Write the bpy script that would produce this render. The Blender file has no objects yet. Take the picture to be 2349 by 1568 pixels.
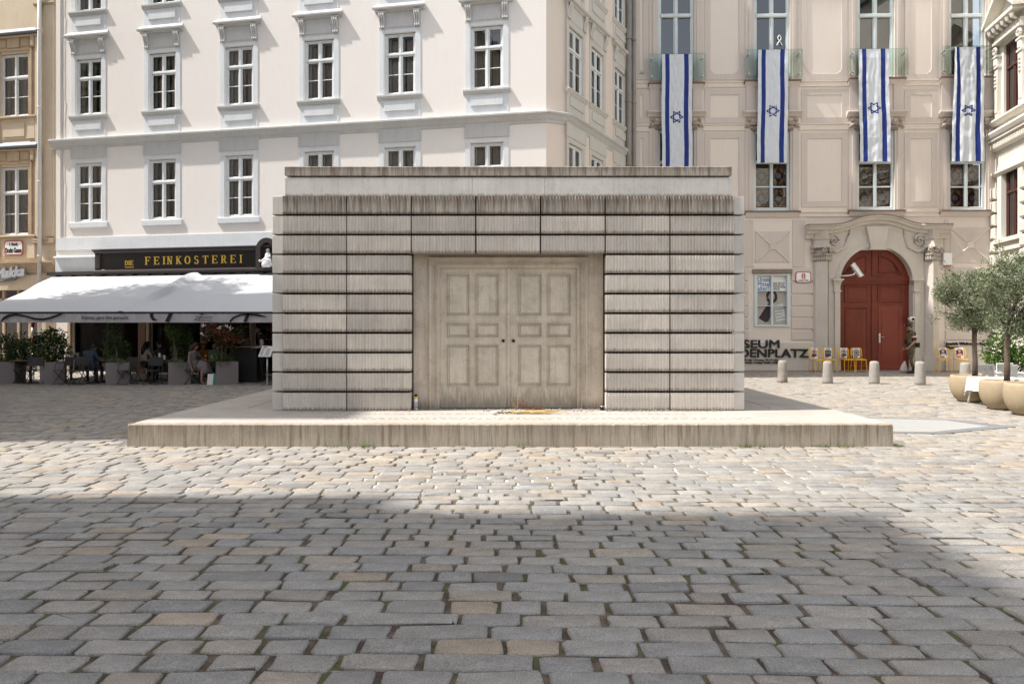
import bpy, bmesh, math, random
import numpy as np
from mathutils import Vector, Matrix, noise as mnoise
R = math.radians
random.seed(7); rng = np.random.default_rng(7)
S = bpy.context.scene
COL = S.collection
# ---------------------------------------------------------------- camera, sky, sun, exposure
CH = 1.552; FP = 1566.0; CX = 1174.5; HY = 756.0
cd = bpy.data.cameras.new('camera'); cam = bpy.data.objects.new('camera', cd); COL.objects.link(cam)
cam.location = (0, 0, CH); cam.rotation_euler = (R(90), 0, 0)
cd.lens = 24; cd.sensor_width = 36; cd.clip_end = 600; cd.clip_start = .05
cd.shift_y = -28 / 2349.0
S.camera = cam
SUN_ELEV = 57.0; SUN_AZ = -6.0      # degrees; azimuth 0 = from exactly -X, positive = from behind the memorial
W = bpy.data.worlds.new('World'); S.world = W; W.use_nodes = True
wn = W.node_tree.nodes; wl = W.node_tree.links
bg = wn['Background']; sky = wn.new('ShaderNodeTexSky'); sky.sky_type = 'NISHITA'; sky.sun_disc = False
sky.sun_elevation = R(SUN_ELEV); sky.sun_rotation = R(270 + SUN_AZ)
sky.air_density = 1.2; sky.dust_density = 2.2; sky.ozone_density = .8
hs = wn.new('ShaderNodeHueSaturation'); hs.inputs['Saturation'].default_value = .42      # thin bright cloud: a paler sky
wl.new(sky.outputs[0], hs.inputs['Color']); wl.new(hs.outputs[0], bg.inputs[0]); bg.inputs[1].default_value = 0.13
sd = bpy.data.lights.new('sun', 'SUN'); sun = bpy.data.objects.new('sun', sd); COL.objects.link(sun)
sd.energy = 3.5; sd.angle = R(.9); sd.color = (1, .955, .9)
T = Vector((-math.cos(R(SUN_ELEV)) * math.cos(R(SUN_AZ)), math.cos(R(SUN_ELEV)) * math.sin(R(SUN_AZ)), math.sin(R(SUN_ELEV))))
sun.rotation_euler = T.to_track_quat('Z', 'Y').to_euler(); sun.location = (-20, 0, 40)
S.view_settings.view_transform = 'Standard'; S.view_settings.look = 'None'
S.view_settings.gamma = 1; S.view_settings.use_curve_mapping = False
S.view_settings.exposure = 1.15
S.render.engine = 'CYCLES'
S.cycles.max_bounces = 7; S.cycles.diffuse_bounces = 4; S.cycles.glossy_bounces = 3; S.cycles.transparent_max_bounces = 12

def PX(px, Z): return (px - CX) / FP * Z
def PZ(py, Z): return CH - (py - HY) / FP * Z
def GZ(py): return FP * CH / (py - HY)
# ---------------------------------------------------------------- helpers
def tag(o, label=None, cat=None, group=None, kind=None):
    if label: o['label'] = label
    if cat: o['category'] = cat
    if group: o['group'] = group
    if kind: o['kind'] = kind
    return o
def empty(name, loc=(0, 0, 0), rz=0, parent=None):
    o = bpy.data.objects.new(name, None); COL.objects.link(o)
    o.location = loc; o.rotation_euler = (0, 0, rz); o.empty_display_size = .2
    if parent: o.parent = parent
    return o
def inst(o, parent=None, loc=None, rz=None, sc=None):
    c = o.copy(); COL.objects.link(c); c.parent = parent
    if loc is not None: c.location = loc
    if rz is not None: c.rotation_euler = (0, 0, rz)
    if sc is not None: c.scale = sc
    return c
KIDS = {}
def kids(o): return KIDS.get(o.name, [])
def reg(o, parent):
    if parent: KIDS.setdefault(parent.name, []).append(o)
def copy_tree(o, parent=None, loc=None, rz=None):
    c = inst(o, parent, loc, rz); reg(c, parent)
    for k in list(kids(o)): copy_tree(k, c)
    return c
class MB:
    def __init__(s, M=None): s.v = []; s.f = []; s.m = []; s.cur = 0; s.M = M
    def add(s, vs, fs, mi=None):
        n = len(s.v)
        if s.M is not None: vs = [tuple(s.M @ Vector(q)) for q in vs]
        s.v.extend(vs); s.f.extend([tuple(i + n for i in f) for f in fs])
        s.m.extend([s.cur if mi is None else mi] * len(fs)); return s
    def box(s, x0, x1, y0, y1, z0, z1, mi=None):
        return s.add([(x0, y0, z0), (x1, y0, z0), (x1, y1, z0), (x0, y1, z0), (x0, y0, z1), (x1, y0, z1), (x1, y1, z1), (x0, y1, z1)],
                     [(0, 3, 2, 1), (4, 5, 6, 7), (0, 1, 5, 4), (1, 2, 6, 5), (2, 3, 7, 6), (3, 0, 4, 7)], mi)
    def cbox(s, x0, x1, y0, y1, z0, z1, c, mi=None):          # box with a chamfered front (-y) face
        return s.add([(x0, y1, z0), (x1, y1, z0), (x1, y1, z1), (x0, y1, z1),
                      (x0, y0 + c, z0), (x1, y0 + c, z0), (x1, y0 + c, z1), (x0, y0 + c, z1),
                      (x0 + c, y0, z0 + c), (x1 - c, y0, z0 + c), (x1 - c, y0, z1 - c), (x0 + c, y0, z1 - c)],
                     [(0, 3, 2, 1), (0, 1, 5, 4), (1, 2, 6, 5), (2, 3, 7, 6), (3, 0, 4, 7), (4, 5, 9, 8), (5, 6, 10, 9), (6, 7, 11, 10), (7, 4, 8, 11), (8, 9, 10, 11)], mi)
    def prism(s, poly, y0, y1, mi=None):                      # poly (x,z) counter-clockwise seen from -y
        n = len(poly); vs = [(x, y0, z) for x, z in poly] + [(x, y1, z) for x, z in poly]
        fs = [tuple(range(n)), tuple(range(2 * n - 1, n - 1, -1))] + [(i, i + n, (i + 1) % n + n, (i + 1) % n) for i in range(n)]
        return s.add(vs, fs, mi)
    def xprism(s, poly, x0, x1, mi=None):                     # poly (y,z) extruded along x
        n = len(poly); vs = [(x0, y, z) for y, z in poly] + [(x1, y, z) for y, z in poly]
        fs = [tuple(range(n)), tuple(range(2 * n - 1, n - 1, -1))] + [(i, i + n, (i + 1) % n + n, (i + 1) % n) for i in range(n)]
        return s.add(vs, fs, mi)
    def zprism(s, poly, z0, z1, mi=None):
        n = len(poly); vs = [(x, y, z0) for x, y in poly] + [(x, y, z1) for x, y in poly]
        fs = [tuple(range(n - 1, -1, -1)), tuple(range(n, 2 * n))] + [(i, (i + 1) % n, (i + 1) % n + n, i + n) for i in range(n)]
        return s.add(vs, fs, mi)
    def tube(s, pts, rad, n=6, mi=None, cap=True):
        pts = [Vector(p) for p in pts]; vs = []; fs = []
        if not hasattr(rad, '__len__'): rad = [rad] * len(pts)
        up = Vector((0, 0, 1)); d0 = (pts[-1] - pts[0])
        if d0.length and abs(d0.normalized().z) > .8: up = Vector((1, 0, 0))
        for i, p in enumerate(pts):
            d = (pts[min(i + 1, len(pts) - 1)] - pts[max(i - 1, 0)]).normalized()
            a = d.cross(up); a = a.normalized() if a.length > 1e-5 else Vector((0, 1, 0)); b = d.cross(a)
            for k in range(n):
                t = 2 * math.pi * k / n; q = p + (a * math.cos(t) + b * math.sin(t)) * rad[i]; vs.append(tuple(q))
        for i in range(len(pts) - 1):
            for k in range(n):
                k2 = (k + 1) % n; fs.append((i * n + k, i * n + k2, (i + 1) * n + k2, (i + 1) * n + k))
        if cap: fs.append(tuple(range(n - 1, -1, -1))); fs.append(tuple(range((len(pts) - 1) * n, len(pts) * n)))
        return s.add(vs, fs, mi)
    def bar(s, p, q, r, mi=None, n=6): return s.tube([p, q], r, n, mi)
    def lathe(s, prof, n=24, c=(0, 0, 0), mi=None):
        vs = []; fs = []
        for r, z in prof:
            for k in range(n):
                t = 2 * math.pi * k / n; vs.append((c[0] + r * math.cos(t), c[1] + r * math.sin(t), c[2] + z))
        for i in range(len(prof) - 1):
            for k in range(n):
                k2 = (k + 1) % n; fs.append((i * n + k, i * n + k2, (i + 1) * n + k2, (i + 1) * n + k))
        fs.append(tuple(range(n - 1, -1, -1))); fs.append(tuple(range((len(prof) - 1) * n, len(prof) * n)))
        return s.add(vs, fs, mi)
    def ball(s, c, r, n=10, sc=(1, 1, 1), mi=None):
        pr = []; m = max(5, n // 2 + 2); vs = []; fs = []
        for i in range(1, m):
            a = math.pi * i / m
            for k in range(n):
                t = 2 * math.pi * k / n
                vs.append((c[0] + r * sc[0] * math.sin(a) * math.cos(t), c[1] + r * sc[1] * math.sin(a) * math.sin(t), c[2] - r * sc[2] * math.cos(a)))
        for i in range(m - 2):
            for k in range(n):
                k2 = (k + 1) % n; fs.append((i * n + k, i * n + k2, (i + 1) * n + k2, (i + 1) * n + k))
        b = len(vs); vs += [(c[0], c[1], c[2] - r * sc[2]), (c[0], c[1], c[2] + r * sc[2])]
        for k in range(n): fs += [(b, (k + 1) % n, k), (b + 1, (m - 2) * n + k, (m - 2) * n + (k + 1) % n)]
        return s.add(vs, fs, mi)
    def mesh(s, name, mats, smooth=False):
        me = bpy.data.meshes.new(name); me.from_pydata(s.v, [], s.f)
        if not isinstance(mats, (list, tuple)): mats = [mats]
        for m in mats: me.materials.append(m)
        if any(s.m): me.polygons.foreach_set('material_index', s.m)
        if smooth: me.polygons.foreach_set('use_smooth', [True] * len(s.f))
        me.update(); return me
    def islands(s, name, mats, parent):
        pa = list(range(len(s.v)))
        def fd(i):
            while pa[i] != i: pa[i] = pa[pa[i]]; i = pa[i]
            return i
        for f in s.f:
            for k in f[1:]: pa[fd(k)] = fd(f[0])
        G = {}
        for f in s.f: G.setdefault(fd(f[0]), []).append(f)
        gs = sorted(([min(s.v[i][0] for f in fs for i in f), max(s.v[i][0] for f in fs for i in f), fs] for fs in G.values()), key=lambda g: g[0]); out = []
        for g in gs:
            if out and g[0] < out[-1][1] - .5 * min(g[1] - g[0], out[-1][1] - out[-1][0]): out[-1][1] = max(out[-1][1], g[1]); out[-1][2] = out[-1][2] + g[2]
            else: out.append(g)
        for _, _, fs in out:
            used = sorted({i for f in fs for i in f}); ix = {u: k for k, u in enumerate(used)}; q = MB(); q.add([s.v[u] for u in used], [tuple(ix[i] for i in f) for f in fs]); q.build(name, mats, parent)
    def build(s, name, mats, parent=None, loc=(0, 0, 0), rz=0, smooth=False, rot=None):
        me = s.mesh(name, mats, smooth)
        o = bpy.data.objects.new(name, me); COL.objects.link(o); o.location = loc
        o.rotation_euler = rot if rot else (0, 0, rz)
        if parent: o.parent = parent; reg(o, parent)
        return o
def text_mb(mb, s, size, ext, x, z, y=0, align='LEFT', off=0, sx=1.0, sp=1.0, rot=0, shear=0):
    """flat lettering, facing -y, baseline at z"""
    cu = bpy.data.curves.new('t', 'FONT'); cu.body = s; cu.size = size; cu.extrude = ext; cu.align_x = align
    cu.space_character = sp; cu.resolution_u = 3; cu.shear = shear; cu.space_line = .95
    o = bpy.data.objects.new('t', cu); COL.objects.link(o)
    me = bpy.data.meshes.new_from_object(o.evaluated_get(bpy.context.evaluated_depsgraph_get()))
    c, sn = math.cos(rot), math.sin(rot)
    sh = [(0, 0, 0)] if not off else [(off, off, 0), (-off, off, .0006), (off, -off, .0012), (-off, -off, .0018)]     # bold: the glyph struck four times
    for ox, oz, oy in sh:
        vs = []
        for v in me.vertices:
            a, b = v.co.x * sx + ox, v.co.y + oz
            vs.append((x + a * c - b * sn, y - v.co.z - oy, z + a * sn + b * c))
        mb.add(vs, [tuple(p.vertices) for p in me.polygons])
    bpy.data.objects.remove(o); bpy.data.meshes.remove(me); bpy.data.curves.remove(cu)
# ---------------------------------------------------------------- materials
def mat(name, col, rough=.8, var=0, vscale=3.0, bump=0, bscale=30, col2=None, metal=0, streak=0, spec=.3, fine=0, obr=0, emit=None, alpha=None):
    m = bpy.data.materials.new(name); m.use_nodes = True; nt = m.node_tree; N = nt.nodes; L = nt.links
    b = N['Principled BSDF']; b.inputs['Roughness'].default_value = rough; b.inputs['Metallic'].default_value = metal
    b.inputs['Specular IOR Level'].default_value = spec
    c4 = (*col, 1); b.inputs['Base Color'].default_value = c4
    tc = N.new('ShaderNodeTexCoord'); src = None
    def noise(scale, det=5, vec=None, rgh=.6):
        n = N.new('ShaderNodeTexNoise'); n.inputs['Scale'].default_value = scale; n.inputs['Detail'].default_value = det
        n.inputs['Roughness'].default_value = rgh; L.new(vec or tc.outputs['Object'], n.inputs['Vector']); return n.outputs['Fac']
    def ramp(fac, a, b_):
        r = N.new('ShaderNodeMapRange'); r.inputs[1].default_value = a; r.inputs[2].default_value = b_; L.new(fac, r.inputs[0]); return r.outputs[0]
    def mix(fac, A, B, mode='MIX'):
        x = N.new('ShaderNodeMix'); x.data_type = 'RGBA'; x.blend_type = mode
        for s_, v in ((0, fac), (6, A), (7, B)):
            if isinstance(v, (int, float)): x.inputs[s_].default_value = v
            elif isinstance(v, tuple): x.inputs[s_].default_value = v
            else: L.new(v, x.inputs[s_])
        return x.outputs[2]
    m['x'] = 0
    out = c4
    if var:
        c2 = (*(col2 or tuple(k * .6 for k in col)), 1)
        f = ramp(noise(vscale), .35, .75)
        mm = N.new('ShaderNodeMath'); mm.operation = 'MULTIPLY'; mm.inputs[1].default_value = var; L.new(f, mm.inputs[0])
        out = mix(mm.outputs[0], out, c2)
    if fine:
        f = ramp(noise(160, 2), .3, .7); mm = N.new('ShaderNodeMath'); mm.operation = 'MULTIPLY'; mm.inputs[1].default_value = fine; L.new(f, mm.inputs[0])
        out = mix(mm.outputs[0], out, tuple(k * .5 for k in col) + (1,))
    if streak:
        mp = N.new('ShaderNodeMapping'); mp.inputs['Scale'].default_value = (9, 9, .7); L.new(tc.outputs['Object'], mp.inputs[0])
        f = ramp(noise(1.6, 4, mp.outputs[0]), .5, .8); mm = N.new('ShaderNodeMath'); mm.operation = 'MULTIPLY'; mm.inputs[1].default_value = streak; L.new(f, mm.inputs[0])
        out = mix(mm.outputs[0], out, tuple(k * .55 for k in col) + (1,))
    if obr:
        oi = N.new('ShaderNodeObjectInfo'); r = N.new('ShaderNodeMapRange'); r.inputs[3].default_value = 1 - obr; r.inputs[4].default_value = 1 + obr
        L.new(oi.outputs['Random'], r.inputs[0]); h = N.new('ShaderNodeHueSaturation')
        L.new(r.outputs[0], h.inputs['Value'])
        if isinstance(out, tuple): h.inputs['Color'].default_value = out
        else: L.new(out, h.inputs['Color'])
        out = h.outputs[0]
    if not isinstance(out, tuple): L.new(out, b.inputs['Base Color'])
    if bump:
        bn = N.new('ShaderNodeBump'); bn.inputs['Strength'].default_value = bump; bn.inputs['Distance'].default_value = .02
        L.new(noise(bscale, 6), bn.inputs['Height']); L.new(bn.outputs[0], b.inputs['Normal'])
    if emit: b.inputs['Emission Color'].default_value = (*emit[:3], 1); b.inputs['Emission Strength'].default_value = emit[3]
    if alpha is not None: b.inputs['Alpha'].default_value = alpha
    return m
def glass_mat(name, tint=(.8, .85, .83), refl=1.0, rough=0.0, base=None, wob=.0, ior=1.62):
    m = bpy.data.materials.new(name); m.use_nodes = True; nt = m.node_tree; N = nt.nodes; L = nt.links
    N.remove(N['Principled BSDF']); o = N['Material Output']
    tr = N.new('ShaderNodeBsdfTransparent'); tr.inputs[0].default_value = (*tint, 1)
    gl = N.new('ShaderNodeBsdfGlossy'); gl.inputs['Roughness'].default_value = rough; gl.inputs[0].default_value = (refl, refl, refl, 1)
    fr = N.new('ShaderNodeFresnel'); fr.inputs[0].default_value = ior
    if wob:
        tc = N.new('ShaderNodeTexCoord'); n = N.new('ShaderNodeTexNoise'); n.inputs['Scale'].default_value = 1.6; L.new(tc.outputs['Object'], n.inputs['Vector'])
        b = N.new('ShaderNodeBump'); b.inputs['Strength'].default_value = wob; b.inputs['Distance'].default_value = .02; L.new(n.outputs['Fac'], b.inputs['Height'])
        L.new(b.outputs[0], gl.inputs['Normal'])
    mx = N.new('ShaderNodeMixShader'); L.new(fr.outputs[0], mx.inputs[0]); L.new(tr.outputs[0], mx.inputs[1]); L.new(gl.outputs[0], mx.inputs[2])
    L.new(mx.outputs[0], o.inputs[0]); return m
M = {}
M['pink'] = mat('pink_plaster', (.815, .775, .73), .9, .3, .45, .25, 60, (.73, .69, .645), streak=.10)
M['trim'] = mat('grey_white_trim', (.70, .725, .74), .85, .45, 1.7, .25, 40, (.56, .575, .585), streak=.22)
M['cornice'] = mat('cornice_plaster', (.56, .56, .55), .85, .5, 1.3, .25, 30, (.40, .39, .37), streak=.35)
M['wing'] = mat('wing_plaster', (.76, .665, .575), .9, .3, .6, .25, 50, (.68, .59, .51), streak=.12)
M['wingtrim'] = mat('wing_trim', (.60, .585, .54), .85, .4, 1.7, .2, 40, (.50, .48, .44), streak=.25)
M['shopglass'] = glass_mat('shop_glass', (.5, .5, .5), .22)
M['winframe'] = mat('window_paint', (.74, .77, .77), .45, .3, 5, .1, 60, (.62, .64, .64))
M['inner'] = mat('inner_window_paint', (.74, .78, .74), .6)
M['curtain'] = mat('curtain', (.50, .43, .39), .95, .5, 6, obr=.4)
M['dark'] = mat('dark_interior', (.05, .042, .038), .9)
M['glass'] = glass_mat('window_glass', (.9, .9, .88), .8, ior=1.9, wob=.25)
M['glass2'] = glass_mat('museum_glass', (.62, .68, .72), .9, wob=.2, ior=2.3)
M['beige'] = mat('beige_plaster', (.69, .59, .455), .9, .5, .8, .3, 40, (.52, .40, .275), streak=.3)
M['beigetrim'] = mat('beige_trim', (.50, .39, .275), .9, .6, 2.5, .3, 40, (.30, .22, .15), streak=.45)
M['zinc'] = mat('zinc_sheet', (.14, .15, .165), .55, .4, 3, metal=.2)
M['pipe'] = mat('painted_downpipe', (.68, .68, .66), .5, .3, 3)
M['pipe2'] = mat('old_downpipe', (.30, .27, .24), .6, .5, 3, streak=.4)
M['mis'] = mat('cream_plaster', (.735, .655, .58), .9, .3, .5, .3, 40, (.63, .56, .50), streak=.14)
M['mis2'] = mat('rose_plaster', (.60, .53, .475), .9, .35, .8, .3, 40, (.51, .455, .41), streak=.2)
M['misstone'] = mat('portal_stone', (.58, .53, .475), .85, .5, 1.5, .3, 40, (.44, .39, .33), streak=.25)
M['misdark'] = mat('weathered_ledge', (.26, .20, .17), .8, .5, 4)
M['misbase'] = mat('museum_base', (.60, .545, .48), .85, .3, 1.2, .15, 40, (.53, .48, .42), streak=.15)
M['mframe'] = mat('museum_window_paint', (.60, .66, .66), .5, .25, 4)
M['rcream'] = mat('right_house_plaster', (.66, .63, .555), .9, .4, .9, .4, 25, (.54, .51, .44), streak=.2)
M['rrust'] = mat('rusticated_stone', (.62, .59, .52), .95, .6, 6, 1.0, 28, (.52, .48, .39))
M['rwood'] = mat('brown_window_wood', (.085, .032, .025), .45, .4, 6)
M['doorwood'] = mat('red_door_wood', (.17, .024, .007), .42, .55, 2.5, .1, 20, (.06, .010, .006), streak=.6, spec=.4)
M['wicket'] = mat('red_wicket_door', (.205, .03, .014), .4, .3, 2.5, .08, 20, (.12, .018, .01), streak=.3, spec=.4)
M['black'] = mat('black_paint', (.018, .016, .016), .4)
M['blacklet'] = mat('black_letters', (.02, .018, .018), .5)
M['gold'] = mat('gold_letters', (.72, .46, .08), .4, .2, 8)
M['white'] = mat('white_enamel', (.82, .82, .80), .35)
M['red'] = mat('red_enamel', (.42, .03, .02), .4)
M['flagw'] = mat('white_cloth', (.62, .65, .69), .75, .2, 4, .15, 12)
M['flagb'] = mat('blue_cloth', (.008, .028, .19), .6, .3, 4, .15, 12)
M['steel'] = mat('steel', (.55, .55, .55), .3, metal=.9)
M['darkmetal'] = mat('dark_metal', (.04, .038, .036), .5, .3, 9)
M['yellow'] = mat('yellow_paint', (.80, .46, .006), .45, .12, 12)
M['bollard'] = mat('granite_bollard', (.40, .37, .33), .9, .7, 9, .6, 90, (.27, .25, .22), fine=.7)
M['pot'] = mat('sand_coloured_pot', (.37, .295, .195), .85, .5, 6, .5, 60, (.28, .22, .145))
M['soil'] = mat('potting_soil', (.12, .06, .035), .95, .6, 30)
M['bark'] = mat('olive_bark', (.15, .115, .09), .95, .7, 22, 1, 40, (.06, .045, .035))
M['cloth'] = mat('white_tablecloth', (.84, .85, .86), .8, .1, 6, .2, 14)
M['planter'] = mat('concrete_planter', (.23, .20, .195), .85, .4, 8, .5, 90, (.24, .21, .2))
M['awning'] = mat('awning_cloth', (.52, .53, .54), .85, .3, 1.2, .2, 16, (.50, .51, .53), streak=.12)
M['valance'] = mat('valance_cloth', (.50, .48, .49), .85, .35, 3, .2, 16, (.42, .40, .41))
M['print'] = mat('dark_print', (.03, .025, .025), .8)
M['chairdark'] = mat('dark_chair', (.055, .05, .05), .55, .3, 9)
M['woodtop'] = mat('wooden_top', (.30, .16, .09), .5, .5, 12)
M['cream'] = mat('cream_pilaster', (.50, .39, .28), .8, .4, 3, streak=.3)
M['brownw'] = mat('brown_pilaster', (.22, .13, .085), .6, .5, 4, streak=.4)
M['paper'] = mat('white_paper', (.8, .8, .8), .7)
M['gravel'] = mat('pale_gravel', (.46, .43, .38), .9, .6, 40, obr=.3)
M['straw'] = mat('dry_straw', (.55, .40, .17), .85, .5, 60)
M['fern'] = mat('dry_brown_fern', (.20, .085, .04), .9, .5, 60)
M['skin'] = mat('skin', (.36, .20, .14), .55)
M['hair'] = mat('dark_hair', (.02, .014, .012), .5)
def leafmat(name, a, b, spec=.35, rough=.5, back=None):
    m = bpy.data.materials.new(name); m.use_nodes = True; N = m.node_tree.nodes; L = m.node_tree.links
    p = N['Principled BSDF']; at = N.new('ShaderNodeAttribute'); at.attribute_name = 'tint'
    mx = N.new('ShaderNodeMix'); mx.data_type = 'RGBA'; mx.inputs[6].default_value = (*a, 1); mx.inputs[7].default_value = (*b, 1)
    L.new(at.outputs['Fac'], mx.inputs[0]); out = mx.outputs[2]
    if back:
        g = N.new('ShaderNodeNewGeometry'); m2 = N.new('ShaderNodeMix'); m2.data_type = 'RGBA'; m2.inputs[7].default_value = (*back, 1)
        L.new(g.outputs['Backfacing'], m2.inputs[0]); L.new(out, m2.inputs[6]); out = m2.outputs[2]
    L.new(out, p.inputs['Base Color']); p.inputs['Roughness'].default_value = rough; p.inputs['Specular IOR Level'].default_value = spec
    tr = N.new('ShaderNodeBsdfTranslucent'); L.new(out, tr.inputs[0]); ms = N.new('ShaderNodeMixShader'); ms.inputs[0].default_value = .25
    L.new(p.outputs[0], ms.inputs[1]); L.new(tr.outputs[0], ms.inputs[2]); L.new(ms.outputs[0], N['Material Output'].inputs[0]); return m
M['olive'] = leafmat('olive_leaves', (.06, .082, .034), (.23, .265, .14), back=(.24, .275, .175), spec=.25)
M['hedge'] = leafmat('laurel_leaves', (.022, .045, .012), (.09, .16, .03), spec=.5, rough=.35)
M['photinia'] = leafmat('red_tipped_leaves', (.05, .06, .02), (.28, .085, .05), spec=.5, rough=.35)
M['bright'] = leafmat('bright_leaves', (.03, .07, .010), (.09, .19, .02), spec=.15, rough=.6)
M['grass'] = leafmat('joint_grass', (.07, .12, .02), (.20, .27, .05))
def leaves(name, mat_, parent, blobs, n, size, asp=.32, up=0.0, loc=(0, 0, 0), shell=.55, seed=1, kind=None, droop=0):
    """many leaf-sized faces through ellipsoids; blobs (x,y,z,rx,ry,rz)"""
    g = np.random.default_rng(seed); B = np.array(blobs, float); vol = B[:, 3] * B[:, 4] * B[:, 5]; idx = g.choice(len(B), n, p=vol / vol.sum())
    d = g.normal(size=(n, 3)); d /= np.linalg.norm(d, axis=1)[:, None]
    r = g.random(n) ** (1 / 3.0); r = shell + (1 - shell) * r; r *= (1 + .14 * g.normal(size=n)); P = B[idx, :3] + d * B[idx, 3:] * r[:, None]
    ax = g.normal(size=(n, 3)) + d * .9 + np.array([0, 0, up]); ax /= np.linalg.norm(ax, axis=1)[:, None]
    s = g.normal(size=(n, 3)); s -= (s * ax).sum(1)[:, None] * ax; s /= np.linalg.norm(s, axis=1)[:, None]
    L_ = size * (.6 + .8 * g.random(n)); w = L_ * asp
    V = np.empty((n, 4, 3)); V[:, 0] = P; V[:, 1] = P + ax * (L_ * .5)[:, None] + s * (w * .5)[:, None]; V[:, 2] = P + ax * L_[:, None]; V[:, 3] = P + ax * (L_ * .5)[:, None] - s * (w * .5)[:, None]
    me = bpy.data.meshes.new(name); me.vertices.add(4 * n); me.vertices.foreach_set('co', V.ravel())
    me.loops.add(4 * n); me.loops.foreach_set('vertex_index', np.arange(4 * n)); me.polygons.add(n); me.polygons.foreach_set('loop_start', np.arange(0, 4 * n, 4)); me.polygons.foreach_set('loop_total', np.full(n, 4))
    cl = np.clip(.35 + .22 * g.normal(size=n) + .35 * np.sin(P[:, 0] * 7 + P[:, 2] * 9), 0, 1); t = np.repeat(cl, 4)
    me.materials.append(mat_); me.update(); at = me.attributes.new('tint', 'FLOAT_COLOR', 'POINT'); at.data.foreach_set('color', np.stack([t, t, t, np.ones_like(t)], 1).ravel())
    o = bpy.data.objects.new(name, me); COL.objects.link(o); o.location = loc
    if parent: o.parent = parent; reg(o, parent)
    if kind: o['kind'] = kind
    return o
# ---------------------------------------------------------------- ground and paving
def ground_mat():
    m = bpy.data.materials.new('joint_fill'); m.use_nodes = True; N = m.node_tree.nodes; L = m.node_tree.links; p = N['Principled BSDF']
    tc = N.new('ShaderNodeTexCoord')
    def nz(s, d=4):
        n = N.new('ShaderNodeTexNoise'); n.inputs['Scale'].default_value = s; n.inputs['Detail'].default_value = d; L.new(tc.outputs['Object'], n.inputs['Vector']); return n.outputs['Fac']
    def mr(f, a, b, lo=0., hi=1.):
        r = N.new('ShaderNodeMapRange'); r.interpolation_type = 'SMOOTHSTEP'; r.inputs[1].default_value = a; r.inputs[2].default_value = b; r.inputs[3].default_value = lo; r.inputs[4].default_value = hi; L.new(f, r.inputs[0]); return r.outputs[0]
    def mx(f, A, B):
        x = N.new('ShaderNodeMix'); x.data_type = 'RGBA'; L.new(f, x.inputs[0])
        for i, v in ((6, A), (7, B)):
            if isinstance(v, tuple): x.inputs[i].default_value = (*v, 1)
            else: L.new(v, x.inputs[i])
        return x.outputs[2]
    def mul(a, b):
        x = N.new('ShaderNodeMath'); x.operation = 'MULTIPLY'; L.new(a, x.inputs[0]); L.new(b, x.inputs[1]); return x.outputs[0]
    sp = N.new('ShaderNodeSeparateXYZ'); L.new(tc.outputs['Object'], sp.inputs[0]); Y = sp.outputs[1]
    base = mx(mr(nz(7), .4, .65), (.055, .036, .027), (.13, .095, .07))
    sand = mul(mul(mr(nz(.55, 3), .42, .58), mr(Y, 6.2, 6.8)), mr(Y, 8.6, 8.0))
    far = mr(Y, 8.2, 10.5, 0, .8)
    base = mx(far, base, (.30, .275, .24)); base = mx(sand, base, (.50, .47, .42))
    moss = mul(mr(nz(4.2, 5), .48, .66), mr(Y, 7.6, 6.6)); base = mx(moss, base, (.075, .085, .025))
    L.new(base, p.inputs['Base Color']); p.inputs['Roughness'].default_value = .95
    b = N.new('ShaderNodeBump'); b.inputs['Strength'].default_value = .8; b.inputs['Distance'].default_value = .02; L.new(nz(60, 5), b.inputs['Height']); L.new(b.outputs[0], p.inputs['Normal'])
    return m
def stone_mat():
    m = bpy.data.materials.new('paving_stone'); m.use_nodes = True; N = m.node_tree.nodes; L = m.node_tree.links; p = N['Principled BSDF']
    at = N.new('ShaderNodeAttribute'); at.attribute_name = 'tint'; tc = N.new('ShaderNodeTexCoord')
    def nz(s, d=4, sc=None):
        n = N.new('ShaderNodeTexNoise'); n.inputs['Scale'].default_value = s; n.inputs['Detail'].default_value = d; n.inputs['Roughness'].default_value = .65
        if sc: mp = N.new('ShaderNodeMapping'); mp.inputs['Scale'].default_value = sc; L.new(tc.outputs['Object'], mp.inputs[0]); L.new(mp.outputs[0], n.inputs[0])
        else: L.new(tc.outputs['Object'], n.inputs['Vector'])
        return n.outputs['Fac']
    def mr(f, a, b, lo, hi):
        r = N.new('ShaderNodeMapRange'); r.inputs[1].default_value = a; r.inputs[2].default_value = b; r.inputs[3].default_value = lo; r.inputs[4].default_value = hi; L.new(f, r.inputs[0]); return r.outputs[0]
    def mulc(c, f):
        x = N.new('ShaderNodeVectorMath'); x.operation = 'SCALE'; L.new(c, x.inputs[0]); L.new(f, x.inputs['Scale']); return x.outputs[0]
    c = mulc(at.outputs['Color'], mr(nz(5, 5), .25, .75, .70, 1.28))
    c = mulc(c, mr(nz(110, 4), .3, .7, .60, 1.42))
    c = mulc(c, mr(nz(22, 4, (1, 4, 1)), .3, .42, .66, 1.0))
    L.new(c, p.inputs['Base Color']); L.new(mr(nz(9), .3, .7, .55, .85), p.inputs['Roughness']); p.inputs['Specular IOR Level'].default_value = .35
    b = N.new('ShaderNodeBump'); b.inputs['Strength'].default_value = .55; b.inputs['Distance'].default_value = .012; L.new(nz(38, 8), b.inputs['Height']); L.new(b.outputs[0], p.inputs['Normal'])
    return m
M['ground'] = ground_mat(); M['stone'] = stone_mat()
MXC = PX(1166, 10.58)                       # memorial centre line
PLX0, PLX1, PLY0, PLY1, PLH = PX(292, 9.07), PX(2049, 9.07), 9.07, 22.2, .295
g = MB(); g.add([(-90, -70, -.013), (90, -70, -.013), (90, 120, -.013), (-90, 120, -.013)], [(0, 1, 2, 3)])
ground = g.build('ground', M['ground']); tag(ground, kind='structure')
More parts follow.
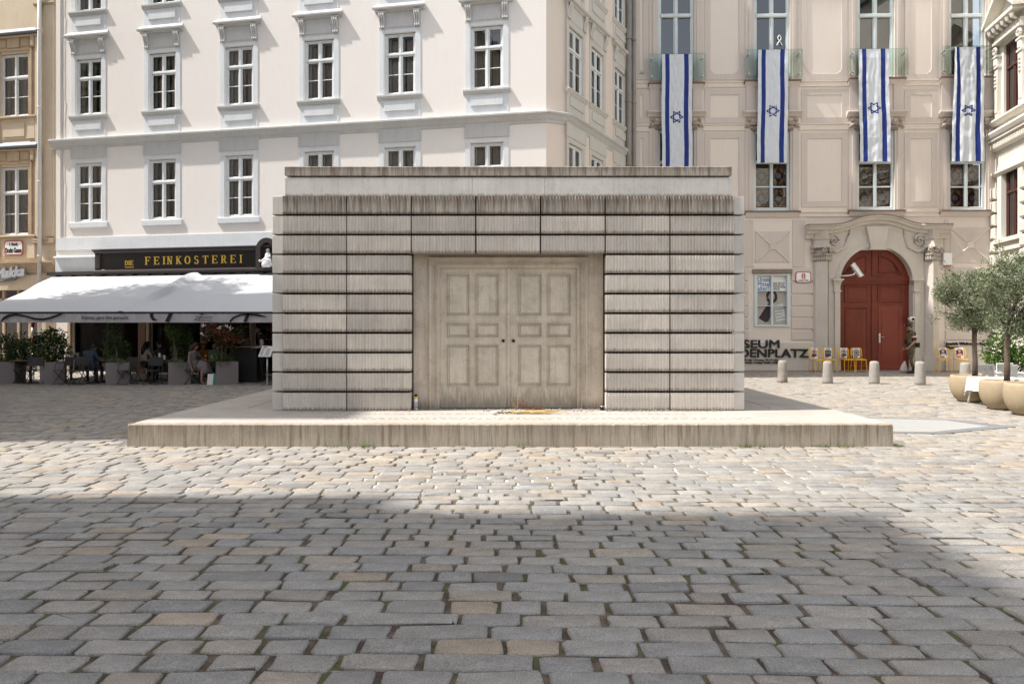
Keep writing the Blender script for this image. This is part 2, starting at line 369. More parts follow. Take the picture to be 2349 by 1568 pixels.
def outline(L_, Wd, k, rg):
    a, b = L_ / 2, Wd / 2; r = min(a, b) * (.20 + .2 * rg.random())
    if k == 12: P = [(a - r, -b), (a - .3 * r, -b + .3 * r), (a, -b + r), (a, b - r), (a - .3 * r, b - .3 * r), (a - r, b), (-a + r, b), (-a + .3 * r, b - .3 * r), (-a, b - r), (-a, -b + r), (-a + .3 * r, -b + .3 * r), (-a + r, -b)]
    elif k == 8: r *= .7; P = [(a - r, -b), (a, -b + r), (a, b - r), (a - r, b), (-a + r, b), (-a, b - r), (-a, -b + r), (-a + r, -b)]
    else: P = [(a, -b), (a, b), (-a, b), (-a, -b)]
    P = np.array(P); return P + rg.normal(size=P.shape) * (.0058 if k > 4 else .006)
PAL = np.array([(.262, .262, .258), (.24, .246, .252), (.285, .275, .26), (.27, .25, .232), (.305, .27, .23), (.35, .285, .215), (.215, .217, .225), (.14, .137, .14), (.31, .302, .29)])
PW = np.array([.25, .2, .19, .13, .07, .03, .07, .01, .05]); PW2 = np.array([.13, .13, .2, .16, .14, .07, .06, .01, .10])
stones = []; y = 1.3; row = 0
while y < 25.6:
    wd = .150 * (.9 + .2 * rng.random()); gap = .013 + .006 * rng.random()
    hw = .78 * y + 3.2; x = -hw - rng.random() * .3; ph = rng.random() * 9
    while x < hw:
        L_ = float(np.clip(rng.normal(.30, .06), .17, .46)); 
        if rng.random() < .12: L_ *= 1.3
        if y > 14: L_ *= 1.15
        xc = x + L_ / 2; yc = y - .012 * xc + .035 * math.sin(xc * .55 + y * .5) + .006 * math.sin(xc * 2.1 + ph)
        inpl = PLX0 - .06 < xc + (-L_/2 if xc > 0 else L_/2) < PLX1 + .06 and PLY0 + .07 < yc < PLY1
        beh = (yc > 22.3 + -.18 * (xc + 3) and xc < 1)
        if not inpl and not beh: stones.append((xc, yc, L_, wd + (.004 * rng.normal())))
        x += L_ + gap + .005 + .016 * rng.random()
    y += wd + .0085; row += 1
stones.sort(key=lambda s: s[1] + .12 * abs(s[0]))
vis = [i for i, s in enumerate(stones) if abs(s[0]) < .75 * s[1] + .15 and s[1] > 2.75][:298]; vis = set(vis)
V_, F_, C_ = [], [], []; nv = 0
def tint_(yc):
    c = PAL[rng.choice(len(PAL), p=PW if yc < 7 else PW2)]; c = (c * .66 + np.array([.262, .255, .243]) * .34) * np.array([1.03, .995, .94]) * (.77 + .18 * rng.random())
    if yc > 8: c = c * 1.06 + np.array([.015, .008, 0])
    return c
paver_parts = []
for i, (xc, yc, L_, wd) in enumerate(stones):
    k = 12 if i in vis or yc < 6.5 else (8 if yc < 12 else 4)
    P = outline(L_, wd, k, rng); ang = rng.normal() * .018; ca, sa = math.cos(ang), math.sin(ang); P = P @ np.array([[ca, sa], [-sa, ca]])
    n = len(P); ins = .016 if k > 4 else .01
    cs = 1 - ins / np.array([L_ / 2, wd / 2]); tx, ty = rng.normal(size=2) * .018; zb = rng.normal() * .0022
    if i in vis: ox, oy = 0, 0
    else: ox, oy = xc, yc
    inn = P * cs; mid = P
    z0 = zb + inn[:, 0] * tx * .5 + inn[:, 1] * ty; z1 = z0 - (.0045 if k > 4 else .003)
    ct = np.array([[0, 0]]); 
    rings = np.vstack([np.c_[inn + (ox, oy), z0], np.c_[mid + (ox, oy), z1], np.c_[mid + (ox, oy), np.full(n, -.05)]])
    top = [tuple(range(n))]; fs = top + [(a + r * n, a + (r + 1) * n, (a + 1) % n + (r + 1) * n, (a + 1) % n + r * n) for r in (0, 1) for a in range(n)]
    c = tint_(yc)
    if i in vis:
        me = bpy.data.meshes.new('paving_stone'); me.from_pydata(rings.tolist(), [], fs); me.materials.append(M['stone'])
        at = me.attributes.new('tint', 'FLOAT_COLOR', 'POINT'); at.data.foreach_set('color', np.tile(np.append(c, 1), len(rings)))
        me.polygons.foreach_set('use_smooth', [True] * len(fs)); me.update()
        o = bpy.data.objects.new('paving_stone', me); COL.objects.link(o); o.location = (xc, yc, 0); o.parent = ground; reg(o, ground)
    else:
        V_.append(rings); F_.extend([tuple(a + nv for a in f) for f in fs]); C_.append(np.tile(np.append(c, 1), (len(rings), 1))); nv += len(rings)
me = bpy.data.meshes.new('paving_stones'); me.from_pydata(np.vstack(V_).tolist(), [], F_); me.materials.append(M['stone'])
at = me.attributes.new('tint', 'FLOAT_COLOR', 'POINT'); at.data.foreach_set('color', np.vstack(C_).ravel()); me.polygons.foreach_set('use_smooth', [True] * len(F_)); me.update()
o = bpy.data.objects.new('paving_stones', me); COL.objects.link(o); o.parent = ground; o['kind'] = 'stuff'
print('stones', len(stones))
# grass and moss growing in the joints
def grass(name, pts, h, n, seed=3, spread=.02, parent=None):
    g_ = np.random.default_rng(seed); P = np.array(pts, float); N_ = len(P) * n; base = np.repeat(P, n, 0) + np.c_[g_.normal(size=(N_, 2)) * spread, np.zeros(N_)]
    hh = h * (.4 + .9 * g_.random(N_)); d = np.c_[g_.normal(size=(N_, 2)) * .55, np.ones(N_)]; d /= np.linalg.norm(d, axis=1)[:, None]
    s = np.c_[g_.normal(size=(N_, 2)), np.zeros(N_)]; s /= np.linalg.norm(s, axis=1)[:, None]; w = hh * .22
    V = np.empty((N_, 3, 3)); V[:, 0] = base - s * w[:, None] * .5; V[:, 1] = base + s * w[:, None] * .5; V[:, 2] = base + d * hh[:, None]
    me = bpy.data.meshes.new(name); me.vertices.add(3 * N_); me.vertices.foreach_set('co', V.ravel()); me.loops.add(3 * N_); me.loops.foreach_set('vertex_index', np.arange(3 * N_))
    me.polygons.add(N_); me.polygons.foreach_set('loop_start', np.arange(0, 3 * N_, 3)); me.polygons.foreach_set('loop_total', np.full(N_, 3)); me.materials.append(M['grass']); me.update()
    t = np.repeat(np.clip(.4 + .3 * g_.normal(size=N_), 0, 1), 3); at = me.attributes.new('tint', 'FLOAT_COLOR', 'POINT'); at.data.foreach_set('color', np.stack([t, t, t, t * 0 + 1], 1).ravel())
    o = bpy.data.objects.new(name, me); COL.objects.link(o); return o
pts = []
for (xc, yc, L_, wd) in stones:
    if yc < 7.4 and abs(xc) < .8 * yc + .5:
        q = mnoise.noise((xc * .9, yc * 1.6, 3.)) + (.1 if yc < 6.8 else -.15)
        if q > -.12 + rng.random() * .25:
            for _ in range(rng.integers(3, 9)): pts.append((xc + L_ / 2 + .012 + rng.normal() * .003, yc + (rng.random() - .5) * wd, -.02))
        if q > .05 and rng.random() < .5:
            a = rng.random() - .5
            for _ in range(6): pts.append((xc + (a + .3 * (rng.random() - .5)) * L_, yc - wd / 2 - .006, -.02))
g1 = grass('moss_and_grass', pts, .017, 10, spread=.008); tag(g1, 'moss and short grass growing in joints of the paving', 'grass', kind='stuff')
pts = [(PX(px, 9.02), 9.03, -.01) for px in (758, 770, 800, 835, 838, 842, 906, 1190, 1200, 1700, 1712, 1722, 1752, 1802, 1875, 1885, 1898, 1925, 1935, 1950, 2060, 2066)]
g2 = grass('weeds', pts, .05, 34, 5, .045); tag(g2, 'small green weeds along the foot of the plinth', 'weeds', kind='stuff')
# flat pale marking of the old building outline in the paving, right of the plinth
def slab(name, pix, z, m):
    q = [(PX(a, GZ(b)), GZ(b)) for a, b in pix]; mb = MB(); mb.zprism(q, z - .03, z); return mb.build(name, m)
M['slabpale'] = mat('pale_slab', (.30, .30, .285), .8, .3, 2, .2, 60, (.25, .245, .235)); M['slabdark'] = mat('dark_slab_border', (.17, .172, .175), .8, .3, 2, .2, 60)
s1 = slab('pavement_border', [(1960, 992.5), (2160, 995), (2330, 979), (2180, 962.5), (1900, 955)], .008, M['slabdark']); tag(s1, kind='structure')
s2 = slab('pavement_slab', [(1960, 989.5), (2140, 992), (2270, 979), (2168, 965), (1900, 957.5)], .0125, M['slabpale']); tag(s2, kind='structure')
# ---------------------------------------------------------------- the memorial
def conc(name, c, dirt, gz0, gz1, streakamt, topdirt=0, pores=.5, obr=.05, spots=0., sth=(.48, .72), blot=0.):
    """pale concrete with rain streaks, a dirt line between local heights gz0..gz1 and pores"""
    m = bpy.data.materials.new(name); m.use_nodes = True; N = m.node_tree.nodes; L = m.node_tree.links; p = N['Principled BSDF']
    tc = N.new('ShaderNodeTexCoord'); oi = N.new('ShaderNodeObjectInfo')
    off = N.new('ShaderNodeVectorMath'); off.operation = 'SCALE'; L.new(oi.outputs['Location'], off.inputs[0]); off.inputs['Scale'].default_value = 1.37
    co = N.new('ShaderNodeVectorMath'); L.new(tc.outputs['Object'], co.inputs[0]); L.new(off.outputs[0], co.inputs[1])
    def nz(s, d=4, sc=None, rgh=.6):
        n = N.new('ShaderNodeTexNoise'); n.inputs['Scale'].default_value = s; n.inputs['Detail'].default_value = d; n.inputs['Roughness'].default_value = rgh
        if sc: mp = N.new('ShaderNodeMapping'); mp.inputs['Scale'].default_value = sc; L.new(co.outputs[0], mp.inputs[0]); L.new(mp.outputs[0], n.inputs[0])
        else: L.new(co.outputs[0], n.inputs['Vector'])
        return n.outputs['Fac']
    def mr(f, a, b, lo=0., hi=1.):
        r = N.new('ShaderNodeMapRange'); r.interpolation_type = 'SMOOTHSTEP'; r.inputs[1].default_value = a; r.inputs[2].default_value = b; r.inputs[3].default_value = lo; r.inputs[4].default_value = hi; L.new(f, r.inputs[0]); return r.outputs[0]
    def ma(op, a, b):
        x = N.new('ShaderNodeMath'); x.operation = op
        for i, v in enumerate((a, b)):
            if isinstance(v, (int, float)): x.inputs[i].default_value = v
            else: L.new(v, x.inputs[i])
        return x.outputs[0]
    def mx(f, A, B):
        x = N.new('ShaderNodeMix'); x.data_type = 'RGBA'
        if isinstance(f, (int, float)): x.inputs[0].default_value = f
        else: L.new(f, x.inputs[0])
        for i, v in ((6, A), (7, B)):
            if isinstance(v, tuple): x.inputs[i].default_value = (*v, 1)
            else: L.new(v, x.inputs[i])
        return x.outputs[2]
    sp = N.new('ShaderNodeSeparateXYZ'); L.new(tc.outputs['Object'], sp.inputs[0]); Z = sp.outputs[2]
    out = mx(mr(nz(1.3, 4), .35, .65), c, tuple(k * .86 for k in c))
    out = mx(ma('MULTIPLY', mr(nz(2.2, 5, (9, 9, .45), .7), sth[0], sth[1]), streakamt), out, dirt)
    out = mx(ma('MULTIPLY', mr(nz(1.5, 3, (22, 22, .5), .7), .55, .7), .22), out, tuple(min(1, k * 1.25) for k in c))
    if gz1 != gz0:
        j = ma('ADD', Z, ma('MULTIPLY', ma('SUBTRACT', nz(14, 3, (2.2, 2.2, .3)), .5), (gz1 - gz0) * 1.6))
        out = mx(ma('MULTIPLY', mr(j, gz1, gz0), .78), out, tuple(k * .62 for k in dirt))
    if topdirt:
        a, b, amt = topdirt
        j = ma('ADD', Z, ma('MULTIPLY', ma('SUBTRACT', nz(5, 5, (4, 4, .35), .75), .5), (b - a) * 2.2))
        out = mx(ma('MULTIPLY', mr(j, a, b), amt), out, tuple(k * .5 for k in dirt))
    if blot:
        out = mx(ma('MULTIPLY', mr(nz(3.4, 7, None, .72), .47, .62), blot), out, tuple(k * .8 for k in dirt))
    if spots:
        out = mx(ma('MULTIPLY', mr(nz(6, 8, None, .8), .53, .6), spots), out, tuple(k * .5 for k in dirt))
    out = mx(ma('MULTIPLY', mr(nz(70, 2), .62, .68), pores), out, tuple(k * .35 for k in c))
    h = N.new('ShaderNodeHueSaturation'); L.new(out, h.inputs['Color']); L.new(mr(oi.outputs['Random'], 0, 1, 1 - obr, 1 + obr), h.inputs['Value'])
    L.new(h.outputs[0], p.inputs['Base Color']); p.inputs['Roughness'].default_value = .85; p.inputs['Specular IOR Level'].default_value = .3
    b = N.new('ShaderNodeBump'); b.inputs['Strength'].default_value = .35; b.inputs['Distance'].default_value = .01; L.new(nz(45, 6), b.inputs['Height']); L.new(b.outputs[0], p.inputs['Normal'])
    return m
DIRT = (.24, .175, .12)
M['book'] = conc('book_concrete', (.69, .64, .575), (.36, .28, .21), .008, .066, .36, obr=.09)
M['booktop'] = conc('stained_book_concrete', (.56, .51, .44), (.19, .135, .095), .012, .05, .65, (.06, .34, .7), obr=.08, sth=(.44, .62))
M['smooth'] = conc('smooth_concrete', (.62, .59, .54), (.36, .30, .24), .0, .02, .22, obr=.04)
M['attic'] = conc('attic_concrete', (.68, .655, .61), (.38, .32, .26), .0, .05, .30, spots=.12)
M['roofslab'] = conc('roof_slab_concrete', (.48, .43, .365), (.20, .15, .11), 0, 0, .85, (.02, .2, .7), pores=.8, sth=(.42, .62))
M['plinthface'] = conc('plinth_concrete', (.45, .39, .31), (.17, .115, .065), 0, 0, .70, (.02, .42, .40), pores=.9, sth=(.46, .66))
M['plinthtop'] = conc('plinth_top_concrete', (.43, .39, .345), (.36, .31, .26), 0, 0, .25, pores=.25)
M['doordark'] = conc('dark_moulding_concrete', (.50, .43, .34), (.26, .20, .14), 0, 0, .4, obr=.0, blot=.3)  # darker concrete, puts the relief contrast of the door mouldings into the colour
M['door'] = conc('door_concrete', (.65, .585, .485), (.38, .32, .24), .30, .74, .35, spots=.10, obr=.0, blot=.30)
M['doorfrm'] = conc('door_frame_concrete', (.60, .525, .43), (.33, .25, .175), .25, .5, .45, spots=.0, obr=.0, blot=.3)
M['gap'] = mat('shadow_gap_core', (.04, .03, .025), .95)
F0 = 10.58                                     # front of the book rows
mem = empty('memorial', (MXC, F0, 0)); tag(mem, 'pale concrete library memorial with book rows and double doors on a low plinth', 'memorial')
def mx_(px): return (px - 1166) / 148.0
def mz_(py): return CH + (HY - py) / 148.0
# plinth
def bevel_box(x0, x1, y0, y1, z0, z1, w, name, m, parent, seg=2, loc=(0, 0, 0)):
    bm = bmesh.new(); bmesh.ops.create_cube(bm, size=1)
    for v in bm.verts: v.co = ((x0 + x1) / 2 + v.co.x * (x1 - x0), (y0 + y1) / 2 + v.co.y * (y1 - y0), (z0 + z1) / 2 + v.co.z * (z1 - z0))
    bmesh.ops.bevel(bm, geom=bm.edges[:], offset=w, segments=seg, affect='EDGES', profile=.6)
    me = bpy.data.meshes.new(name); bm.to_mesh(me); bm.free(); me.materials.append(m)
    o = bpy.data.objects.new(name, me); COL.objects.link(o); o.location = loc; o.parent = parent; reg(o, parent); return o
# chipped front edge: a strip whose front top arris is nibbled
px0, px1, py0, py1 = PLX0 - MXC, PLX1 - MXC, PLY0 - F0, PLY1 - F0
pl = MB(); n = 420
prof = []
for i in range(n + 1):
    x = px0 + (px1 - px0) * i / n; c = .007 + .012 * max(0, mnoise.noise((x * 3.1, 0, 1.))) ** 1.0 + (.03 * max(0, mnoise.noise((x * 9, 5, 2.)) - .38))
    if i in (0, n): c = .03
    w_ = .004 * mnoise.noise((x * 1.3, 7, 0)); prof.append((x, c, w_))
vs = []
for x, c, w_ in prof: vs += [(x, py0 + w_, -.04), (x, py0 + w_, PLH - c), (x, py0 + c + w_, PLH), (x, py0 + .16, PLH)]
fs = []
for i in range(n):
    a = 4 * i; b = a + 4
    for k in range(3): fs.append((a + k, b + k, b + k + 1, a + k + 1))
pl.add(vs, fs)
pl.add([(px0, py0, -.04), (px0, py0, PLH - .03), (px0, py0 + .03, PLH), (px0, py1, PLH), (px0, py1, -.04)], [(0, 1, 2, 3, 4)])
pl.add([(px1, py0, -.04), (px1, py0, PLH - .03), (px1, py0 + .03, PLH), (px1, py1, PLH), (px1, py1, -.04)], [(4, 3, 2, 1, 0)])
pl.box(px0, px1, py0 + .16, py1, -.04, PLH - .012)
plinth = pl.build('plinth', M['plinthface'], mem)
bw = .62
for a in ((px0 + .001, px0 + bw, py0 + .1605, py1), (px1 - bw, px1 - .001, py0 + .1605, py1), (px0 + bw + .006, px1 - bw - .006, py0 + .1605, py0 + .95 + .3), (px0 + bw + .006, px1 - bw - .006, py0 + .956 + .3, py1)):
    q = MB(); q.box(a[0], a[1], a[2], a[3], PLH - .011, PLH); q.build('top_slab', M['plinthtop'], plinth)
# rows of engraved place names, too small to read: rows of short cuts
q = MB(); 
for yy in (-.98, -.86, -.42):
    x = -2.6
    while x < 3.4:
        w_ = .02 + rng.random() * .07; q.box(x, x + w_, yy, yy + .014, PLH, PLH + .0012); x += w_ + .03 + .05 * rng.random()
for side in (-1, 1):
    y = .4
    while y < 8:
        w_ = .02 + rng.random() * .07; q.box(side * 4.2, side * 4.2 + .02, y, y + w_, PLH, PLH + .0012); y += w_ + .05
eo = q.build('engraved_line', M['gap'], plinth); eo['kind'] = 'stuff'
# cast book rows
rows = [491 + (942 - 491) * i / 10.0 for i in range(11)]   # bottoms of the eleven rows
colx = [mx_(v) for v in (647, 795, 943, 1091.5, 1240, 1388.5, 1537, 1685)]
def book_mesh(w, h, nb, name, m, seed, depth=.2):
    g_ = random.Random(seed); mb = MB(); bwid = w / nb
    mb.box(.004, w - .004, .03, depth, .006, h - .006)
    for i in range(nb):
        x0 = i * bwid; e = g_.uniform(-.002, .002); zt = h - .002 - g_.random() * .004; pt = .005 + g_.random() * .004; d = .014 + e
        cw = .0058
        mb.box(x0 + .001, x0 + cw, 0 + e * .5, .04, .002, zt); mb.box(x0 + bwid - cw, x0 + bwid - .001, 0 + e * .5, .04, .002, zt)
        a, b = x0 + cw, x0 + bwid - cw                         # page block: a shallow hollow
        P = [(a, d - .004), (a + (b - a) * .3, d + .004), (a + (b - a) * .7, d + .004), (b, d - .004), (b, .05), (a, .05)]
        mb.zprism(P, pt, h - pt)
    return mb.mesh(name, m)
hrow = 45.1 / 148; hb = hrow - .022
BM = [book_mesh(148.3 / 148 - .022, hb, 20, 'book_block', M['book'], s) for s in range(4)]
BT = [book_mesh(148.3 / 148 - .022, 42.5 / 148, 20, 'book_block', M['booktop'], s + 9) for s in range(3)]
for r in range(11):
    zb = mz_(rows[r]) + .0; top = r == 0
    for c in range(7):
        if r >= 3 and 2 <= c <= 4: continue
        o = bpy.data.objects.new('book_block', (BT if top else BM)[(r * 3 + c) % (3 if top else 4)]); COL.objects.link(o)
        o.location = (colx[c] + .011, random.uniform(-.004, .004), zb); o.parent = mem; reg(o, mem)
        if r == 0 : o['label'] = 'top row of cast books with dark rain streaks' if False else o.get('label', 'block of cast books stained dark brown')
# corner blocks and side rows
DEP = 10.0; sx = mx_(1710)
for r in range(11):
    zb = mz_(rows[r]); h = 42.5 / 148 if r == 0 else hb
    for s_ in (-1, 1):
        x0, x1 = (colx[-1] + .004, sx) if s_ > 0 else (-sx, colx[0] - .004)
        bevel_box(x0, x1, .05, .62, 0, h, .006, 'corner_block', M['smooth'], mem, 1, loc=(0, 0, zb))
        for k in range(9):
            o = bpy.data.objects.new('book_block', (BT if r == 0 else BM)[(r + k) % (3 if r == 0 else 4)]); COL.objects.link(o); o.parent = mem; reg(o, mem)
            if s_ < 0: o.location = (-sx, .64 + (k + 1) * 1.0 - .02, zb); o.rotation_euler = (0, 0, R(-90))
            else: o.location = (sx, .64 + k * 1.0, zb); o.rotation_euler = (0, 0, R(90))
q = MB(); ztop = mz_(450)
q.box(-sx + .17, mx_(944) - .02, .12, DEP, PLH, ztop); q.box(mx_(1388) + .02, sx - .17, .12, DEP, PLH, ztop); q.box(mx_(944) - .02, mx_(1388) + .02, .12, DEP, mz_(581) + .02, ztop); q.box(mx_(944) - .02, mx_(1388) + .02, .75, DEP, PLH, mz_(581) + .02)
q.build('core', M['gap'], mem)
q = MB()
za, zb_ = mz_(449), mz_(406.5)
ax0, ax1 = mx_(651.5), mx_(1680)
aj = [ax0, mx_(1083), mx_(1250), ax1]
for i in range(3): 
    b_ = MB(); b_.cbox(aj[i] + .0015, aj[i + 1] - .0015, .035, DEP - .1, 0, zb_ - za - .0, .004); b_.build('attic_panel', M['attic'], mem, loc=(0, 0, za))
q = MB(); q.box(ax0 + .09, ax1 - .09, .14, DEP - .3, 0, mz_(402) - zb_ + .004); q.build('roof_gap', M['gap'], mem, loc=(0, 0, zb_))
zc, zd = mz_(403), mz_(380.5)
vs = [(ax0 + .085, .12, zc), (ax1 - .085, .12, zc), (ax1 - .085, DEP - .2, zc), (ax0 + .085, DEP - .2, zc)]
q = MB(); h = zd - zc
prof = [(.085, .115, -.012), (0, .03, .012), (0, .03, h - .012), (.012, .042, h)]
n = len(prof); vv = []
for i_, f_, z_ in prof: vv += [(ax0 + i_, f_, z_), (ax1 - i_, f_, z_), (ax1 - i_, DEP - f_, z_), (ax0 + i_, DEP - f_, z_)]
ff = [(3, 2, 1, 0), (4 * n - 4, 4 * n - 3, 4 * n - 2, 4 * n - 1)] + [(4 * i + k, 4 * i + (k + 1) % 4, 4 * i + 4 + (k + 1) % 4, 4 * i + 4 + k) for i in range(n - 1) for k in range(4)]
q.add(vv, ff); q.build('roof_slab', M['roofslab'], mem, loc=(0, 0, zc))
# door recess: wall, stepped frame, two leaves with six panels each
DY = .26
ox0, ox1, oz1 = mx_(943.5), mx_(1388.5), mz_(582)
fx0, fx1, fz1 = mx_(981), mx_(1351), mz_(587)
lx0, lx1, lz1 = mx_(1004.5), mx_(1328.5), mz_(610)
def ring(mb, a0, a1, at, b0, b1, bt, y0, y1):                  # an inverted-U band
    mb.box(a0, b0, y0, y1, PLH, at); mb.box(b1, a1, y0, y1, PLH, at); mb.box(b0, b1, y0, y1, bt, at)
q = MB(); ring(q, ox0, ox1, oz1 + .05, fx0, fx1, fz1, DY - .02, DY + .2); q.build('door_wall', M['doorfrm'], mem)
steps = [(0, -.06), (.028, -.045), (.05, -.028), (.085, -.040), (.105, -.012)]
q = MB()
for i, (s_, dy) in enumerate(steps):
    e = steps[i + 1][0] if i + 1 < len(steps) else lx0 - fx0; q.cur = 1 if i == 3 else 0
    ring(q, fx0 + s_, fx1 - s_, fz1 - s_, fx0 + e, fx1 - e, fz1 - e, DY + dy, DY + .2)
q.build('door_frame', [M['doorfrm'], M['doordark']], mem)
mid = mx_(1166.5)
for leaf, (a, b, cols) in enumerate(((lx0, mid - .004, ((1018.8, 1076), (1086.5, 1144.7))), (mid + .004, lx1, ((1187, 1246), (1256, 1314.5))))):
    rws = ((724.5, 623), (775.8, 738.5), (889.9, 789.5)); holes = [(mx_(c0), mx_(c1), mz_(r0), mz_(r1)) for c0, c1 in cols for r0, r1 in rws]
    d = MB(); us = sorted({a, b} | {h_[0] for h_ in holes} | {h_[1] for h_ in holes}); zs = sorted({PLH + .012, lz1 - .004} | {h_[2] for h_ in holes} | {h_[3] for h_ in holes})
    for i in range(len(us) - 1):
        for j in range(len(zs) - 1):
            uc, zc_ = (us[i] + us[i + 1]) / 2, (zs[j] + zs[j + 1]) / 2
            if not any(h_[0] < uc < h_[1] and h_[2] < zc_ < h_[3] for h_ in holes): d.box(us[i], us[i + 1], DY + .045, DY + .12, zs[j], zs[j + 1])
    d.box(a, b, DY + .10, DY + .14, PLH + .012, lz1 - .004)
    do = d.build('door', M['door'], mem, loc=(0, 0, 0))
    for (h0, h1, z0, z1) in holes:
        p_ = MB()
        p_.cur = 0
        def rg(i0, i1, y0, y1):                               # sloping moulding ring, the inner slope coloured darker for contrast
            A = [(h0 + i0, y0, z0 + i0), (h1 - i0, y0, z0 + i0), (h1 - i0, y0, z1 - i0), (h0 + i0, y0, z1 - i0)]; B = [(h0 + i1, y1, z0 + i1), (h1 - i1, y1, z0 + i1), (h1 - i1, y1, z1 - i1), (h0 + i1, y1, z1 - i1)]
            p_.add(A + B, [(0, 1, 5, 4), (1, 2, 6, 5), (2, 3, 7, 6), (3, 0, 4, 7)])
        Y0 = DY + .045; rg(0, .012, Y0 - .014, Y0 - .018); rg(-.001, 0, Y0 + .0, Y0 - .014); p_.cur = 1; rg(.012, .03, Y0 - .018, Y0 + .022); p_.cur = 0; rg(.03, .045, Y0 + .022, Y0 + .022); rg(.045, .062, Y0 + .022, Y0 + .004)
        p_.cur = 0
        p_.add([(h0 + .062, Y0 + .004, z0 + .062), (h1 - .062, Y0 + .004, z0 + .062), (h1 - .062, Y0 + .004, z1 - .062), (h0 + .062, Y0 + .004, z1 - .062)], [(0, 1, 2, 3)])
        p_.build('door_panel', [M['door'], M['doordark']], do)
    kx = mx_(1153.7) if leaf == 0 else mx_(1178); kz = mz_(782)
    k = MB(M=Matrix.Translation((kx, DY + .045, kz)) @ Matrix.Rotation(R(90), 4, 'X')); k.lathe([(.045, 0), (.045, .006), (.036, .010), (.034, .002)], 20); k.build('knob_plate', M['door'], do)
    k = MB(M=Matrix.Translation((kx, DY + .045, kz)) @ Matrix.Rotation(R(90), 4, 'X')); k.lathe([(.026, 0), (.026, .0045)], 18); k.build('knob_hole', M['gap'], do)
    for hz in (mz_(675), mz_(790), mz_(905)):
        e = a if leaf == 0 else b; k = MB(); k.cbox(e - .016, e + .016, DY + .02, DY + .05, hz - .1, hz + .1, .004); k.build('hinge', M['doorfrm'], do)
q = MB(); q.box(mid - .028, mid + .028, DY + .03, DY + .06, PLH + .02, lz1 - .006); q.cbox(mid - .018, mid + .018, DY + .016, DY + .03, PLH + .02, lz1 - .006, .005); q.build('astragal', M['door'], mem)
# ---------------------------------------------------------------- small things left at the doors
pts = []
q = MB(); g_ = random.Random(4)
for i in range(900):
    x = g_.uniform(-3.3, 3.3); dn = math.exp(-((x - .9) / 1.2) ** 2) * .8 + .25
    if x < -1.6 or x > 1.5: yy = g_.gauss(-.02, .03) - .03; dn *= .5
    else: yy = abs(g_.gauss(0, .08)) - .02; yy = .24 - abs(g_.gauss(0, .14))
    if g_.random() > dn: continue
    r = g_.uniform(.006, .017); q.ball((x, yy, PLH + r * .5), r, 5, (1.2, 1, .7))
o = q.build('pebbles', M['gravel'], None, loc=(MXC, F0, 0)); tag(o, 'pale pebbles scattered on the plinth at the foot of the doors', 'pebbles', kind='stuff')
bq = empty('dried_bouquet', (PX(1205, 10.2), 10.28, PLH)); tag(bq, 'dried bouquet of straw stalks and brown fern lying before the doors', 'dried flowers')
q = MB()
for i in range(46):
    a = R(g_.gauss(-4, 9)); L_ = g_.uniform(.25, .62); x = g_.uniform(-.3, .1); yy = g_.uniform(-.1, .08); z = .006 + g_.random() * .03
    q.bar((x, yy, z), (x + L_ * math.cos(a), yy + L_ * math.sin(a) * .6, z + g_.uniform(-.004, .02)), .0035, n=4)
for i in range(3):
    a = R(g_.uniform(10, 80)); L_ = g_.uniform(.15, .3); q.bar((-.12, .08, .02), (-.12 - L_ * math.cos(a) * g_.uniform(-.8, .8), .1, .02 + L_ * math.sin(a)), .003, n=4)
q.build('straw_stalks', M['straw'], bq)
q = MB()
for i in range(420):
    x = g_.gauss(0, .1); t = g_.random(); c = Vector((-.16 + t * .45 + g_.gauss(0, .03), .14 + g_.gauss(0, .03), .03 + (1 - t) ** 2 * .2 * g_.random() + .03 * g_.random()))
    d = Vector((g_.gauss(0, 1), g_.gauss(0, .5), g_.gauss(.3, 1))).normalized() * g_.uniform(.02, .05); q.bar(c, c + d, .0016, n=3)
q.build('brown_fern', M['fern'], bq)
q = MB()
for i in range(26): x = g_.uniform(-.42, -.05); q.ball((x, g_.uniform(-.1, .03), .018), g_.uniform(.012, .024), 6, (1.3, 1, .7), mi=g_.choice([0, 1, 1]))
q.build('withered_blooms', [mat('withered_red', (.10, .02, .02), .9), mat('withered_green', (.17, .18, .06), .9, .5, 30)], bq)
q = MB(); q.ball((0, 0, .028), .03, 12, (1.3, 1, .9)); o = q.build('pale_stone', mat('pale_stone', (.62, .58, .50), .8), None, loc=(PX(1135, 10.1), 10.1, PLH), smooth=True); tag(o, 'smooth pale stone laid beside the dried bouquet', 'stone')
q = MB(); q.box(-.025, .02, -.012, .012, 0, .012); q.box(.02, .05, -.008, .016, 0, .008); o = q.build('blue_ribbon', mat('blue_ribbon', (.05, .2, .45), .6), None, loc=(PX(1190, 10.15), 10.16, PLH), rz=.3); tag(o, 'scrap of blue ribbon under the straw of the bouquet', 'ribbon')
cn = empty('grave_candle', (PX(951.5, F0) + 0, F0 + .12, PLH)); tag(cn, 'tall white grave candle with gold lid beside the left door jamb', 'candle')
q = MB(); q.lathe([(.030, 0), (.033, .01), (.032, .17), (.028, .18)], 16); q.build('candle_jar', mat('frosted_plastic', (.72, .70, .66), .3), cn, smooth=True)
q = MB(); q.lathe([(.0335, .03), (.0335, .13)], 16); q.build('paper_label', mat('label_grey', (.42, .42, .45), .5, .5, 20), cn, smooth=True)
q = MB(); q.lathe([(.031, .18), (.033, .185), (.033, .205), (.02, .212)], 16); q.build('lid', M['gold'], cn, smooth=True)
q = MB(); q.lathe([(.02, .212), (.024, .22), (.022, .245), (.008, .25)], 12); q.build('lid_cap', M['black'], cn, smooth=True)
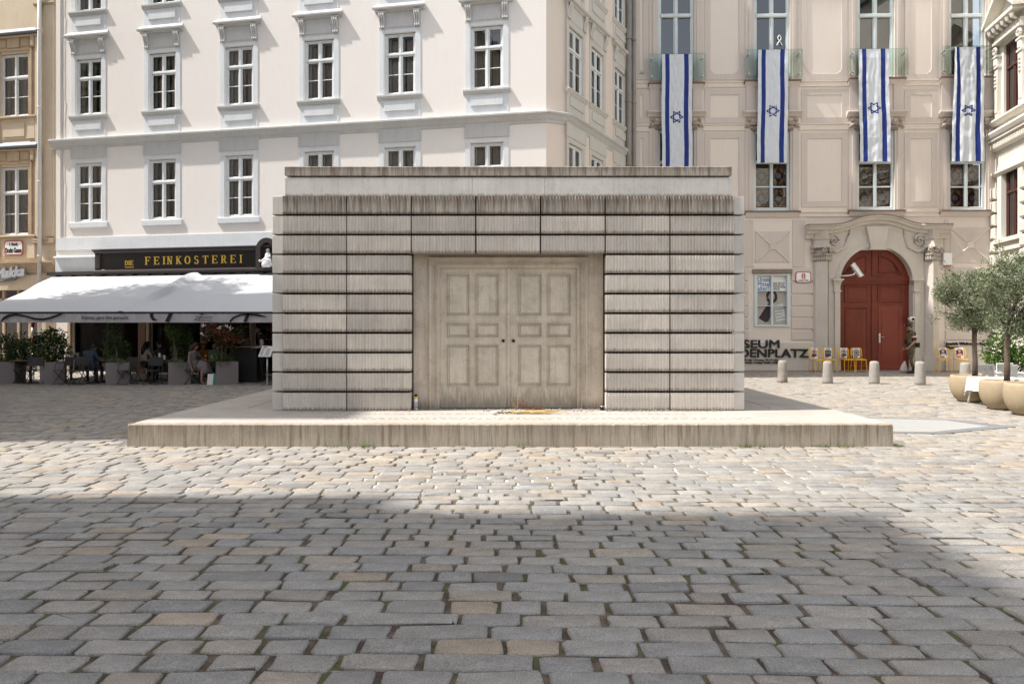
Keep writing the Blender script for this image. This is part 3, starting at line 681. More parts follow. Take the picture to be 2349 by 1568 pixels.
cn = empty('candle_holder', (PX(1383, F0), F0 + .08, PLH)); tag(cn, 'small black candle holder on pebbles in the right jamb corner', 'candle holder')
q = MB(); q.lathe([(.03, 0), (.036, .01), (.036, .06), (.03, .062)], 14); q.build('cup', M['black'], cn, smooth=True)
q = MB(); q.lathe([(.038, .06), (.038, .068), (.02, .07)], 14); q.build('rim', M['steel'], cn, smooth=True)
# ---------------------------------------------------------------- houses
class Fac:
    """a facade plane: local x along it, local -y outward, z up; turns picture measurements into metres on the wall"""
    def __init__(s, px, Z, ang): s.o = Vector((PX(px, Z), Z, 0)); s.a = R(ang); s.d = (math.cos(s.a), math.sin(s.a))
    def u(s, px):
        t = (px - CX) / FP; return (s.o.x - s.o.y * t) / (s.d[1] * t - s.d[0])
    def Z(s, px): return s.o.y + s.u(px) * s.d[1]
    def z(s, px, py): return CH - (py - HY) / FP * s.Z(px)
    def w(s, u, y=0, z=0): return (s.o.x + u * s.d[0] - y * s.d[1], s.o.y + u * s.d[1] + y * s.d[0], z)
def holed(mb, u0, u1, z0, z1, holes, depth, y=0., mi=0):
    us = sorted({u0, u1} | {min(max(h[i], u0), u1) for h in holes for i in (0, 1)}); zs = sorted({z0, z1} | {min(max(h[i], z0), z1) for h in holes for i in (2, 3)})
    for i in range(len(us) - 1):
        for j in range(len(zs) - 1):
            a, b = (us[i] + us[i + 1]) / 2, (zs[j] + zs[j + 1]) / 2
            if not any(h[0] < a < h[1] and h[2] < b < h[3] for h in holes):
                mb.add([(us[i], y, zs[j]), (us[i + 1], y, zs[j]), (us[i + 1], y, zs[j + 1]), (us[i], y, zs[j + 1])], [(0, 1, 2, 3)], mi)
    for h in holes:
        a, b, c, d = h
        mb.add([(a, y, c), (b, y, c), (b, y, d), (a, y, d), (a, y + depth, c), (b, y + depth, c), (b, y + depth, d), (a, y + depth, d)],
               [(0, 4, 5, 1), (1, 5, 6, 2), (2, 6, 7, 3), (3, 7, 4, 0)], mi)
def window(parent, w, h, split, muntin, loc, rz=0, fm='winframe', glass='glass', fw=.055, inner=True, curt=True, cols=2, mull=.07, openleaf=False):
    """split: transom height as a fraction, muntin: bars of the lower sashes as fractions of the lower part"""
    f = MB(); x0, x1 = -w / 2, w / 2
    f.cbox(x0, x0 + fw, -.02, .06, 0, h, .006); f.cbox(x1 - fw, x1, -.02, .06, 0, h, .006); f.cbox(x0 + fw, x1 - fw, -.02, .06, h - fw, h, .006); f.cbox(x0 + fw, x1 - fw, -.02, .06, 0, fw, .006)
    zt = h * split; f.cbox(x0 + fw, x1 - fw, -.04, .06, zt - .035, zt + .035, .01)
    f.cbox(-mull / 2, mull / 2, -.03, .06, fw, zt - .035, .01); f.cbox(-mull / 2, mull / 2, -.03, .06, zt + .035, h - fw, .01)
    f.box(x0 - .02, x1 + .02, -.045, .03, h, h + .02)
    win = f.build('window', M[fm], parent, loc, rz)
    cells = []; sw = .04
    for a, b in ((x0 + fw, -mull / 2), (mull / 2, x1 - fw)):
        cells.append((a, b, zt + .035, h - fw, [])); cells.append((a, b, fw, zt - .035, muntin))
    s = MB()
    for a, b, c, d, mu in cells:
        s.cbox(a, a + sw, .0, .05, c, d, .008); s.cbox(b - sw, b, .0, .05, c, d, .008); s.cbox(a + sw, b - sw, .0, .05, c, c + sw, .008); s.cbox(a + sw, b - sw, .0, .05, d - sw, d, .008)
        zs = [c + sw] + [c + (d - c) * t for t in mu] + [d - sw]
        for t in mu: s.cbox(a + sw, b - sw, .005, .045, c + (d - c) * t - .014, c + (d - c) * t + .014, .006)
        for i in range(len(zs) - 1):
            g = MB(); g.add([(a + sw, .028, zs[i]), (b - sw, .028, zs[i]), (b - sw, .028, zs[i + 1]), (a + sw, .028, zs[i + 1])], [(0, 1, 2, 3)]); g.build('pane', M[glass], win)
    s.build('sash', M[fm], win)
    if inner:
        i_ = MB(); y0, y1 = .15, .19
        i_.box(x0, x0 + .15, y0, y1, 0, h); i_.box(x1 - .13, x1, y0, y1, 0, h); i_.box(x0 + .15, x1 - .13, y0, y1, h - .1, h); i_.box(x0 + .15, x1 - .13, y0, y1, 0, .1)
        i_.box(-.06, .10, y0, y1, .1, h - .1); i_.box(x0 + .15, -.06, y0, y1, zt - .05, zt + .05); i_.box(.10, x1 - .13, y0, y1, zt - .05, zt + .05)
        i_.box(x0 - .001, x0 + .012, .06, y0, 0, h); i_.box(x1 - .012, x1 + .001, .06, y0, 0, h); i_.box(x0 + .012, x1 - .012, .06, y0, 0, .015); i_.box(x0 + .012, x1 - .012, .06, y0, h - .015, h)
        i_.build('inner_window', M['inner'], win)
    if curt:
        c_ = MB(); n = 16; vs = []
        for k in range(n + 1):
            x = x0 + .03 + (w - .06) * k / n; vs += [(x, .27 + .02 * math.sin(k * 1.9), .02), (x, .27 + .02 * math.sin(k * 1.9), h - .02)]
        c_.add(vs, [(2 * k, 2 * k + 2, 2 * k + 3, 2 * k + 1) for k in range(n) if not (k in (7, 8, 9) and curt == 1)]); c_.build('curtain', M['curtain'], win)
    return win
def body(parent, pts, z1, m, name='building_body', zlow=0, dark='dark'):
    q = MB(); q.zprism(pts, zlow, z1); return q.build(name, M[m], parent)
# ---- white corner house
A = Fac(130, 24.73, -10.5)
wb = empty('corner_house', A.w(0), A.a); tag(wb, 'white corner house with grey hooded windows and cafe awning below', 'house')
U1 = A.u(1253); HT = 21.0
cols = [A.u(p) for p in (203.5, 372.5, 548.5, 732, 917.5, 1117)]
FZ = {'w2': (9.25, 11.23), 'w1': (5.42, 7.50)}
q = MB(); holes = []; WW = 1.05
for u in cols:
    for z0, z1 in ((9.25, 11.25), (5.42, 7.52), (12.98, 15.1), (16.6, 18.5)): holes.append((u - WW / 2, u + WW / 2, z0, z1))
zs0 = 3.55
shop = [(A.u(166) , A.u(320), .05, 3.3), (A.u(346), A.u(462), .05, 3.3), (A.u(470), A.u(575), .05, 3.3), (A.u(583), A.u(1120), .05, 3.3)]
holed(q, 0, U1, 0, HT, holes + shop, .30)
q.build('wall', M['pink'], wb)
# chamfer and wing
P1 = Vector(A.w(U1)[:2]); P2 = Vector((PX(1304, 21.75), 21.75)); P3 = Vector((PX(1450, 26.75), 26.75))
def tolocal(root_fac, P): d = P - root_fac.o.xy; return (d.x * root_fac.d[0] + d.y * root_fac.d[1], -d.x * root_fac.d[1] + d.y * root_fac.d[0])
l1, l2, l3 = tolocal(A, P1), tolocal(A, P2), tolocal(A, P3)
q = MB(); q.add([(l1[0], l1[1], 0), (l2[0], l2[1], 0), (l2[0], l2[1], HT), (l1[0], l1[1], HT)], [(0, 1, 2, 3)]); q.build('chamfer_wall', M['wing'], wb)
wd_ = P3 - P2; wang = math.atan2(wd_.y, wd_.x); WL = wd_.length
B = Fac(1304, 21.75, math.degrees(wang))
wing = empty('side_wing', (l2[0], l2[1], 0), wang - A.a, wb); KIDS.setdefault(wb.name, []).append(wing)
wcols = [B.u(p) for p in (1321.5, 1370.5, 1422)]
q = MB(); wh = []
for u in wcols:
    for z0, z1 in ((9.25, 11.25), (5.42, 7.52), (12.98, 15.1)): wh.append((u - WW / 2, u + WW / 2, z0, z1))
holed(q, 0, WL, 0, HT, wh, .30); q.build('wing_wall', M['wing'], wing)
# interior darkness, roof and back
q = MB(); q.zprism([(.05, 1.6), (U1 - 1.2, 1.6), (l3[0] - 2.2, l3[1] - .3), (l3[0] - 2.6, 9.5), (.05, 9.5)], 0, HT - .1); q.build('inner_core', M['dark'], wb)
q = MB(); q.zprism([(-.02, -.02), (U1, -.02), (l2[0] + .02, l2[1]), (l3[0], l3[1]), (l3[0] - .5, 10), (0, 10)], HT - .02, HT + .2); q.build('roof', M['zinc'], wb)
q = MB(); q.box(-.02, .0, 0, 10, 0, HT); q.build('side_wall', M['pink'], wb)
# string cornice along front, chamfer and wing
def cornice_prof(p=.17): return [(0, 8.44), (-p, 8.40), (-p - .03, 8.38), (-p - .03, 8.33), (-p * .75, 8.27), (-p * .5, 8.20), (-p * .42, 8.18), (-.035, 8.14), (-.03, 8.07), (0, 8.05)]
def sweep(mb, prof, path, mi=None):
    """profile (offset outward = negative, z) swept along a plan path of points; mitred"""
    n = len(prof); vs = []; P = [Vector(p) for p in path]
    for i, p in enumerate(P):
        d0 = (P[i] - P[i - 1]).normalized() if i else (P[1] - P[0]).normalized(); d1 = (P[i + 1] - P[i]).normalized() if i + 1 < len(P) else d0
        n0 = Vector((-d0.y, d0.x)); n1 = Vector((-d1.y, d1.x)); nn = (n0 + n1).normalized(); k = 1 / max(.3, nn.dot(n0))
        for y, z in prof: vs.append((p.x + nn.x * y * k, p.y + nn.y * y * k, z))
    fs = [(i * n + j, i * n + (j + 1) % n, (i + 1) * n + (j + 1) % n, (i + 1) * n + j) for i in range(len(P) - 1) for j in range(n)]
    fs = [f[::-1] for f in fs] + [tuple(range(n)), tuple(range(len(P) * n - 1, (len(P) - 1) * n - 1, -1))]
    mb.add(vs, fs, mi)
q = MB(); sweep(q, cornice_prof(), [(-.18, 0), (U1, 0), (l2[0], l2[1]), l3]); q.build('cornice', M['cornice'], wb)
q = MB(); sweep(q, [(0, HT), (-.35, HT), (-.3, HT - .2), (-.05, HT - .5), (0, HT - .5)], [(0, 0), (U1, 0), (l2[0], l2[1]), l3]); q.build('eaves', M['cornice'], wb)
q = MB(); q.box(0, U1, -.045, 0, 4.42, 4.86); q.build('plaster_band', M['trim'], wb)
q = MB(); q.box(0, .18, -.035, 0, 4.86, 8.05); q.box(0, .18, -.035, 0, 8.44, HT - .5); q.build('corner_strip', M['pink'], wb)
# lighting cable down the left edge
q = MB(); uc = A.u(146)
for k in range(14): q.bar((uc, -.02, 4.9 + k), (uc + .03 * math.sin(k * 2), -.03, 5.9 + k), .009, n=4)
q.build('cable', M['pipe2'], wb)
# window dressings, built once and copied
def dress_upper(P, mtrim, mcor, p=.12):
    """surround, sill with apron, hood with two scrolled consoles; origin = window bottom centre"""
    q = MB(); sw_, hh = .71, 2.0; Wd = WW / 2
    q.box(-sw_, -Wd - .03, -.018, 0, 0, hh + .13); q.box(Wd + .03, sw_, -.018, 0, 0, hh + .13); q.box(-Wd - .03, Wd + .03, -.018, 0, hh + .02, hh + .13)
    q.box(-Wd - .06, -Wd, -.012, .0, 0, hh + .02); q.box(Wd, Wd + .06, -.012, .0, 0, hh + .02)
    s = q.build('window_surround', mtrim, P)
    q = MB(); q.xprism([(0, -.01), (-.07, -.012), (-.105, -.025), (-.105, -.075), (-.075, -.10), (-.06, -.13), (-.03, -.17), (0, -.17)][::-1], -.77, .77); q.build('window_sill', mcor, s)
    q = MB(); q.box(-sw_ + .01, sw_ - .01, -.016, 0, -.80, -.17); a = q.build('apron', mtrim, s)
    q = MB(); q.cbox(-.53, .53, -.055, -.016, -.54, -.25, .008); q.build('apron_panel', mtrim, s)
    q = MB(); q.box(-sw_, sw_, -.02, 0, hh + .13, 2.70); q.box(-.45, .45, -.032, -.02, 2.2, 2.5); q.build('frieze', mcor, s)
    q = MB(); q.xprism([(0, 2.70), (-.05, 2.70), (-.08, 2.745), (-.16, 2.77), (-.17, 2.80), (-.17, 2.84), (-.155, 2.85), (-.03, 2.98), (0, 2.98)], -.9, .9)
    q.v = [((x * (1 - .10 * max(0, min(1, (z - 2.85) / .13)))) * (1 - .07 * (1 if z < 2.75 else 0)), y, z) for x, y, z in q.v]
    q.build('hood', mcor, s)
    for sx_ in (-1, 1):
        q = MB(); cx_ = sx_ * .60
        for k in (-.066, 0, .066):
            q.tube([(cx_ + k, -.12, 2.655), (cx_ + k, -.125, 2.60), (cx_ + k, -.095, 2.5), (cx_ + k, -.06, 2.38), (cx_ + k, -.05, 2.27), (cx_ + k, -.07, 2.2), (cx_ + k, -.045, 2.17)], [.03, .034, .032, .027, .024, .028, .012], 7)
        q.box(cx_ - .10, cx_ + .10, -.06, 0, 2.27, 2.68); q.box(cx_ - .12, cx_ + .12, -.14, 0, 2.67, 2.70); q.build('console', mcor, s)
    return s
def dress_lower(P, mtrim, mcor):
    q = MB(); sw_, hh = .71, 2.1; Wd = WW / 2
    q.box(-sw_, -Wd - .03, -.018, 0, 0, hh + .17); q.box(Wd + .03, sw_, -.018, 0, 0, hh + .17); q.box(-Wd - .03, Wd + .03, -.018, 0, hh + .02, hh + .17)
    s = q.build('window_surround', mtrim, P)
    q = MB(); q.xprism([(0, -.01), (-.05, -.012), (-.06, -.03), (-.06, -.2), (0, -.22)][::-1], -.79, .79); q.build('window_sill', mtrim, s)
    q = MB(); q.cbox(-.73, .73, -.045, 0, hh + .17, 2.72, .008); q.build('frieze', mcor, s)
    return s
def place(P, cols_, z, maker, mt, mc, h):
    first = None
    for u in cols_:
        if first is None: first = maker(P, mt, mc); first.location = (u, 0, z); fw_ = window(P, WW, h, .665 if h < 2.05 else .63, [.5], (u, .07, z)); 
        else: copy_tree(first, P, (u, 0, z)); copy_tree(fw_, P, (u, .07, z))
place(wb, cols, 9.25, dress_upper, M['trim'], M['cornice'], 2.0); place(wb, cols, 5.42, dress_lower, M['trim'], M['cornice'], 2.1); place(wb, cols, 12.98, dress_upper, M['trim'], M['cornice'], 2.12)
place(wing, wcols, 9.25, dress_upper, M['wingtrim'], M['wingtrim'], 2.0); place(wing, wcols, 5.42, dress_lower, M['wingtrim'], M['wingtrim'], 2.1); place(wing, wcols, 12.98, dress_upper, M['wingtrim'], M['wingtrim'], 2.12)
q = MB()
for u in cols: q.box(u - WW / 2, u + WW / 2, .25, .27, 16.6, 18.5)
q.build('upper_windows', M['curtain'], wb); q = None
# ground floor: plaster zone, shop pilasters, dark glazing
q = MB(); zb1, zb0 = A.z(180, 592), 3.4; q.box(0, A.u(232), -.06, 0, zb0, zb1); q.xprism([(0, zb1), (-.16, zb1), (-.16, zb1 + .05), (0, zb1 + .09)][::-1], 0, A.u(232)); q.build('plaster_panel', M['trim'], wb)
for a, b, m in ((158, 166, 'cream'), (320, 338, 'brownw'), (338, 346, 'cream'), (462, 470, 'brownw'), (575, 583, 'cream')):
    q = MB(); q.cbox(A.u(a), A.u(b), -.09, 0, 0, 3.38, .02); q.box(A.u(a) - .04, A.u(b) + .04, -.12, 0, 0, .3); q.build('shop_pilaster', M[m], wb)
for a, b in shop_ if False else [(h[0], h[1]) for h in shop]:
    n = max(1, round((b - a) / 1.3)); q = MB(); q.box(a, b, .1, .18, 0, .35); q.box(a, b, .1, .18, 2.55, 2.7); q.box(a, b, .1, .18, 3.2, 3.3)
    for k in range(n + 1): x = a + (b - a) * k / n; q.box(max(a, x - .04), min(b, x + .04), .1, .18, .35, 3.2)
    fr = q.build('shop_front', M['black'], wb)
    for k in range(n):
        x0, x1 = a + (b - a) * k / n + .04, a + (b - a) * (k + 1) / n - .04
        g_ = MB(); g_.add([(x0, .15, .35), (x1, .15, .35), (x1, .15, 2.55), (x0, .15, 2.55)], [(0, 1, 2, 3)]); g_.build('pane', M['shopglass'], fr)
        g_ = MB(); g_.add([(x0, .15, 2.7), (x1, .15, 2.7), (x1, .15, 3.2), (x0, .15, 3.2)], [(0, 1, 2, 3)]); g_.build('pane', M['shopglass'], fr)
# ---- sandy house on the left
BH = Fac(128, 24.86, -10.5)
bh = empty('sandy_house', BH.w(0), BH.a); tag(bh, 'sandy yellow house with moulded windows and white downpipe, left of the white house', 'house')
bw0, bw1 = BH.u(1), BH.u(66); bc = (bw0 + bw1) / 2; bwid = bw1 - bw0
bc2 = bc - 3.4
zA0, zA1 = BH.z(30, 268), BH.z(30, 124); zB0, zB1 = BH.z(30, 540), BH.z(30, 383)
dA = (BH.u(-40), BH.u(28), 0, BH.z(10, 668))
q = MB(); hs = [(c - bwid / 2, c + bwid / 2, a, b) for c in (bc, bc2) for a, b in ((zA0, zA1), (zB0, zB1))] + [(BH.u(-60), BH.u(88), -.01, BH.z(30, 665))]
holed(q, -7.5, 0, 0, 19, hs, .3); q.build('wall', M['beige'], bh)
q = MB(); q.box(-7.5, -.05, 1.6, 6, 0, 18.9); q.build('inner_core', M['dark'], bh)
q = MB(); q.box(-7.5, 0, -.1, 6, 18.9, 19.1); q.build('roof', M['zinc'], bh)
for c in (bc, bc2):
    for k, (a, b) in enumerate(((zA0, zA1), (zB0, zB1))):
        window(bh, bwid, b - a, .63, [.5], (c, .08, a), fm='winframe')
        q = MB(); w_ = bwid / 2
        for s in (-1, 1):
            x = sorted((s * (w_ + .0), s * (w_ + .10))); q.box(x[0], x[1], -.03, 0, 0, b - a + .1)
            x = sorted((s * (w_ + .10), s * (w_ + .17))); q.box(x[0], x[1], -.06, 0, 0, b - a + .1)
            x = sorted((s * (w_ + .17), s * (w_ + .34))); q.box(x[0], x[1], -.025, 0, 0, b - a + .05)
        q.box(-w_ - .17, w_ + .17, -.06, 0, b - a + .1, b - a + .16); q.box(-w_ - .4, w_ + .4, -.03, 0, b - a + .16, b - a + .62)
        q.box(-.25, .25, -.06, -.03, b - a + .2, b - a + .58); q.box(-w_ - .05, -.33, -.045, -.03, b - a + .24, b - a + .54); q.box(.33, w_ + .05, -.045, -.03, b - a + .24, b - a + .54)
        for s in (-1, 1): q.cbox(s * (w_ + .22) - .09, s * (w_ + .22) + .09, -.11, 0, b - a + .18, b - a + .6, .03)
        sr = q.build('window_surround', M['beigetrim'], bh, (c, 0, a))
        q = MB(); q.xprism([(0, 0), (-.16, .03), (-.17, .08), (-.17, .11), (0, .3)][::-1], -w_ - .46, w_ + .46); q.build('hood', M['zinc'], sr, (0, 0, b - a + .62))
        q = MB(); q.box(-w_ - .42, w_ + .42, -.12, 0, b - a + .56, b - a + .62); q.build('hood_moulding', M['beigetrim'], sr)
        q = MB(); q.xprism([(0, -.01), (-.1, -.01), (-.12, -.03), (-.12, -.07), (-.05, -.1), (0, -.1)][::-1], -w_ - .36, w_ + .36); q.build('window_sill', M['beigetrim'], sr)
        q = MB(); q.box(-w_ - .3, -w_ + .0, -.06, 0, -.85, -.1); q.box(w_ - .0, w_ + .3, -.06, 0, -.85, -.1); q.box(-w_, w_, -.02, 0, -.85, -.1); q.box(-w_ + .15, w_ - .15, -.045, -.02, -.75, -.25); q.build('apron', M['beige'], sr)
pz = [(84, 97), (104, 126)]
q = MB()
for a, b in pz: q.box(BH.u(a), BH.u(b), -.07, 0, BH.z(100, 540) - .05, 18); q.box(BH.u(a) + .06, BH.u(b) - .06, -.09, -.07, BH.z(100, 525), BH.z(100, 335))
q.build('pilaster', M['beige'], bh)
q = MB(); zc = BH.z(100, 548)
for z in (zc, BH.z(100, 553), BH.z(100, 8)): q.xprism([(0, 0 + z), (-.12, z), (-.13, z - .05), (-.06, z - .12), (0, z - .12)], BH.u(82), 0)
q.build('pilaster_base', M['beigetrim'], bh)
zc = BH.z(60, 600)
q = MB(); q.xprism([(0, zc + .02), (-.2, zc), (-.2, zc - .06), (-.12, zc - .12), (-.08, zc - .3), (-.06, zc - .42), (0, zc - .42)], -7.5, 0); q.build('cornice', M['beigetrim'], bh)
q = MB(); q.box(-7.5, BH.u(90), -.05, 0, BH.z(30, 665), zc - .5); q.box(BH.u(96), 0, -.05, 0, 0, zc - .55); q.build('ground_floor_wall', M['beige'], bh)
q = MB(); xs = [BH.u(p) for p in (-60, -30, 2, 36, 62, 88)]
for x in xs: q.box(x - .05, x + .05, .1, .2, 0, BH.z(30, 665))
q.box(xs[0], xs[-1], .1, .2, BH.z(30, 690), BH.z(30, 684)); fr = q.build('shop_front', M['cream'], bh)
for i in range(5): g_ = MB(); g_.add([(xs[i] + .05, .15, .1), (xs[i + 1] - .05, .15, .1), (xs[i + 1] - .05, .15, BH.z(30, 692)), (xs[i] + .05, .15, BH.z(30, 692))], [(0, 1, 2, 3)]); g_.build('pane', M['glass'], fr)
q = MB(); ud = BH.u(99.5); q.tube([(ud, -.16, 0), (ud, -.16, 18.5)], .068, 10)
for z in (4.2, 6.9, 9.6, 12.4): q.tube([(ud, -.16, z), (ud, -.16, z + .05)], .08, 10)
q.build('downpipe', M['pipe'], bh, smooth=True)
# ---- museum house (cream baroque facade at the end)
C = Fac(1450, 26.3, -1.6)
mh = empty('museum_house', C.w(0), C.a); tag(mh, 'cream baroque museum house with red arched portal and banner-hung windows', 'house')
cu, cz = C.u, lambda px, py: C.z(px, py)
UR = cu(2290)
colp = [(1509, 1592), (1729, 1812), (1966, 2051.5), (2176, 2260)]
up = [(-60, 190), (-60, 184), (-60, 179), (-60, 176)]; lo = [(298, 484), (300, 483), (299, 481), (298, 481)]
holes = []
for (a, b), (t0, b0), (t1, b1) in zip(colp, up, lo):
    m_ = (a + b) / 2; holes.append((cu(a), cu(b), cz(m_, b0), cz(m_, t0))); holes.append((cu(a), cu(b), cz(m_, b1), cz(m_, t1)))
px_po = (1880, 2140); hport = (cu(1924), cu(2090), -.01, cz(2007, 566)); hposter = (cu(1733), cu(1808), cz(1770, 748), cz(1770, 628))
q = MB(); holed(q, -.3, UR, 0, 17.5, holes + [(hport[0] - .35, hport[1] + .35, 0, hport[3] + .2), hposter], .32); q.build('wall', M['mis'], mh)
q = MB(); q.box(-.3, UR, 1.5, 8, 0, 17.4); q.build('inner_core', M['dark'], mh)
q = MB(); q.box(-.3, UR + 1, -.3, 8, 17.4, 17.7); q.build('roof', M['zinc'], mh)
def mring(mb, a, b, c, d, t, y0, y1, notch=0):
    """flat band ring a..b x c..d with width t; its inner corners cut by quarter notches"""
    mb.box(a, b, y0, y1, d - t, d); mb.box(a, b, y0, y1, c, c + t); mb.box(a, a + t, y0, y1, c + t, d - t); mb.box(b - t, b, y0, y1, c + t, d - t)
    if notch:
        for sx_, sz in ((0, 0), (1, 0), (1, 1), (0, 1)):
            X = a + t if not sx_ else b - t; Zz = c + t if not sz else d - t; dx = 1 if not sx_ else -1; dz = 1 if not sz else -1; r = notch
            pts_ = [(X, Zz), (X + dx * r, Zz)] + [(X + dx * (r - r * .75 * math.sin(k * math.pi / 8)), Zz + dz * (r - r * .75 * math.cos(k * math.pi / 8))) for k in range(0, 5)] + [(X, Zz + dz * r)]
            if dx * dz < 0: pts_ = pts_[::-1]
            mb.prism(pts_, y0, y1)
# wall panels between the windows
cols_pan = [(1455, 1488, 0), (1616, 1708, 1), (1838, 1944, 1), (2074, 2150, 1)]
for a, b, _ in cols_pan:
    m_ = (a + b) / 2; q = MB()
    for (t, bo, nt) in ((-80, 184, .16), (205, 283, 0), (305, 475, 0)):
        mring(q, cu(a), cu(b), cz(m_, bo - 0), cz(m_, t), .22, -.028, 0, nt)
    q.build('wall_panel', M['mis2'], mh)
q = MB()
for yb in (187, 198, 285, 298, 487, 497):
    zz = cz(1900, yb)
    segs = [(-.3, cu(1493)), (cu(1612), cu(1712)), (cu(1832), cu(1950)), (cu(2070), cu(2155)), ]
    for a, b in segs: q.xprism([(0, zz + .04), (-.05, zz + .03), (-.05, zz), (0, zz - .03)], a, b)
q.build('string_course', M['mis'], mh)
for i, ((a, b), (t0, b0), (t1, b1)) in enumerate(zip(colp, up, lo)):
    m_ = (a + b) / 2; ua, ub = cu(a), cu(b); uc_ = (ua + ub) / 2; w_ = ub - ua
    z0, z1 = cz(m_, b0), cz(m_, t0); zz0, zz1 = cz(m_, b1), cz(m_, t1)
    q = MB()
    for s in (-1, 1):
        for (o0, o1, pr) in ((0, .09, .03), (.09, .2, .055), (.2, .34, .03)):
            x = sorted((s * (w_ / 2 + o0), s * (w_ / 2 + o1))); q.box(uc_ + x[0], uc_ + x[1], -pr, 0, z0, z1); q.box(uc_ + x[0], uc_ + x[1], -pr, 0, zz0, zz1 + (.0 if o0 else .1))
        x = sorted((s * (w_ / 2 - .05), s * (w_ / 2 + .3))); q.box(uc_ + x[0], uc_ + x[1], -.07, 0, zz1 + .25, zz1 + .42); q.box(uc_ + x[0], uc_ + x[1], -.05, 0, cz(m_, 262), z0 - .18)
    q.box(uc_ - w_ / 2 - .3, uc_ + w_ / 2 + .3, -.05, 0, zz1 + .1, zz1 + .16); q.box(uc_ - w_ / 2 + .35, uc_ + w_ / 2 - .35, -.035, 0, cz(m_, 262), z0 - .18)
    sr = q.build('window_surround', M['mis2'], mh)
    q = MB(); zc = cz(m_, 262); q.xprism([(0, zc + .1), (-.2, zc + .09), (-.21, zc + .04), (-.12, zc - .03), (-.06, zc - .12), (0, zc - .12)], uc_ - w_ / 2 - .42, uc_ + w_ / 2 + .42); q.build('window_cornice', M['mis2'], sr)
    for z_, ex in ((z0, .38), (zz0, .36), (zc + .12, .40)):
        q = MB(); q.xprism([(0, z_ - .01), (-.17, z_ - .03), (-.17, z_ - .07), (-.06, z_ - .12), (0, z_ - .16)], uc_ - w_ / 2 - ex, uc_ + w_ / 2 + ex); q.build('window_ledge', M['misdark'] if ex != .4 else M['misdark'], sr) if ex != .4 else None
        if ex != .4: q = MB(); q.xprism([(0, z_ - .075), (-.13, z_ - .072), (-.10, z_ - .14), (-.05, z_ - .26), (0, z_ - .26)], uc_ - w_ / 2 - ex + .03, uc_ + w_ / 2 + ex - .03); q.build('ledge_moulding', M['mis2'], sr)
    q = MB(); q.box(uc_ - w_ / 2 - .1, uc_ + w_ / 2 + .1, -.09, 0, zz1 - .0, zz1 + .09); q.build('head_ledge', M['misdark'], sr)
    # carved children's heads and volutes under the cornice
    for s in (-1, 1):
        q = MB(); cx_ = uc_ + s * (w_ / 2 + .1); cz_ = zc - .42
        q.ball((cx_ + s * .1, -.09, cz_ + .18), .085, 8); q.ball((cx_ - s * .08, -.08, cz_ + .02), .1, 8, (1.5, .8, .7)); q.ball((cx_ + s * .12, -.07, cz_ - .02), .09, 8, (1, .8, .9))
        q.tube([(cx_ - s * .28, -.05, cz_ - .05), (cx_ - s * .2, -.08, cz_ + .06), (cx_ - s * .05, -.1, cz_ + .1), (cx_ + s * .1, -.09, cz_), (cx_ + s * .25, -.05, cz_ - .12)], [.03, .05, .06, .05, .02], 6)
        q.build('carving', mat('carved_stone', (.42, .34, .28), .9, .6, 14, .6, 30) if i == 0 and s < 0 else bpy.data.materials['carved_stone'], sr, smooth=True)
    # windows
    h = z1 - z0; hb2 = [cz(m_, 109 - 0)]
    f = MB(); fw = .1
    ztr = [cz(m_, 106 - i * 2), cz(m_, -40)]
    f.cbox(ua, ua + fw, .04, .14, z0, z1, .015); f.cbox(ub - fw, ub, .04, .14, z0, z1, .015); f.cbox(ua + fw, ub - fw, .04, .14, z0, z0 + fw, .015)
    for zt in (cz(m_, 34), ): f.cbox(ua + fw, ub - fw, .0, .14, zt - .09 + (0 if i else -.42 * 0), zt + .05, .02)
    f.cbox(uc_ - .05, uc_ + .05, .03, .14, z0 + fw, z1, .015)
    zt = cz(m_, (63, 42, 45, 39)[i]); 
    wn_ = f.build('window', M['mframe'], mh)
    for (c0, c1) in ((ua + fw, uc_ - .05), (uc_ + .05, ub - fw)):
        for (d0, d1) in ((z0 + fw, cz(m_, 34) - .09), (cz(m_, 34) + .05, z1)):
            g_ = MB(); g_.cbox(c0, c0 + .035, .06, .12, d0, d1, .005); g_.cbox(c1 - .035, c1, .06, .12, d0, d1, .005); g_.build('sash', M['mframe'], wn_)
            g_ = MB(); g_.add([(c0 + .035, .1, d0), (c1 - .035, .1, d0), (c1 - .035, .1, d1), (c0 + .035, .1, d1)], [(0, 1, 2, 3)]); g_.build('pane', M['glass2'], wn_)
    f = MB(); f.cbox(ua, ua + .1, .04, .14, zz0, zz1, .015); f.cbox(ub - .1, ub, .04, .14, zz0, zz1, .015); f.cbox(ua + .1, ub - .1, .04, .14, zz0, zz0 + .12, .015); f.cbox(ua + .1, ub - .1, .04, .14, zz1 - .1, zz1, .015)
    zt = cz(m_, 372); zm = cz(m_, 428); f.cbox(ua + .1, ub - .1, .0, .14, zt - .05, zt + .06, .02); f.cbox(uc_ - .06, uc_ + .06, .03, .14, zz0 + .12, zz1 - .1, .015)
    f.cbox(ua + .1, uc_ - .06, .05, .14, zm - .025, zm + .025, .01); f.cbox(uc_ + .06, ub - .1, .05, .14, zm - .025, zm + .025, .01)
    wn_ = f.build('window', M['mframe'], mh)
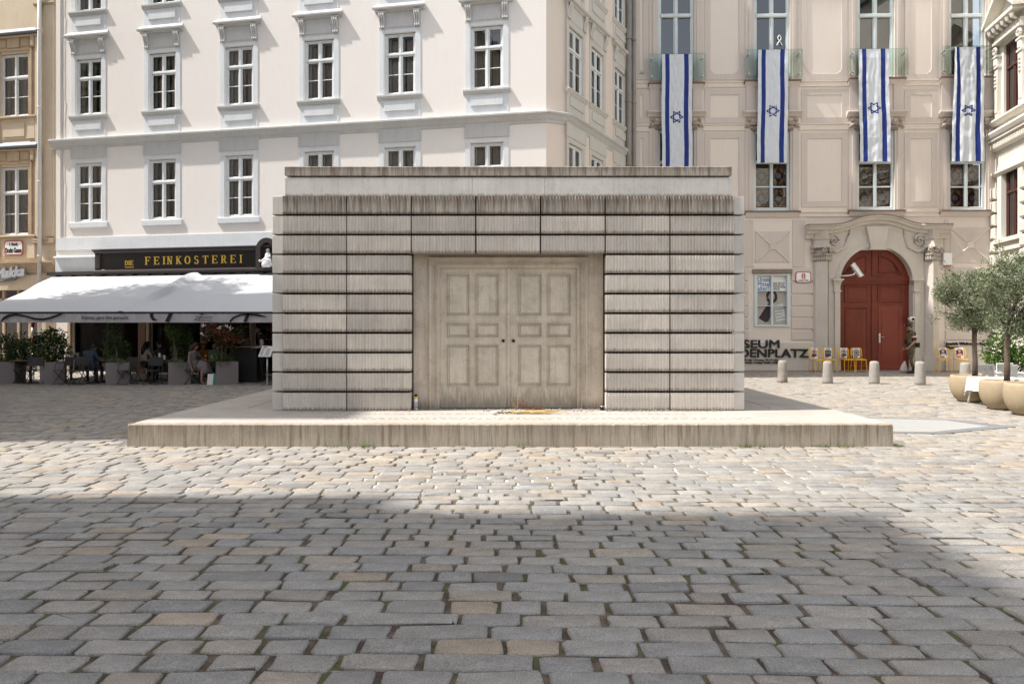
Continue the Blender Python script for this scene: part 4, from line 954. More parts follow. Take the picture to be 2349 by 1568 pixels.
    for (c0, c1) in ((ua + .1, uc_ - .06), (uc_ + .06, ub - .1)):
        for (d0, d1) in ((zz0 + .12, zm - .025), (zm + .025, zt - .05), (zt + .06, zz1 - .1)):
            g_ = MB(); g_.add([(c0, .11, d0), (c1, .11, d0), (c1, .11, d1), (c0, .11, d1)], [(0, 1, 2, 3)]); g_.build('pane', M['glass2'] if d1 > zt else M['glass'], wn_)
            if d1 < zt:                                       # leaded star window standing behind the glass
                g_ = MB(); cxx, czz = (c0 + c1) / 2, (d0 + d1) / 2; R_ = min((c1 - c0) / 2, (d1 - d0) / 2) * .98; yb = .2
                g_.box(c0, c1, yb + .01, yb + .02, d0, d1, 0)
                hx = lambda k, r: (cxx + r * math.sin(k * math.pi / 3), czz + r * math.cos(k * math.pi / 3))
                g_.prism([hx(k, R_ * .56) for k in (5, 4, 3, 2, 1, 0)][::-1] if False else [hx(k, R_ * .50) for k in (0, 5, 4, 3, 2, 1)], yb + .002, yb + .01, 1)
                for k in range(4):                            # gold and brown chevrons
                    t_ = R_ * (1.05 + .0 * k); 
                for s1 in (-1, 1):
                    for s2 in (-1, 1):
                        g_.prism([(cxx + s1 * R_ * .10, czz + s2 * R_ * 1.15), (cxx + s1 * R_ * .35, czz + s2 * R_ * 1.15), (cxx + s1 * R_ * .95, czz + s2 * R_ * .25), (cxx + s1 * R_ * .80, czz + s2 * R_ * .12)][::(1 if s1 * s2 > 0 else -1)][::-1], yb + .003, yb + .01, 2)
                        g_.prism([(cxx + s1 * R_ * .45, czz + s2 * R_ * 1.15), (cxx + s1 * R_ * .62, czz + s2 * R_ * 1.15), (cxx + s1 * R_ * 1.0, czz + s2 * R_ * .6), (cxx + s1 * R_ * 1.0, czz + s2 * R_ * .35)][::(1 if s1 * s2 > 0 else -1)][::-1], yb + .003, yb + .01, 3)
                for tri in ((0, 2, 4), (1, 3, 5)):
                    for e in range(3):
                        p_, q_ = hx(tri[e], R_ * .88), hx(tri[(e + 1) % 3], R_ * .88); g_.bar((p_[0], yb, p_[1]), (q_[0], yb, q_[1]), .017, 4, 4)
                for e in (-.5, .5): g_.bar((c0, yb, czz + e * R_ * .9), (c1, yb, czz + e * R_ * .9), .006, 4, 4)
                if 'star_glass' not in M:
                    M['star_glass'] = [mat('dark_leaded', (.10, .045, .03), .4), mat('milky_glass', (.24, .22, .24), .4), mat('amber_glass', (.42, .25, .06), .4), mat('brown_glass', (.28, .08, .03), .4), mat('lead_blue', (.035, .025, .075), .4)]
                g_.build('star_pane', M['star_glass'], wn_)
    # glass balustrade in front of the tall windows
    g_ = MB(); ztop_ = cz(m_, (130, 120, 118, 112)[i]); ga, gb_ = cu((1502, 1713, 1954 - 54 * 0, 2163)[i] - 4), cu((1607, 1826, 2070 - 4, 2281)[i])
    g_.box(ua - .38, ub + .38, -.27, -.25, z0 + .02, ztop_)
    gp = g_.build('glass_balustrade', glass_mat('balustrade_glass', (.88, .945, .915), .5) if i == 0 else bpy.data.materials['balustrade_glass'], mh)
    g_ = MB()
    for s in (-1, 1):
        for zq in (z0 + .15, ztop_ - .16): g_.bar((uc_ + s * (w_ / 2 + .27), -.29, zq), (uc_ + s * (w_ / 2 + .27), -.03, zq), .028, n=8)
    g_.build('glass_fixing', M['steel'], gp)
# ground floor: plinth, square panels with crossing ribs, rustication grooves
def xpanel(a, b, t, bo):
    m_ = (a + b) / 2; q = MB(); u0, u1, z0, z1 = cu(a), cu(b), cz(m_, bo), cz(m_, t); q.box(u0, u1, -.03, 0, z0, z1)
    cx_, cz_ = (u0 + u1) / 2, (z0 + z1) / 2
    for p_, q_ in (((u0, z0), (u1, z1)), ((u0, z1), (u1, z0))):
        d = Vector((q_[0] - p_[0], q_[1] - p_[1])).normalized(); n_ = Vector((-d.y, d.x)) * .045
        P_ = [Vector(p_) - n_, Vector(q_) - n_, Vector(q_) + n_, Vector(p_) + n_]; 
        q.add([(P_[0].x, -.031, P_[0].y), (P_[1].x, -.031, P_[1].y), (P_[2].x, -.031, P_[2].y), (P_[3].x, -.031, P_[3].y), (p_[0], -.062, p_[1]), (q_[0], -.062, q_[1])], [(0, 1, 5, 4), (4, 5, 2, 3)])
    q.box(cx_ - .11, cx_ + .11, -.075, -.03, cz_ - .11, cz_ + .11); q.build('ribbed_panel', M['mis2'], mh)
xpanel(1733, 1810, 531, 601); xpanel(2179, 2270, 523, 602); xpanel(1520, 1598, 531, 601)
zz = 0
for (a, b) in ((-.3, cu(1843)), (cu(2168), UR)):
    z_ = cz(1900, 613); 
    pass
for a, b in ((cu(1700), cu(1728)), (cu(1818), cu(1846)), (cu(2165), cu(2175))): q = MB(); q.box(a, b, -.03, 0, cz(1800, 612), cz(1800, 505)); q.build('plaster_strip', M['mis2'], mh)
# courses (projecting blocks between shadow grooves) beside poster window and right of portal
ys = [613, 646, 675, 703, 729, 756, 781]
for j in range(len(ys) - 1):
    for a, b in ((1707, 1716), (1724 - 4, 1723), (1815, 1878), (2168, 2272)):
        if a == 1720: continue
        y0_, y1_ = ys[j] + 2.2, ys[j + 1] - 2.2
        q = MB(); q.cbox(cu(a), cu(b), -.05, 0, cz(1850, y1_), cz(1850, y0_), .012); q.build('ashlar_course', M['mis2'], mh)
q = MB(); q.cbox(-.3, cu(1723), -.05, 0, cz(1850, 781 - 2), cz(1850, 615), .012) if False else None
q = MB(); q.xprism([(0, 0), (-.11, 0), (-.11, cz(1850, 786)), (0, cz(1850, 781))][::-1], -.3, cu(1878)); q.build('base_course', M['misbase'], mh); q = MB(); q.xprism([(0, 0), (-.11, 0), (-.11, cz(2200, 785)), (0, cz(2200, 780))][::-1], cu(2166), UR); q.build('base_course', M['misbase'], mh)
# portal
pc = (hport[0] + hport[1]) / 2; hw = (hport[1] - hport[0]) / 2; zsp = hport[3] - hw       # springing
def arch(r, n=24, z=zsp, c=pc, a0=0, a1=180): return [(c + r * math.cos(R(a0 + (a1 - a0) * k / n)), z + r * math.sin(R(a0 + (a1 - a0) * k / n))) for k in range(n + 1)]
def arch_band(mb, r0, r1, y0, y1):
    A0, A1 = arch(r0), arch(r1)
    for k in range(24): mb.prism([A0[k], A1[k], A1[k + 1], A0[k + 1]], y0, y1)
q = MB(); ex = hw + .42; zt_ = hport[3] + .35
A0 = arch(hw + .10)
for k in range(24):                                           # field above the arch
    (xa, za_), (xb, zb2) = A0[k], A0[k + 1]; q.prism([(xa, za_), (xa, zt_), (xb, zt_), (xb, zb2)][::1], -.10, .3)
q.box(pc - ex, pc - hw - .10, -.10, .3, 0, zt_); q.box(pc + hw + .10, pc + ex, -.10, .3, 0, zt_)
pt = q.build('portal', M['misstone'], mh)
q = MB(); arch_band(q, hw, hw + .1, -.14, .3); q.box(pc - hw - .10, pc - hw, -.14, .3, 0, zsp); q.box(pc + hw, pc + hw + .10, -.14, .3, 0, zsp); q.build('archivolt', M['misstone'], pt)
q = MB(); arch_band(q, hw + .1, hw + .17, -.125, -.1); q.build('arch_moulding', M['misstone'], pt)
for s in (-1, 1):                                             # impost caps and bases
    q = MB(); c_ = pc + s * (hw + .13)
    for (w1, p_, z0, z1) in ((.13, .20, zsp - .10, zsp), (.16, .24, zsp, zsp + .07), (.20, .30, zsp + .07, zsp + .13), (.11, .19, zsp - .30, zsp - .10), (.14, .22, zsp - .36, zsp - .30)): q.box(c_ - w1, c_ + w1, -p_, 0, z0, z1)
    q.box(c_ - .09, c_ + .09, -.18, 0, 0, zsp - .36); q.prism([(c_ - (.12 if s > 0 else .16), 0), (c_ + (.16 if s > 0 else .12), 0), (c_ + .10, .6), (c_ - .10, .6)], -.22, 0); q.build('impost', M['misstone'], pt)
# flanking pilasters set at an angle with composite capitals
zc0, zc1 = cz(1880, 601), cz(1880, 570)
zent = cz(1880, 520)
for s in (-1, 1):
    xo = cu(1881) if s < 0 else cu(2133); xw = .36
    q = MB(); mm_ = MB()
    base = [(xo - .34, 0), (xo - .30, -.22), (xo + .12 * -s, -.5), (xo + .30, -.22), (xo + .34, 0)]
    q.zprism([(xo - .30, 0), (xo - .24, -.16), (xo - s * .10, -.40), (xo + .24, -.16), (xo + .30, 0)], .62, zc0)
    q.zprism([(xo - .36, 0), (xo - .32, -.22), (xo - s * .12, -.50), (xo + .32, -.22), (xo + .36, 0)], 0, .5)
    q.zprism([(xo - .33, 0), (xo - .28, -.19), (xo - s * .11, -.45), (xo + .28, -.19), (xo + .33, 0)], .5, .62)
    for z0, z1, e in ((zc1, zc1 + .12, .38), (zc1 + .12, zc1 + .32, .33), (zc1 + .32, zc1 + .38, .37), (zc1 + .38, zent - .12, .31)):
        q.zprism([(xo - e, 0), (xo - e + .05, -e * .6), (xo - s * .11, -e * 1.35), (xo + e - .05, -e * .6), (xo + e, 0)], z0, z1)
    q.build('pilaster', M['misstone'], pt)
    q = MB()
    for k, (dx, dy) in enumerate(((-.34, -.14), (-s * .11 - .13, -.43), (-s * .11 + .13, -.43), (.34, -.14))):
        for t in range(9): a = t * .75; r = .10 * (1 - t * .1); q.ball((xo + dx + r * math.cos(a), dy - .02, zc1 - .12 + r * math.sin(a)), .035, 6)
    for k in range(11):
        t = k / 10; dx = -.3 + .6 * t; dy = -.18 - .24 * (1 - abs(t - (.5 - s * .16)) * 1.8); q.ball((xo + dx, dy, zc0 + .1), .055, 6, (.8, .7, 1.7)); q.ball((xo + dx, dy - .02, zc0 + .24), .05, 6, (.8, .7, 1.2))
    q.zprism([(xo - .27, 0), (xo - .22, -.16), (xo - s * .10, -.37), (xo + .22, -.16), (xo + .27, 0)], zc0, zc1); q.build('capital', mat('capital_stone', (.47, .42, .36), .9, .7, 16, .8, 24) if s < 0 else bpy.data.materials['capital_stone'], pt, smooth=True)
# curved hood cornice: flat ears, sweeping up over the middle
def hoodz(x):
    t = abs(x - pc); w1, w2 = cu(2098) - pc, cu(2150) - pc
    z_e = cz(2007, 519); z_m = cz(2007, 496)
    if t < w1 * .72: return z_m - (z_m - z_e) * .62 * (t / (w1 * .72)) ** 2
    if t < w1 * 1.3: k = (t - w1 * .72) / (w1 * .58); a = z_m - (z_m - z_e) * .62; return a + (z_e - a) * (1 - (1 - k) ** 2)
    return z_e
q = MB(); xs = [cu(1846) + (cu(2169) - cu(1846)) * k / 60 for k in range(61)]
prof = [(0, .02), (-.50, 0), (-.52, -.05), (-.44, -.09), (-.40, -.17), (-.28, -.21), (-.25, -.30), (-.16, -.33), (-.14, -.48), (0, -.48)]
vs = []; n = len(prof)
for x in xs:
    t = abs(x - pc); k = 1 if (t > 1.05 * (cu(2098) - pc)) else .78
    for y, z in prof: vs.append((x, y * k, hoodz(x) + z))
fs = [(i * n + j, (i + 1) * n + j, (i + 1) * n + (j + 1) % n, i * n + (j + 1) % n) for i in range(60) for j in range(n)] + [tuple(range(n - 1, -1, -1)), tuple(range(60 * n, 61 * n))]
q.add(vs, fs); q.build('hood_cornice', M['misstone'], pt)
q = MB(); vs = []
for x in xs: k = 1 if (abs(x - pc) > 1.05 * (cu(2098) - pc)) else .78; vs += [(x, 0, hoodz(x) + .045), (x, -.54 * k, hoodz(x) + .02), (x, -.54 * k, hoodz(x) + .001), (x, 0, hoodz(x) + .021)]
q.add(vs, [(i * 4 + j, (i + 1) * 4 + j, (i + 1) * 4 + (j + 1) % 4, i * 4 + (j + 1) % 4) for i in range(60) for j in range(4)]); q.build('hood_flashing', M['misdark'], pt)
q = MB(); zt2 = hoodz(pc) - .48
for k in range(30):                                           # tympanum under the curved hood
    x0 = cu(1905) + (cu(2110) - cu(1905)) * k / 30; x1 = cu(1905) + (cu(2110) - cu(1905)) * (k + 1) / 30
    q.prism([(x0, zsp + hw * .9), (x1, zsp + hw * .9), (x1, hoodz(x1) - .45), (x0, hoodz(x0) - .45)], -.098, 0)
q.build('tympanum', M['misstone'], pt)
q = MB(); zk0, zk1 = hport[3] - .05, hoodz(pc) - .42; q.prism([(pc - .26, zk0), (pc + .26, zk0), (pc + .42, zk1), (pc - .42, zk1)], -.24, -.06); q.box(pc - .30, pc + .30, -.27, -.06, zk0 - .08, zk0); q.build('keystone', M['misstone'], pt)
for s in (-1, 1):                                             # scroll brackets
    q = MB(); cx_ = pc + s * (hw + .12); cz_ = cz(2007, 553); pts_ = []
    for t in range(26): a = t * .48; r = .30 * math.exp(-t * .075); pts_.append((cx_ + s * .12 + r * math.cos(a) * s, -.16, cz_ + r * math.sin(a)))
    q.tube(pts_, [.05 - .0011 * t for t in range(26)], 6)
    pts_ = [(cx_ + s * .42, -.16, cz_), (cx_ + s * .34, -.15, cz_ - .28), (cx_ + s * .05, -.14, cz_ - .42), (cx_ - s * .3, -.13, cz_ - .25), (cx_ - s * .42, -.13, cz_ + .15), (cx_ - s * .5, -.13, cz_ + .52), (cx_ - s * .36, -.15, cz_ + .62), (cx_ - s * .28, -.15, cz_ + .50)]
    q.tube(pts_, [.05, .055, .055, .05, .045, .045, .035, .02], 6)
    q.build('scroll', M['misstone'], pt, smooth=True)
# red door: arched fanlight boards and two leaves, a wicket in the right one
dr = MB(); yD = .16; zr = cz(2007, 643)
ap = arch(hw + .02, 24)
for k in range(24):
    if ap[k + 1][1] <= zr and ap[k][1] <= zr: continue
    (xa, za_), (xb, zb2) = ap[k], ap[k + 1]; dr.prism([(xa, zsp - .2), (xa, za_), (xb, zb2), (xb, zsp - .2)], yD, yD + .1)
dr.box(pc - hw - .02, pc + hw + .02, yD, yD + .1, .02, zsp - .2)
door = dr.build('door', M['doorwood'], mh)
q = MB()
for k, (z_, pr) in enumerate(((zr + .14, .05), (zr + .05, .10), (zr - .03, .07), (zr - .11, .035))): q.cbox(pc - hw, pc + hw, yD - pr, yD, z_ - .05, z_ + .045, .012)
q.build('transom', M['doorwood'], door)
q = MB(); q.cbox(pc - .06, pc + .04, yD - .035, yD, .03, zr - .17, .015); q.cbox(pc - .05, pc + .05, yD - .035, yD, zr + .19, hport[3] - .05, .015); q.build('meeting_stile', M['doorwood'], door)
def dpanel(a, b, t, bo, m='doorwood', d=.03, nm='door_panel'):
    u0, u1, z0, z1 = cu(a), cu(b), cz(2007, bo), cz(2007, t); q = MB(); s_ = .07
    def rg(i0, i1, y0, y1):
        A_ = [(u0 + i0, y0, z0 + i0), (u1 - i0, y0, z0 + i0), (u1 - i0, y0, z1 - i0), (u0 + i0, y0, z1 - i0)]; B_ = [(u0 + i1, y1, z0 + i1), (u1 - i1, y1, z0 + i1), (u1 - i1, y1, z1 - i1), (u0 + i1, y1, z1 - i1)]
        q.add(A_ + B_, [(0, 1, 5, 4), (1, 2, 6, 5), (2, 3, 7, 6), (3, 0, 4, 7)])
    rg(-.02, 0, yD - .002, yD - d); rg(0, .035, yD - d, yD - d); rg(.035, .075, yD - d, yD - .004); rg(.075, .16, yD - .004, yD - .018)
    i = .16; q.add([(u0 + i, yD - .018, z0 + i), (u1 - i, yD - .018, z0 + i), (u1 - i, yD - .018, z1 - i), (u0 + i, yD - .018, z1 - i)], [(0, 1, 2, 3)])
    q.build(nm, M[m], door)
dpanel(1942, 1996, 654, 692); dpanel(2018, 2077, 654, 692); dpanel(1943, 1995, 704, 842)
q = MB(); q.cbox(cu(2019), cu(2076), yD - .02, yD, .04, cz(2007, 701), .01); wk = q.build('wicket_door', M['wicket'], door)
q = MB(); u0, u1 = cu(2026), cu(2068); z1 = cz(2007, 710); q.box(u0, u1, yD - .032, yD - .02, .3, .34); q.box(u0, u1, yD - .032, yD - .02, z1 - .04, z1); q.box(u0, u0 + .04, yD - .032, yD - .02, .34, z1 - .04); q.box(u1 - .04, u1, yD - .032, yD - .02, .34, z1 - .04); q.build('wicket_moulding', M['wicket'], wk) if False else q.build('wicket_moulding', M['wicket'], door)
q = MB(); xh = cu(2021.5); q.cbox(xh - .035, xh + .035, yD - .05, yD - .02, 1.05, 1.42, .008); q.bar((xh, yD - .09, 1.28), (xh + .15, yD - .09, 1.27), .014); q.bar((xh, yD - .03, 1.28), (xh, yD - .09, 1.28), .014); q.ball((xh, yD - .055, 1.15), .02, 8); q.build('handle', M['steel'], door)
# quarter panels of the fanlight
for s in (-1, 1):
    r = hw * .80; c0 = s * .22; z0 = zr + .30
    pts_ = [(pc + c0, z0)] + [(pc + s * r * math.cos(R(a)), zsp + r * math.sin(R(a))) for a in range(0, 81, 8) if r * math.cos(R(a)) > .24]
    pts_ = [(pc + c0, z0), (pc + s * r, z0), *pts_[1:], (pc + c0, zsp + math.sqrt(r * r - .22 ** 2))]
    q = MB(); n = len(pts_); cc = Vector((sum(p[0] for p in pts_) / n, sum(p[1] for p in pts_) / n))
    rings_ = []
    for sc_, yy in ((1.03, yD - .002), (1, yD - .035), (.93, yD - .035), (.86, yD - .004), (.70, yD - .016)): rings_.append([(cc.x + (p[0] - cc.x) * sc_, yy, cc.y + (p[1] - cc.y) * sc_) for p in pts_])
    V2 = [v for rg_ in rings_ for v in rg_]; F2 = [(i * n + j, i * n + (j + 1) % n, (i + 1) * n + (j + 1) % n, (i + 1) * n + j) for i in range(4) for j in range(n)] + [tuple(range(4 * n, 5 * n))]
    if s < 0: F2 = [f[::-1] for f in F2]
    q.add(V2, F2); q.build('door_panel', M['doorwood'], door)
# poster window
q = MB(); u0, u1, z0, z1 = hposter; m_ = 1770
q.cbox(u0 - .06, u0 + .06, -.06, .1, z0 - .02, z1, .01); q.cbox(u1 - .06, u1 + .06, -.06, .1, z0 - .02, z1, .01); q.cbox(u0 + .06, u1 - .06, -.06, .1, z1 - .08, z1, .01); q.cbox(u0 + .06, u1 - .06, -.06, .1, z0 - .02, z0 + .06, .01); q.cbox((u0 + u1) / 2 - .04, (u0 + u1) / 2 + .04, -.05, .1, z0 + .06, z1 - .08, .01)
for yy in (667, 701): zz = cz(m_, yy); q.cbox(u0 + .06, u1 - .06, -.025, .08, zz - .015, zz + .015, .005)
pw = q.build('window', M['mframe'], mh); q = MB(); q.box(u0 - .12, u1 + .12, -.12, 0, z1 + .02, z1 + .17); q.build('roller_box', M['misdark'], pw)
q = MB(); q.box(u0 - .02, u1 + .02, .12, .14, z0, z1); q.build('back_board', M['misbase'], pw)
pm = (u0 + u1) / 2; root = C
poster = empty('poster', C.w(pm, .09, (z0 + z1) / 2), C.a); tag(poster, 'museum poster with dark key and handwritten tag behind the ground-floor window', 'poster')
hz_ = (z0 + z1) / 2; ZL = lambda py: cz(m_, py) - hz_; UL = lambda px: cu(px) - pm
q = MB(); q.box(u0 + .06 - pm, u1 - .06 - pm, 0, .015, z0 + .06 - hz_, z1 - .08 - hz_); q.build('backing', mat('poster_grey', (.42, .39, .35), .6), poster)
q = MB(); q.box(UL(1738), UL(1769.5), -.004, 0, ZL(666), z1 - .09 - hz_); q.box(UL(1774), UL(1806), -.004, 0, ZL(666), z1 - .09 - hz_); q.build('white_field', M['white'], poster)
q = MB()
for s_, py in (('Unser', 646.5), ('Mittel-', 657), ('alter!', 668 - 1.5)): text_mb(q, s_, .235, .001, UL(1739.2), ZL(py - 1), -.008, sx=.88, off=.0022)
q.build('headline', mat('poster_blue', (.05, .16, .38), .6), poster)
q = MB()
for k, s_ in enumerate(('DIE ERSTE', 'JÜDISCHE', 'GEMEINDE IN', 'WIEN')): text_mb(q, s_, .085, .001, UL(1775.6), ZL(650.5 + k * 4.7), -.008, sp=1.15, off=.002)
q.build('small_print', M['print'], poster)
q = MB(); c_ = (UL(1772), ZL(680)); rr = .20
q.tube([(c_[0] + rr * .85 * math.cos(a / 16 * 2 * math.pi), -.006, c_[1] + rr * 1.05 * math.sin(a / 16 * 2 * math.pi)) for a in range(17)], .055, 5)
q.prism([(UL(1764), ZL(696)), (UL(1770.5), ZL(690)), (UL(1768), ZL(708)), (UL(1768.5), ZL(725)), (UL(1764), ZL(737)), (UL(1757), ZL(739)), (UL(1742), ZL(729)), (UL(1750), ZL(716))], -.02, 0); q.v = [(x, max(y, -.02) * .4 - .002, z) for x, y, z in q.v]
q.build('key_picture', mat('key_picture', (.055, .038, .042), .8, .7, 14), poster)
q = MB(); q.add([(UL(1776.5), -.010, ZL(702)), (UL(1783), -.010, ZL(737.5)), (UL(1804.5), -.010, ZL(732.5)), (UL(1797), -.010, ZL(695))], [(0, 1, 2, 3)]); q.build('tag_picture', mat('tag_picture', (.62, .63, .62), .7), poster)
q = MB()
for k, s_ in enumerate(('Synagoge?', 'Händler?', 'Mikwe?', 'Weinkeller?')): text_mb(q, s_, .085, .0005, UL(1779 + k * .9), ZL(711.5 + k * 7), -.013, rot=R(10), shear=.3)
q.tube([(UL(1775), -.012, ZL(679)), (UL(1781), -.012, ZL(680)), (UL(1785), -.012, ZL(697))], .004, 4); q.build('handwriting', M['print'], poster)
# downpipes between the houses
dp = MB()
for px, r_, yy in ((1440, .10, -.28), (1453, .07, -.16)):
    u_ = cu(px); dp.tube([(u_, yy, 0), (u_, yy, 17.5)], r_, 10)
    for z_ in (3, 5.4, 7.8, 10.2, 12.6): dp.tube([(u_, yy, z_), (u_, yy, z_ + .06)], r_ * 1.25, 10)
dp.build('downpipe', M['pipe2'], mh, smooth=True)
# ---- ornate cream house on the right edge
D = Fac(2282, 25.9, -101.5)
rh = empty('ornate_house', D.w(0), D.a); tag(rh, 'pale yellow ornate house with rusticated stones and brown window frames at right', 'house')
du = D.u; dz = D.z
Lr = 19.0; win_u = [(du(2306), du(2336))]; wu0, wu1 = win_u[0]; wwd = 1.15; wc = (wu0 + wu1) / 2
wcs = [wc + 2.75 * k for k in range(6)]
zu0, zu1 = dz(2315, 262), dz(2315, 95); zl0, zl1 = dz(2315, 545), dz(2315, 385)
q = MB(); holed(q, 0, Lr, 0, 17.5, [(c - wwd / 2, c + wwd / 2, a, b) for c in wcs for a, b in ((zu0, zu1), (zl0, zl1))], .3); q.build('wall', M['rcream'], rh)
q = MB(); q.box(.0, Lr, 1.4, 8, 0, 17.4); q.build('inner_core', M['dark'], rh)
q = MB(); q.box(0, Lr, -.3, 8, 17.4, 17.7); q.build('roof', M['zinc'], rh)
q = MB(); q.box(Lr, Lr + .02, 0, 8, 0, 17.4); q.build('side_wall', M['rcream'], rh)
zc = dz(2280, 318)
q = MB(); q.xprism([(0, zc + .12), (-.36, zc + .10), (-.38, zc + .02), (-.32, zc - .10), (-.27, zc - .12), (-.27, zc - .22), (-.17, zc - .26), (-.15, zc - .50), (-.1, zc - .55), (0, zc - .55)], -.1, Lr); q.build('main_cornice', M['rcream'], rh)
q = MB(); k = 0
while k * .11 < Lr: q.box(k * .11, k * .11 + .06, -.21, -.14, zc - .48, zc - .30); k += 1
d_ = q.build('dentils', M['rcream'], rh); d_['kind'] = 'stuff'
zc2 = dz(2280, 405); q = MB(); q.xprism([(0, zc2 + .1), (-.16, zc2 + .08), (-.16, zc2), (-.08, zc2 - .08), (0, zc2 - .08)], 0, Lr); q.xprism([(0, zu0 - .02), (-.28, zu0 - .03), (-.28, zu0 - .1), (-.16, zu0 - .2), (0, zu0 - .2)], 0, Lr); q.build('string_course', M['rcream'], rh)
for i, c in enumerate(wcs):
    for (a, b) in ((zu0, zu1), (zl0, zl1)):
        window(rh, wwd, b - a, .66, [], (c, .1, a), fm='rwood', fw=.08, mull=.05)
    # rusticated quoins either side of lower window
    for s in (-1, 1):
        zq = zc2 - .5; j = 0
        while zq > .3:
            x = sorted((c + s * (wwd / 2 + .32), c + s * (wwd / 2 + .32 + .55)))
            if s > 0 or i == 0:
                q = MB(); q.cbox(x[0], x[1], -.20, 0, zq - .42, zq, .05); q.build('rusticated_block', M['rrust'], rh)
            zq -= .50; j += 1
    q = MB(); q.box(c - wwd / 2 - .3, c - wwd / 2, -.08, 0, zl0 - .05, zl1 + .2); q.box(c + wwd / 2, c + wwd / 2 + .3, -.08, 0, zl0 - .05, zl1 + .2); q.box(c - wwd / 2, c + wwd / 2, -.08, 0, zl1 + .02, zl1 + .2)
    q.box(c - wwd / 2 - .35, c + wwd / 2 + .35, -.2, 0, zl0 - .15, zl0); q.box(c - wwd / 2 - .2, c + wwd / 2 + .2, -.1, 0, zl0 - .45, zl0 - .15)
    sr = q.build('window_surround', M['rcream'], rh)
    for s in (-1, 1):
        x = c + s * (wwd / 2 + .28); q = MB()
        q.box(x - .16, x + .16, -.12, 0, zu0, zu0 + .25); q.prism([(x - .10, zu0 + .25), (x + .10, zu0 + .25), (x + .15, zu1 - .75), (x - .15, zu1 - .75)], -.14, 0); q.box(x - .17, x + .17, -.18, 0, zu1 - .75, zu1 - .68); q.cbox(x - .13, x + .13, -.19, 0, zu1 - .68, zu1 - .35, .05); q.box(x - .18, x + .18, -.2, 0, zu1 - .35, zu1 - .28)
        for k in range(8): a = k * .8; q.ball((x + .12 * math.cos(a), -.17, zu1 - .1 + .1 * math.sin(a)), .055, 6)
        for k in range(4): q.ball((x, -.16, zu1 - 1.0 - .14 * k), .05, 6, (1.3, .8, 1))
        q.build('pilaster', M['rcream'], sr)
    q = MB(); zp = zu1 + .12; q.box(c - .95, c + .95, -.22, 0, zp, zp + .10); q.box(c - .95, c + .95, -.16, 0, zp + .1, zp + .3)
    for k in range(6): x = c - .8 + k * .32; q.tube([(x, -.38, zp + .5), (x, -.36, zp + .38), (x, -.22, zp + .30)], [.08, .06, .04], 7)
    q.box(c - 1.0, c + 1.0, -.45, 0, zp + .58, zp + .70); q.prism([(c - 1.02, zp + .70), (c + 1.02, zp + .70), (c, zp + 1.55)], -.10, 0)
    for s in (-1, 1):
        P_ = [(c + s * 1.15, zp + .66), (c + s * 1.15, zp + .82), (c, zp + 1.80), (c, zp + 1.60)]
        q.prism(P_[::s * -1] if s > 0 else P_[::1][::-1][::-1], -.5, 0)
    q.build('pediment', M['rcream'], sr)
    q = MB(); q.cbox(c - .35, c + .35, -.12, 0, zu0 - 1.0, zu0 - .35, .05); q.build('cartouche', M['rcream'], sr)
# ---------------------------------------------------------------- lettering, signs, banners
_h = MB(); text_mb(_h, 'H', 1.0, 0, 0, 0); CAPR = max(v[2] for v in _h.v)
def fit_text(mb, s, x0, x1, zb, cap, y=0, ext=.01, off=0, rot=0, shear=0):
    """lettering from x0 to x1 with capital height cap, baseline zb"""
    t = MB(); text_mb(t, s, 1.0, 0, 0, 0, off=0); xs = [v[0] for v in t.v]; w = max(xs) - min(xs); size = cap / CAPR
    text_mb(mb, s, size, ext, x0 - min(xs) * size * ((x1 - x0) / (w * size)), zb, y, off=off, sx=(x1 - x0) / (w * size), rot=rot, shear=shear)
def seg(mb, x0, z0, x1, z1, th, y0, y1):
    d = Vector((x1 - x0, z1 - z0)); L_ = d.length; d /= L_; n = Vector((-d.y, d.x)) * th / 2; a, b = Vector((x0, z0)), Vector((x1, z1))
    P = [a + n * -1, b + n * -1, b + n, a + n]; mb.prism([(p.x, p.y) for p in P], y0, y1)
def arcseg(mb, cx, cz, rx, rz_, a0, a1, tv, th_, y0, y1, n=12):
    for k in range(n):
        a, b = R(a0 + (a1 - a0) * k / n), R(a0 + (a1 - a0) * (k + 1) / n); m_ = (a + b) / 2; t = th_ + (tv - th_) * abs(math.cos(m_))
        seg(mb, cx + rx * math.cos(a), cz + rz_ * math.sin(a), cx + rx * math.cos(b), cz + rz_ * math.sin(b), t, y0, y1)
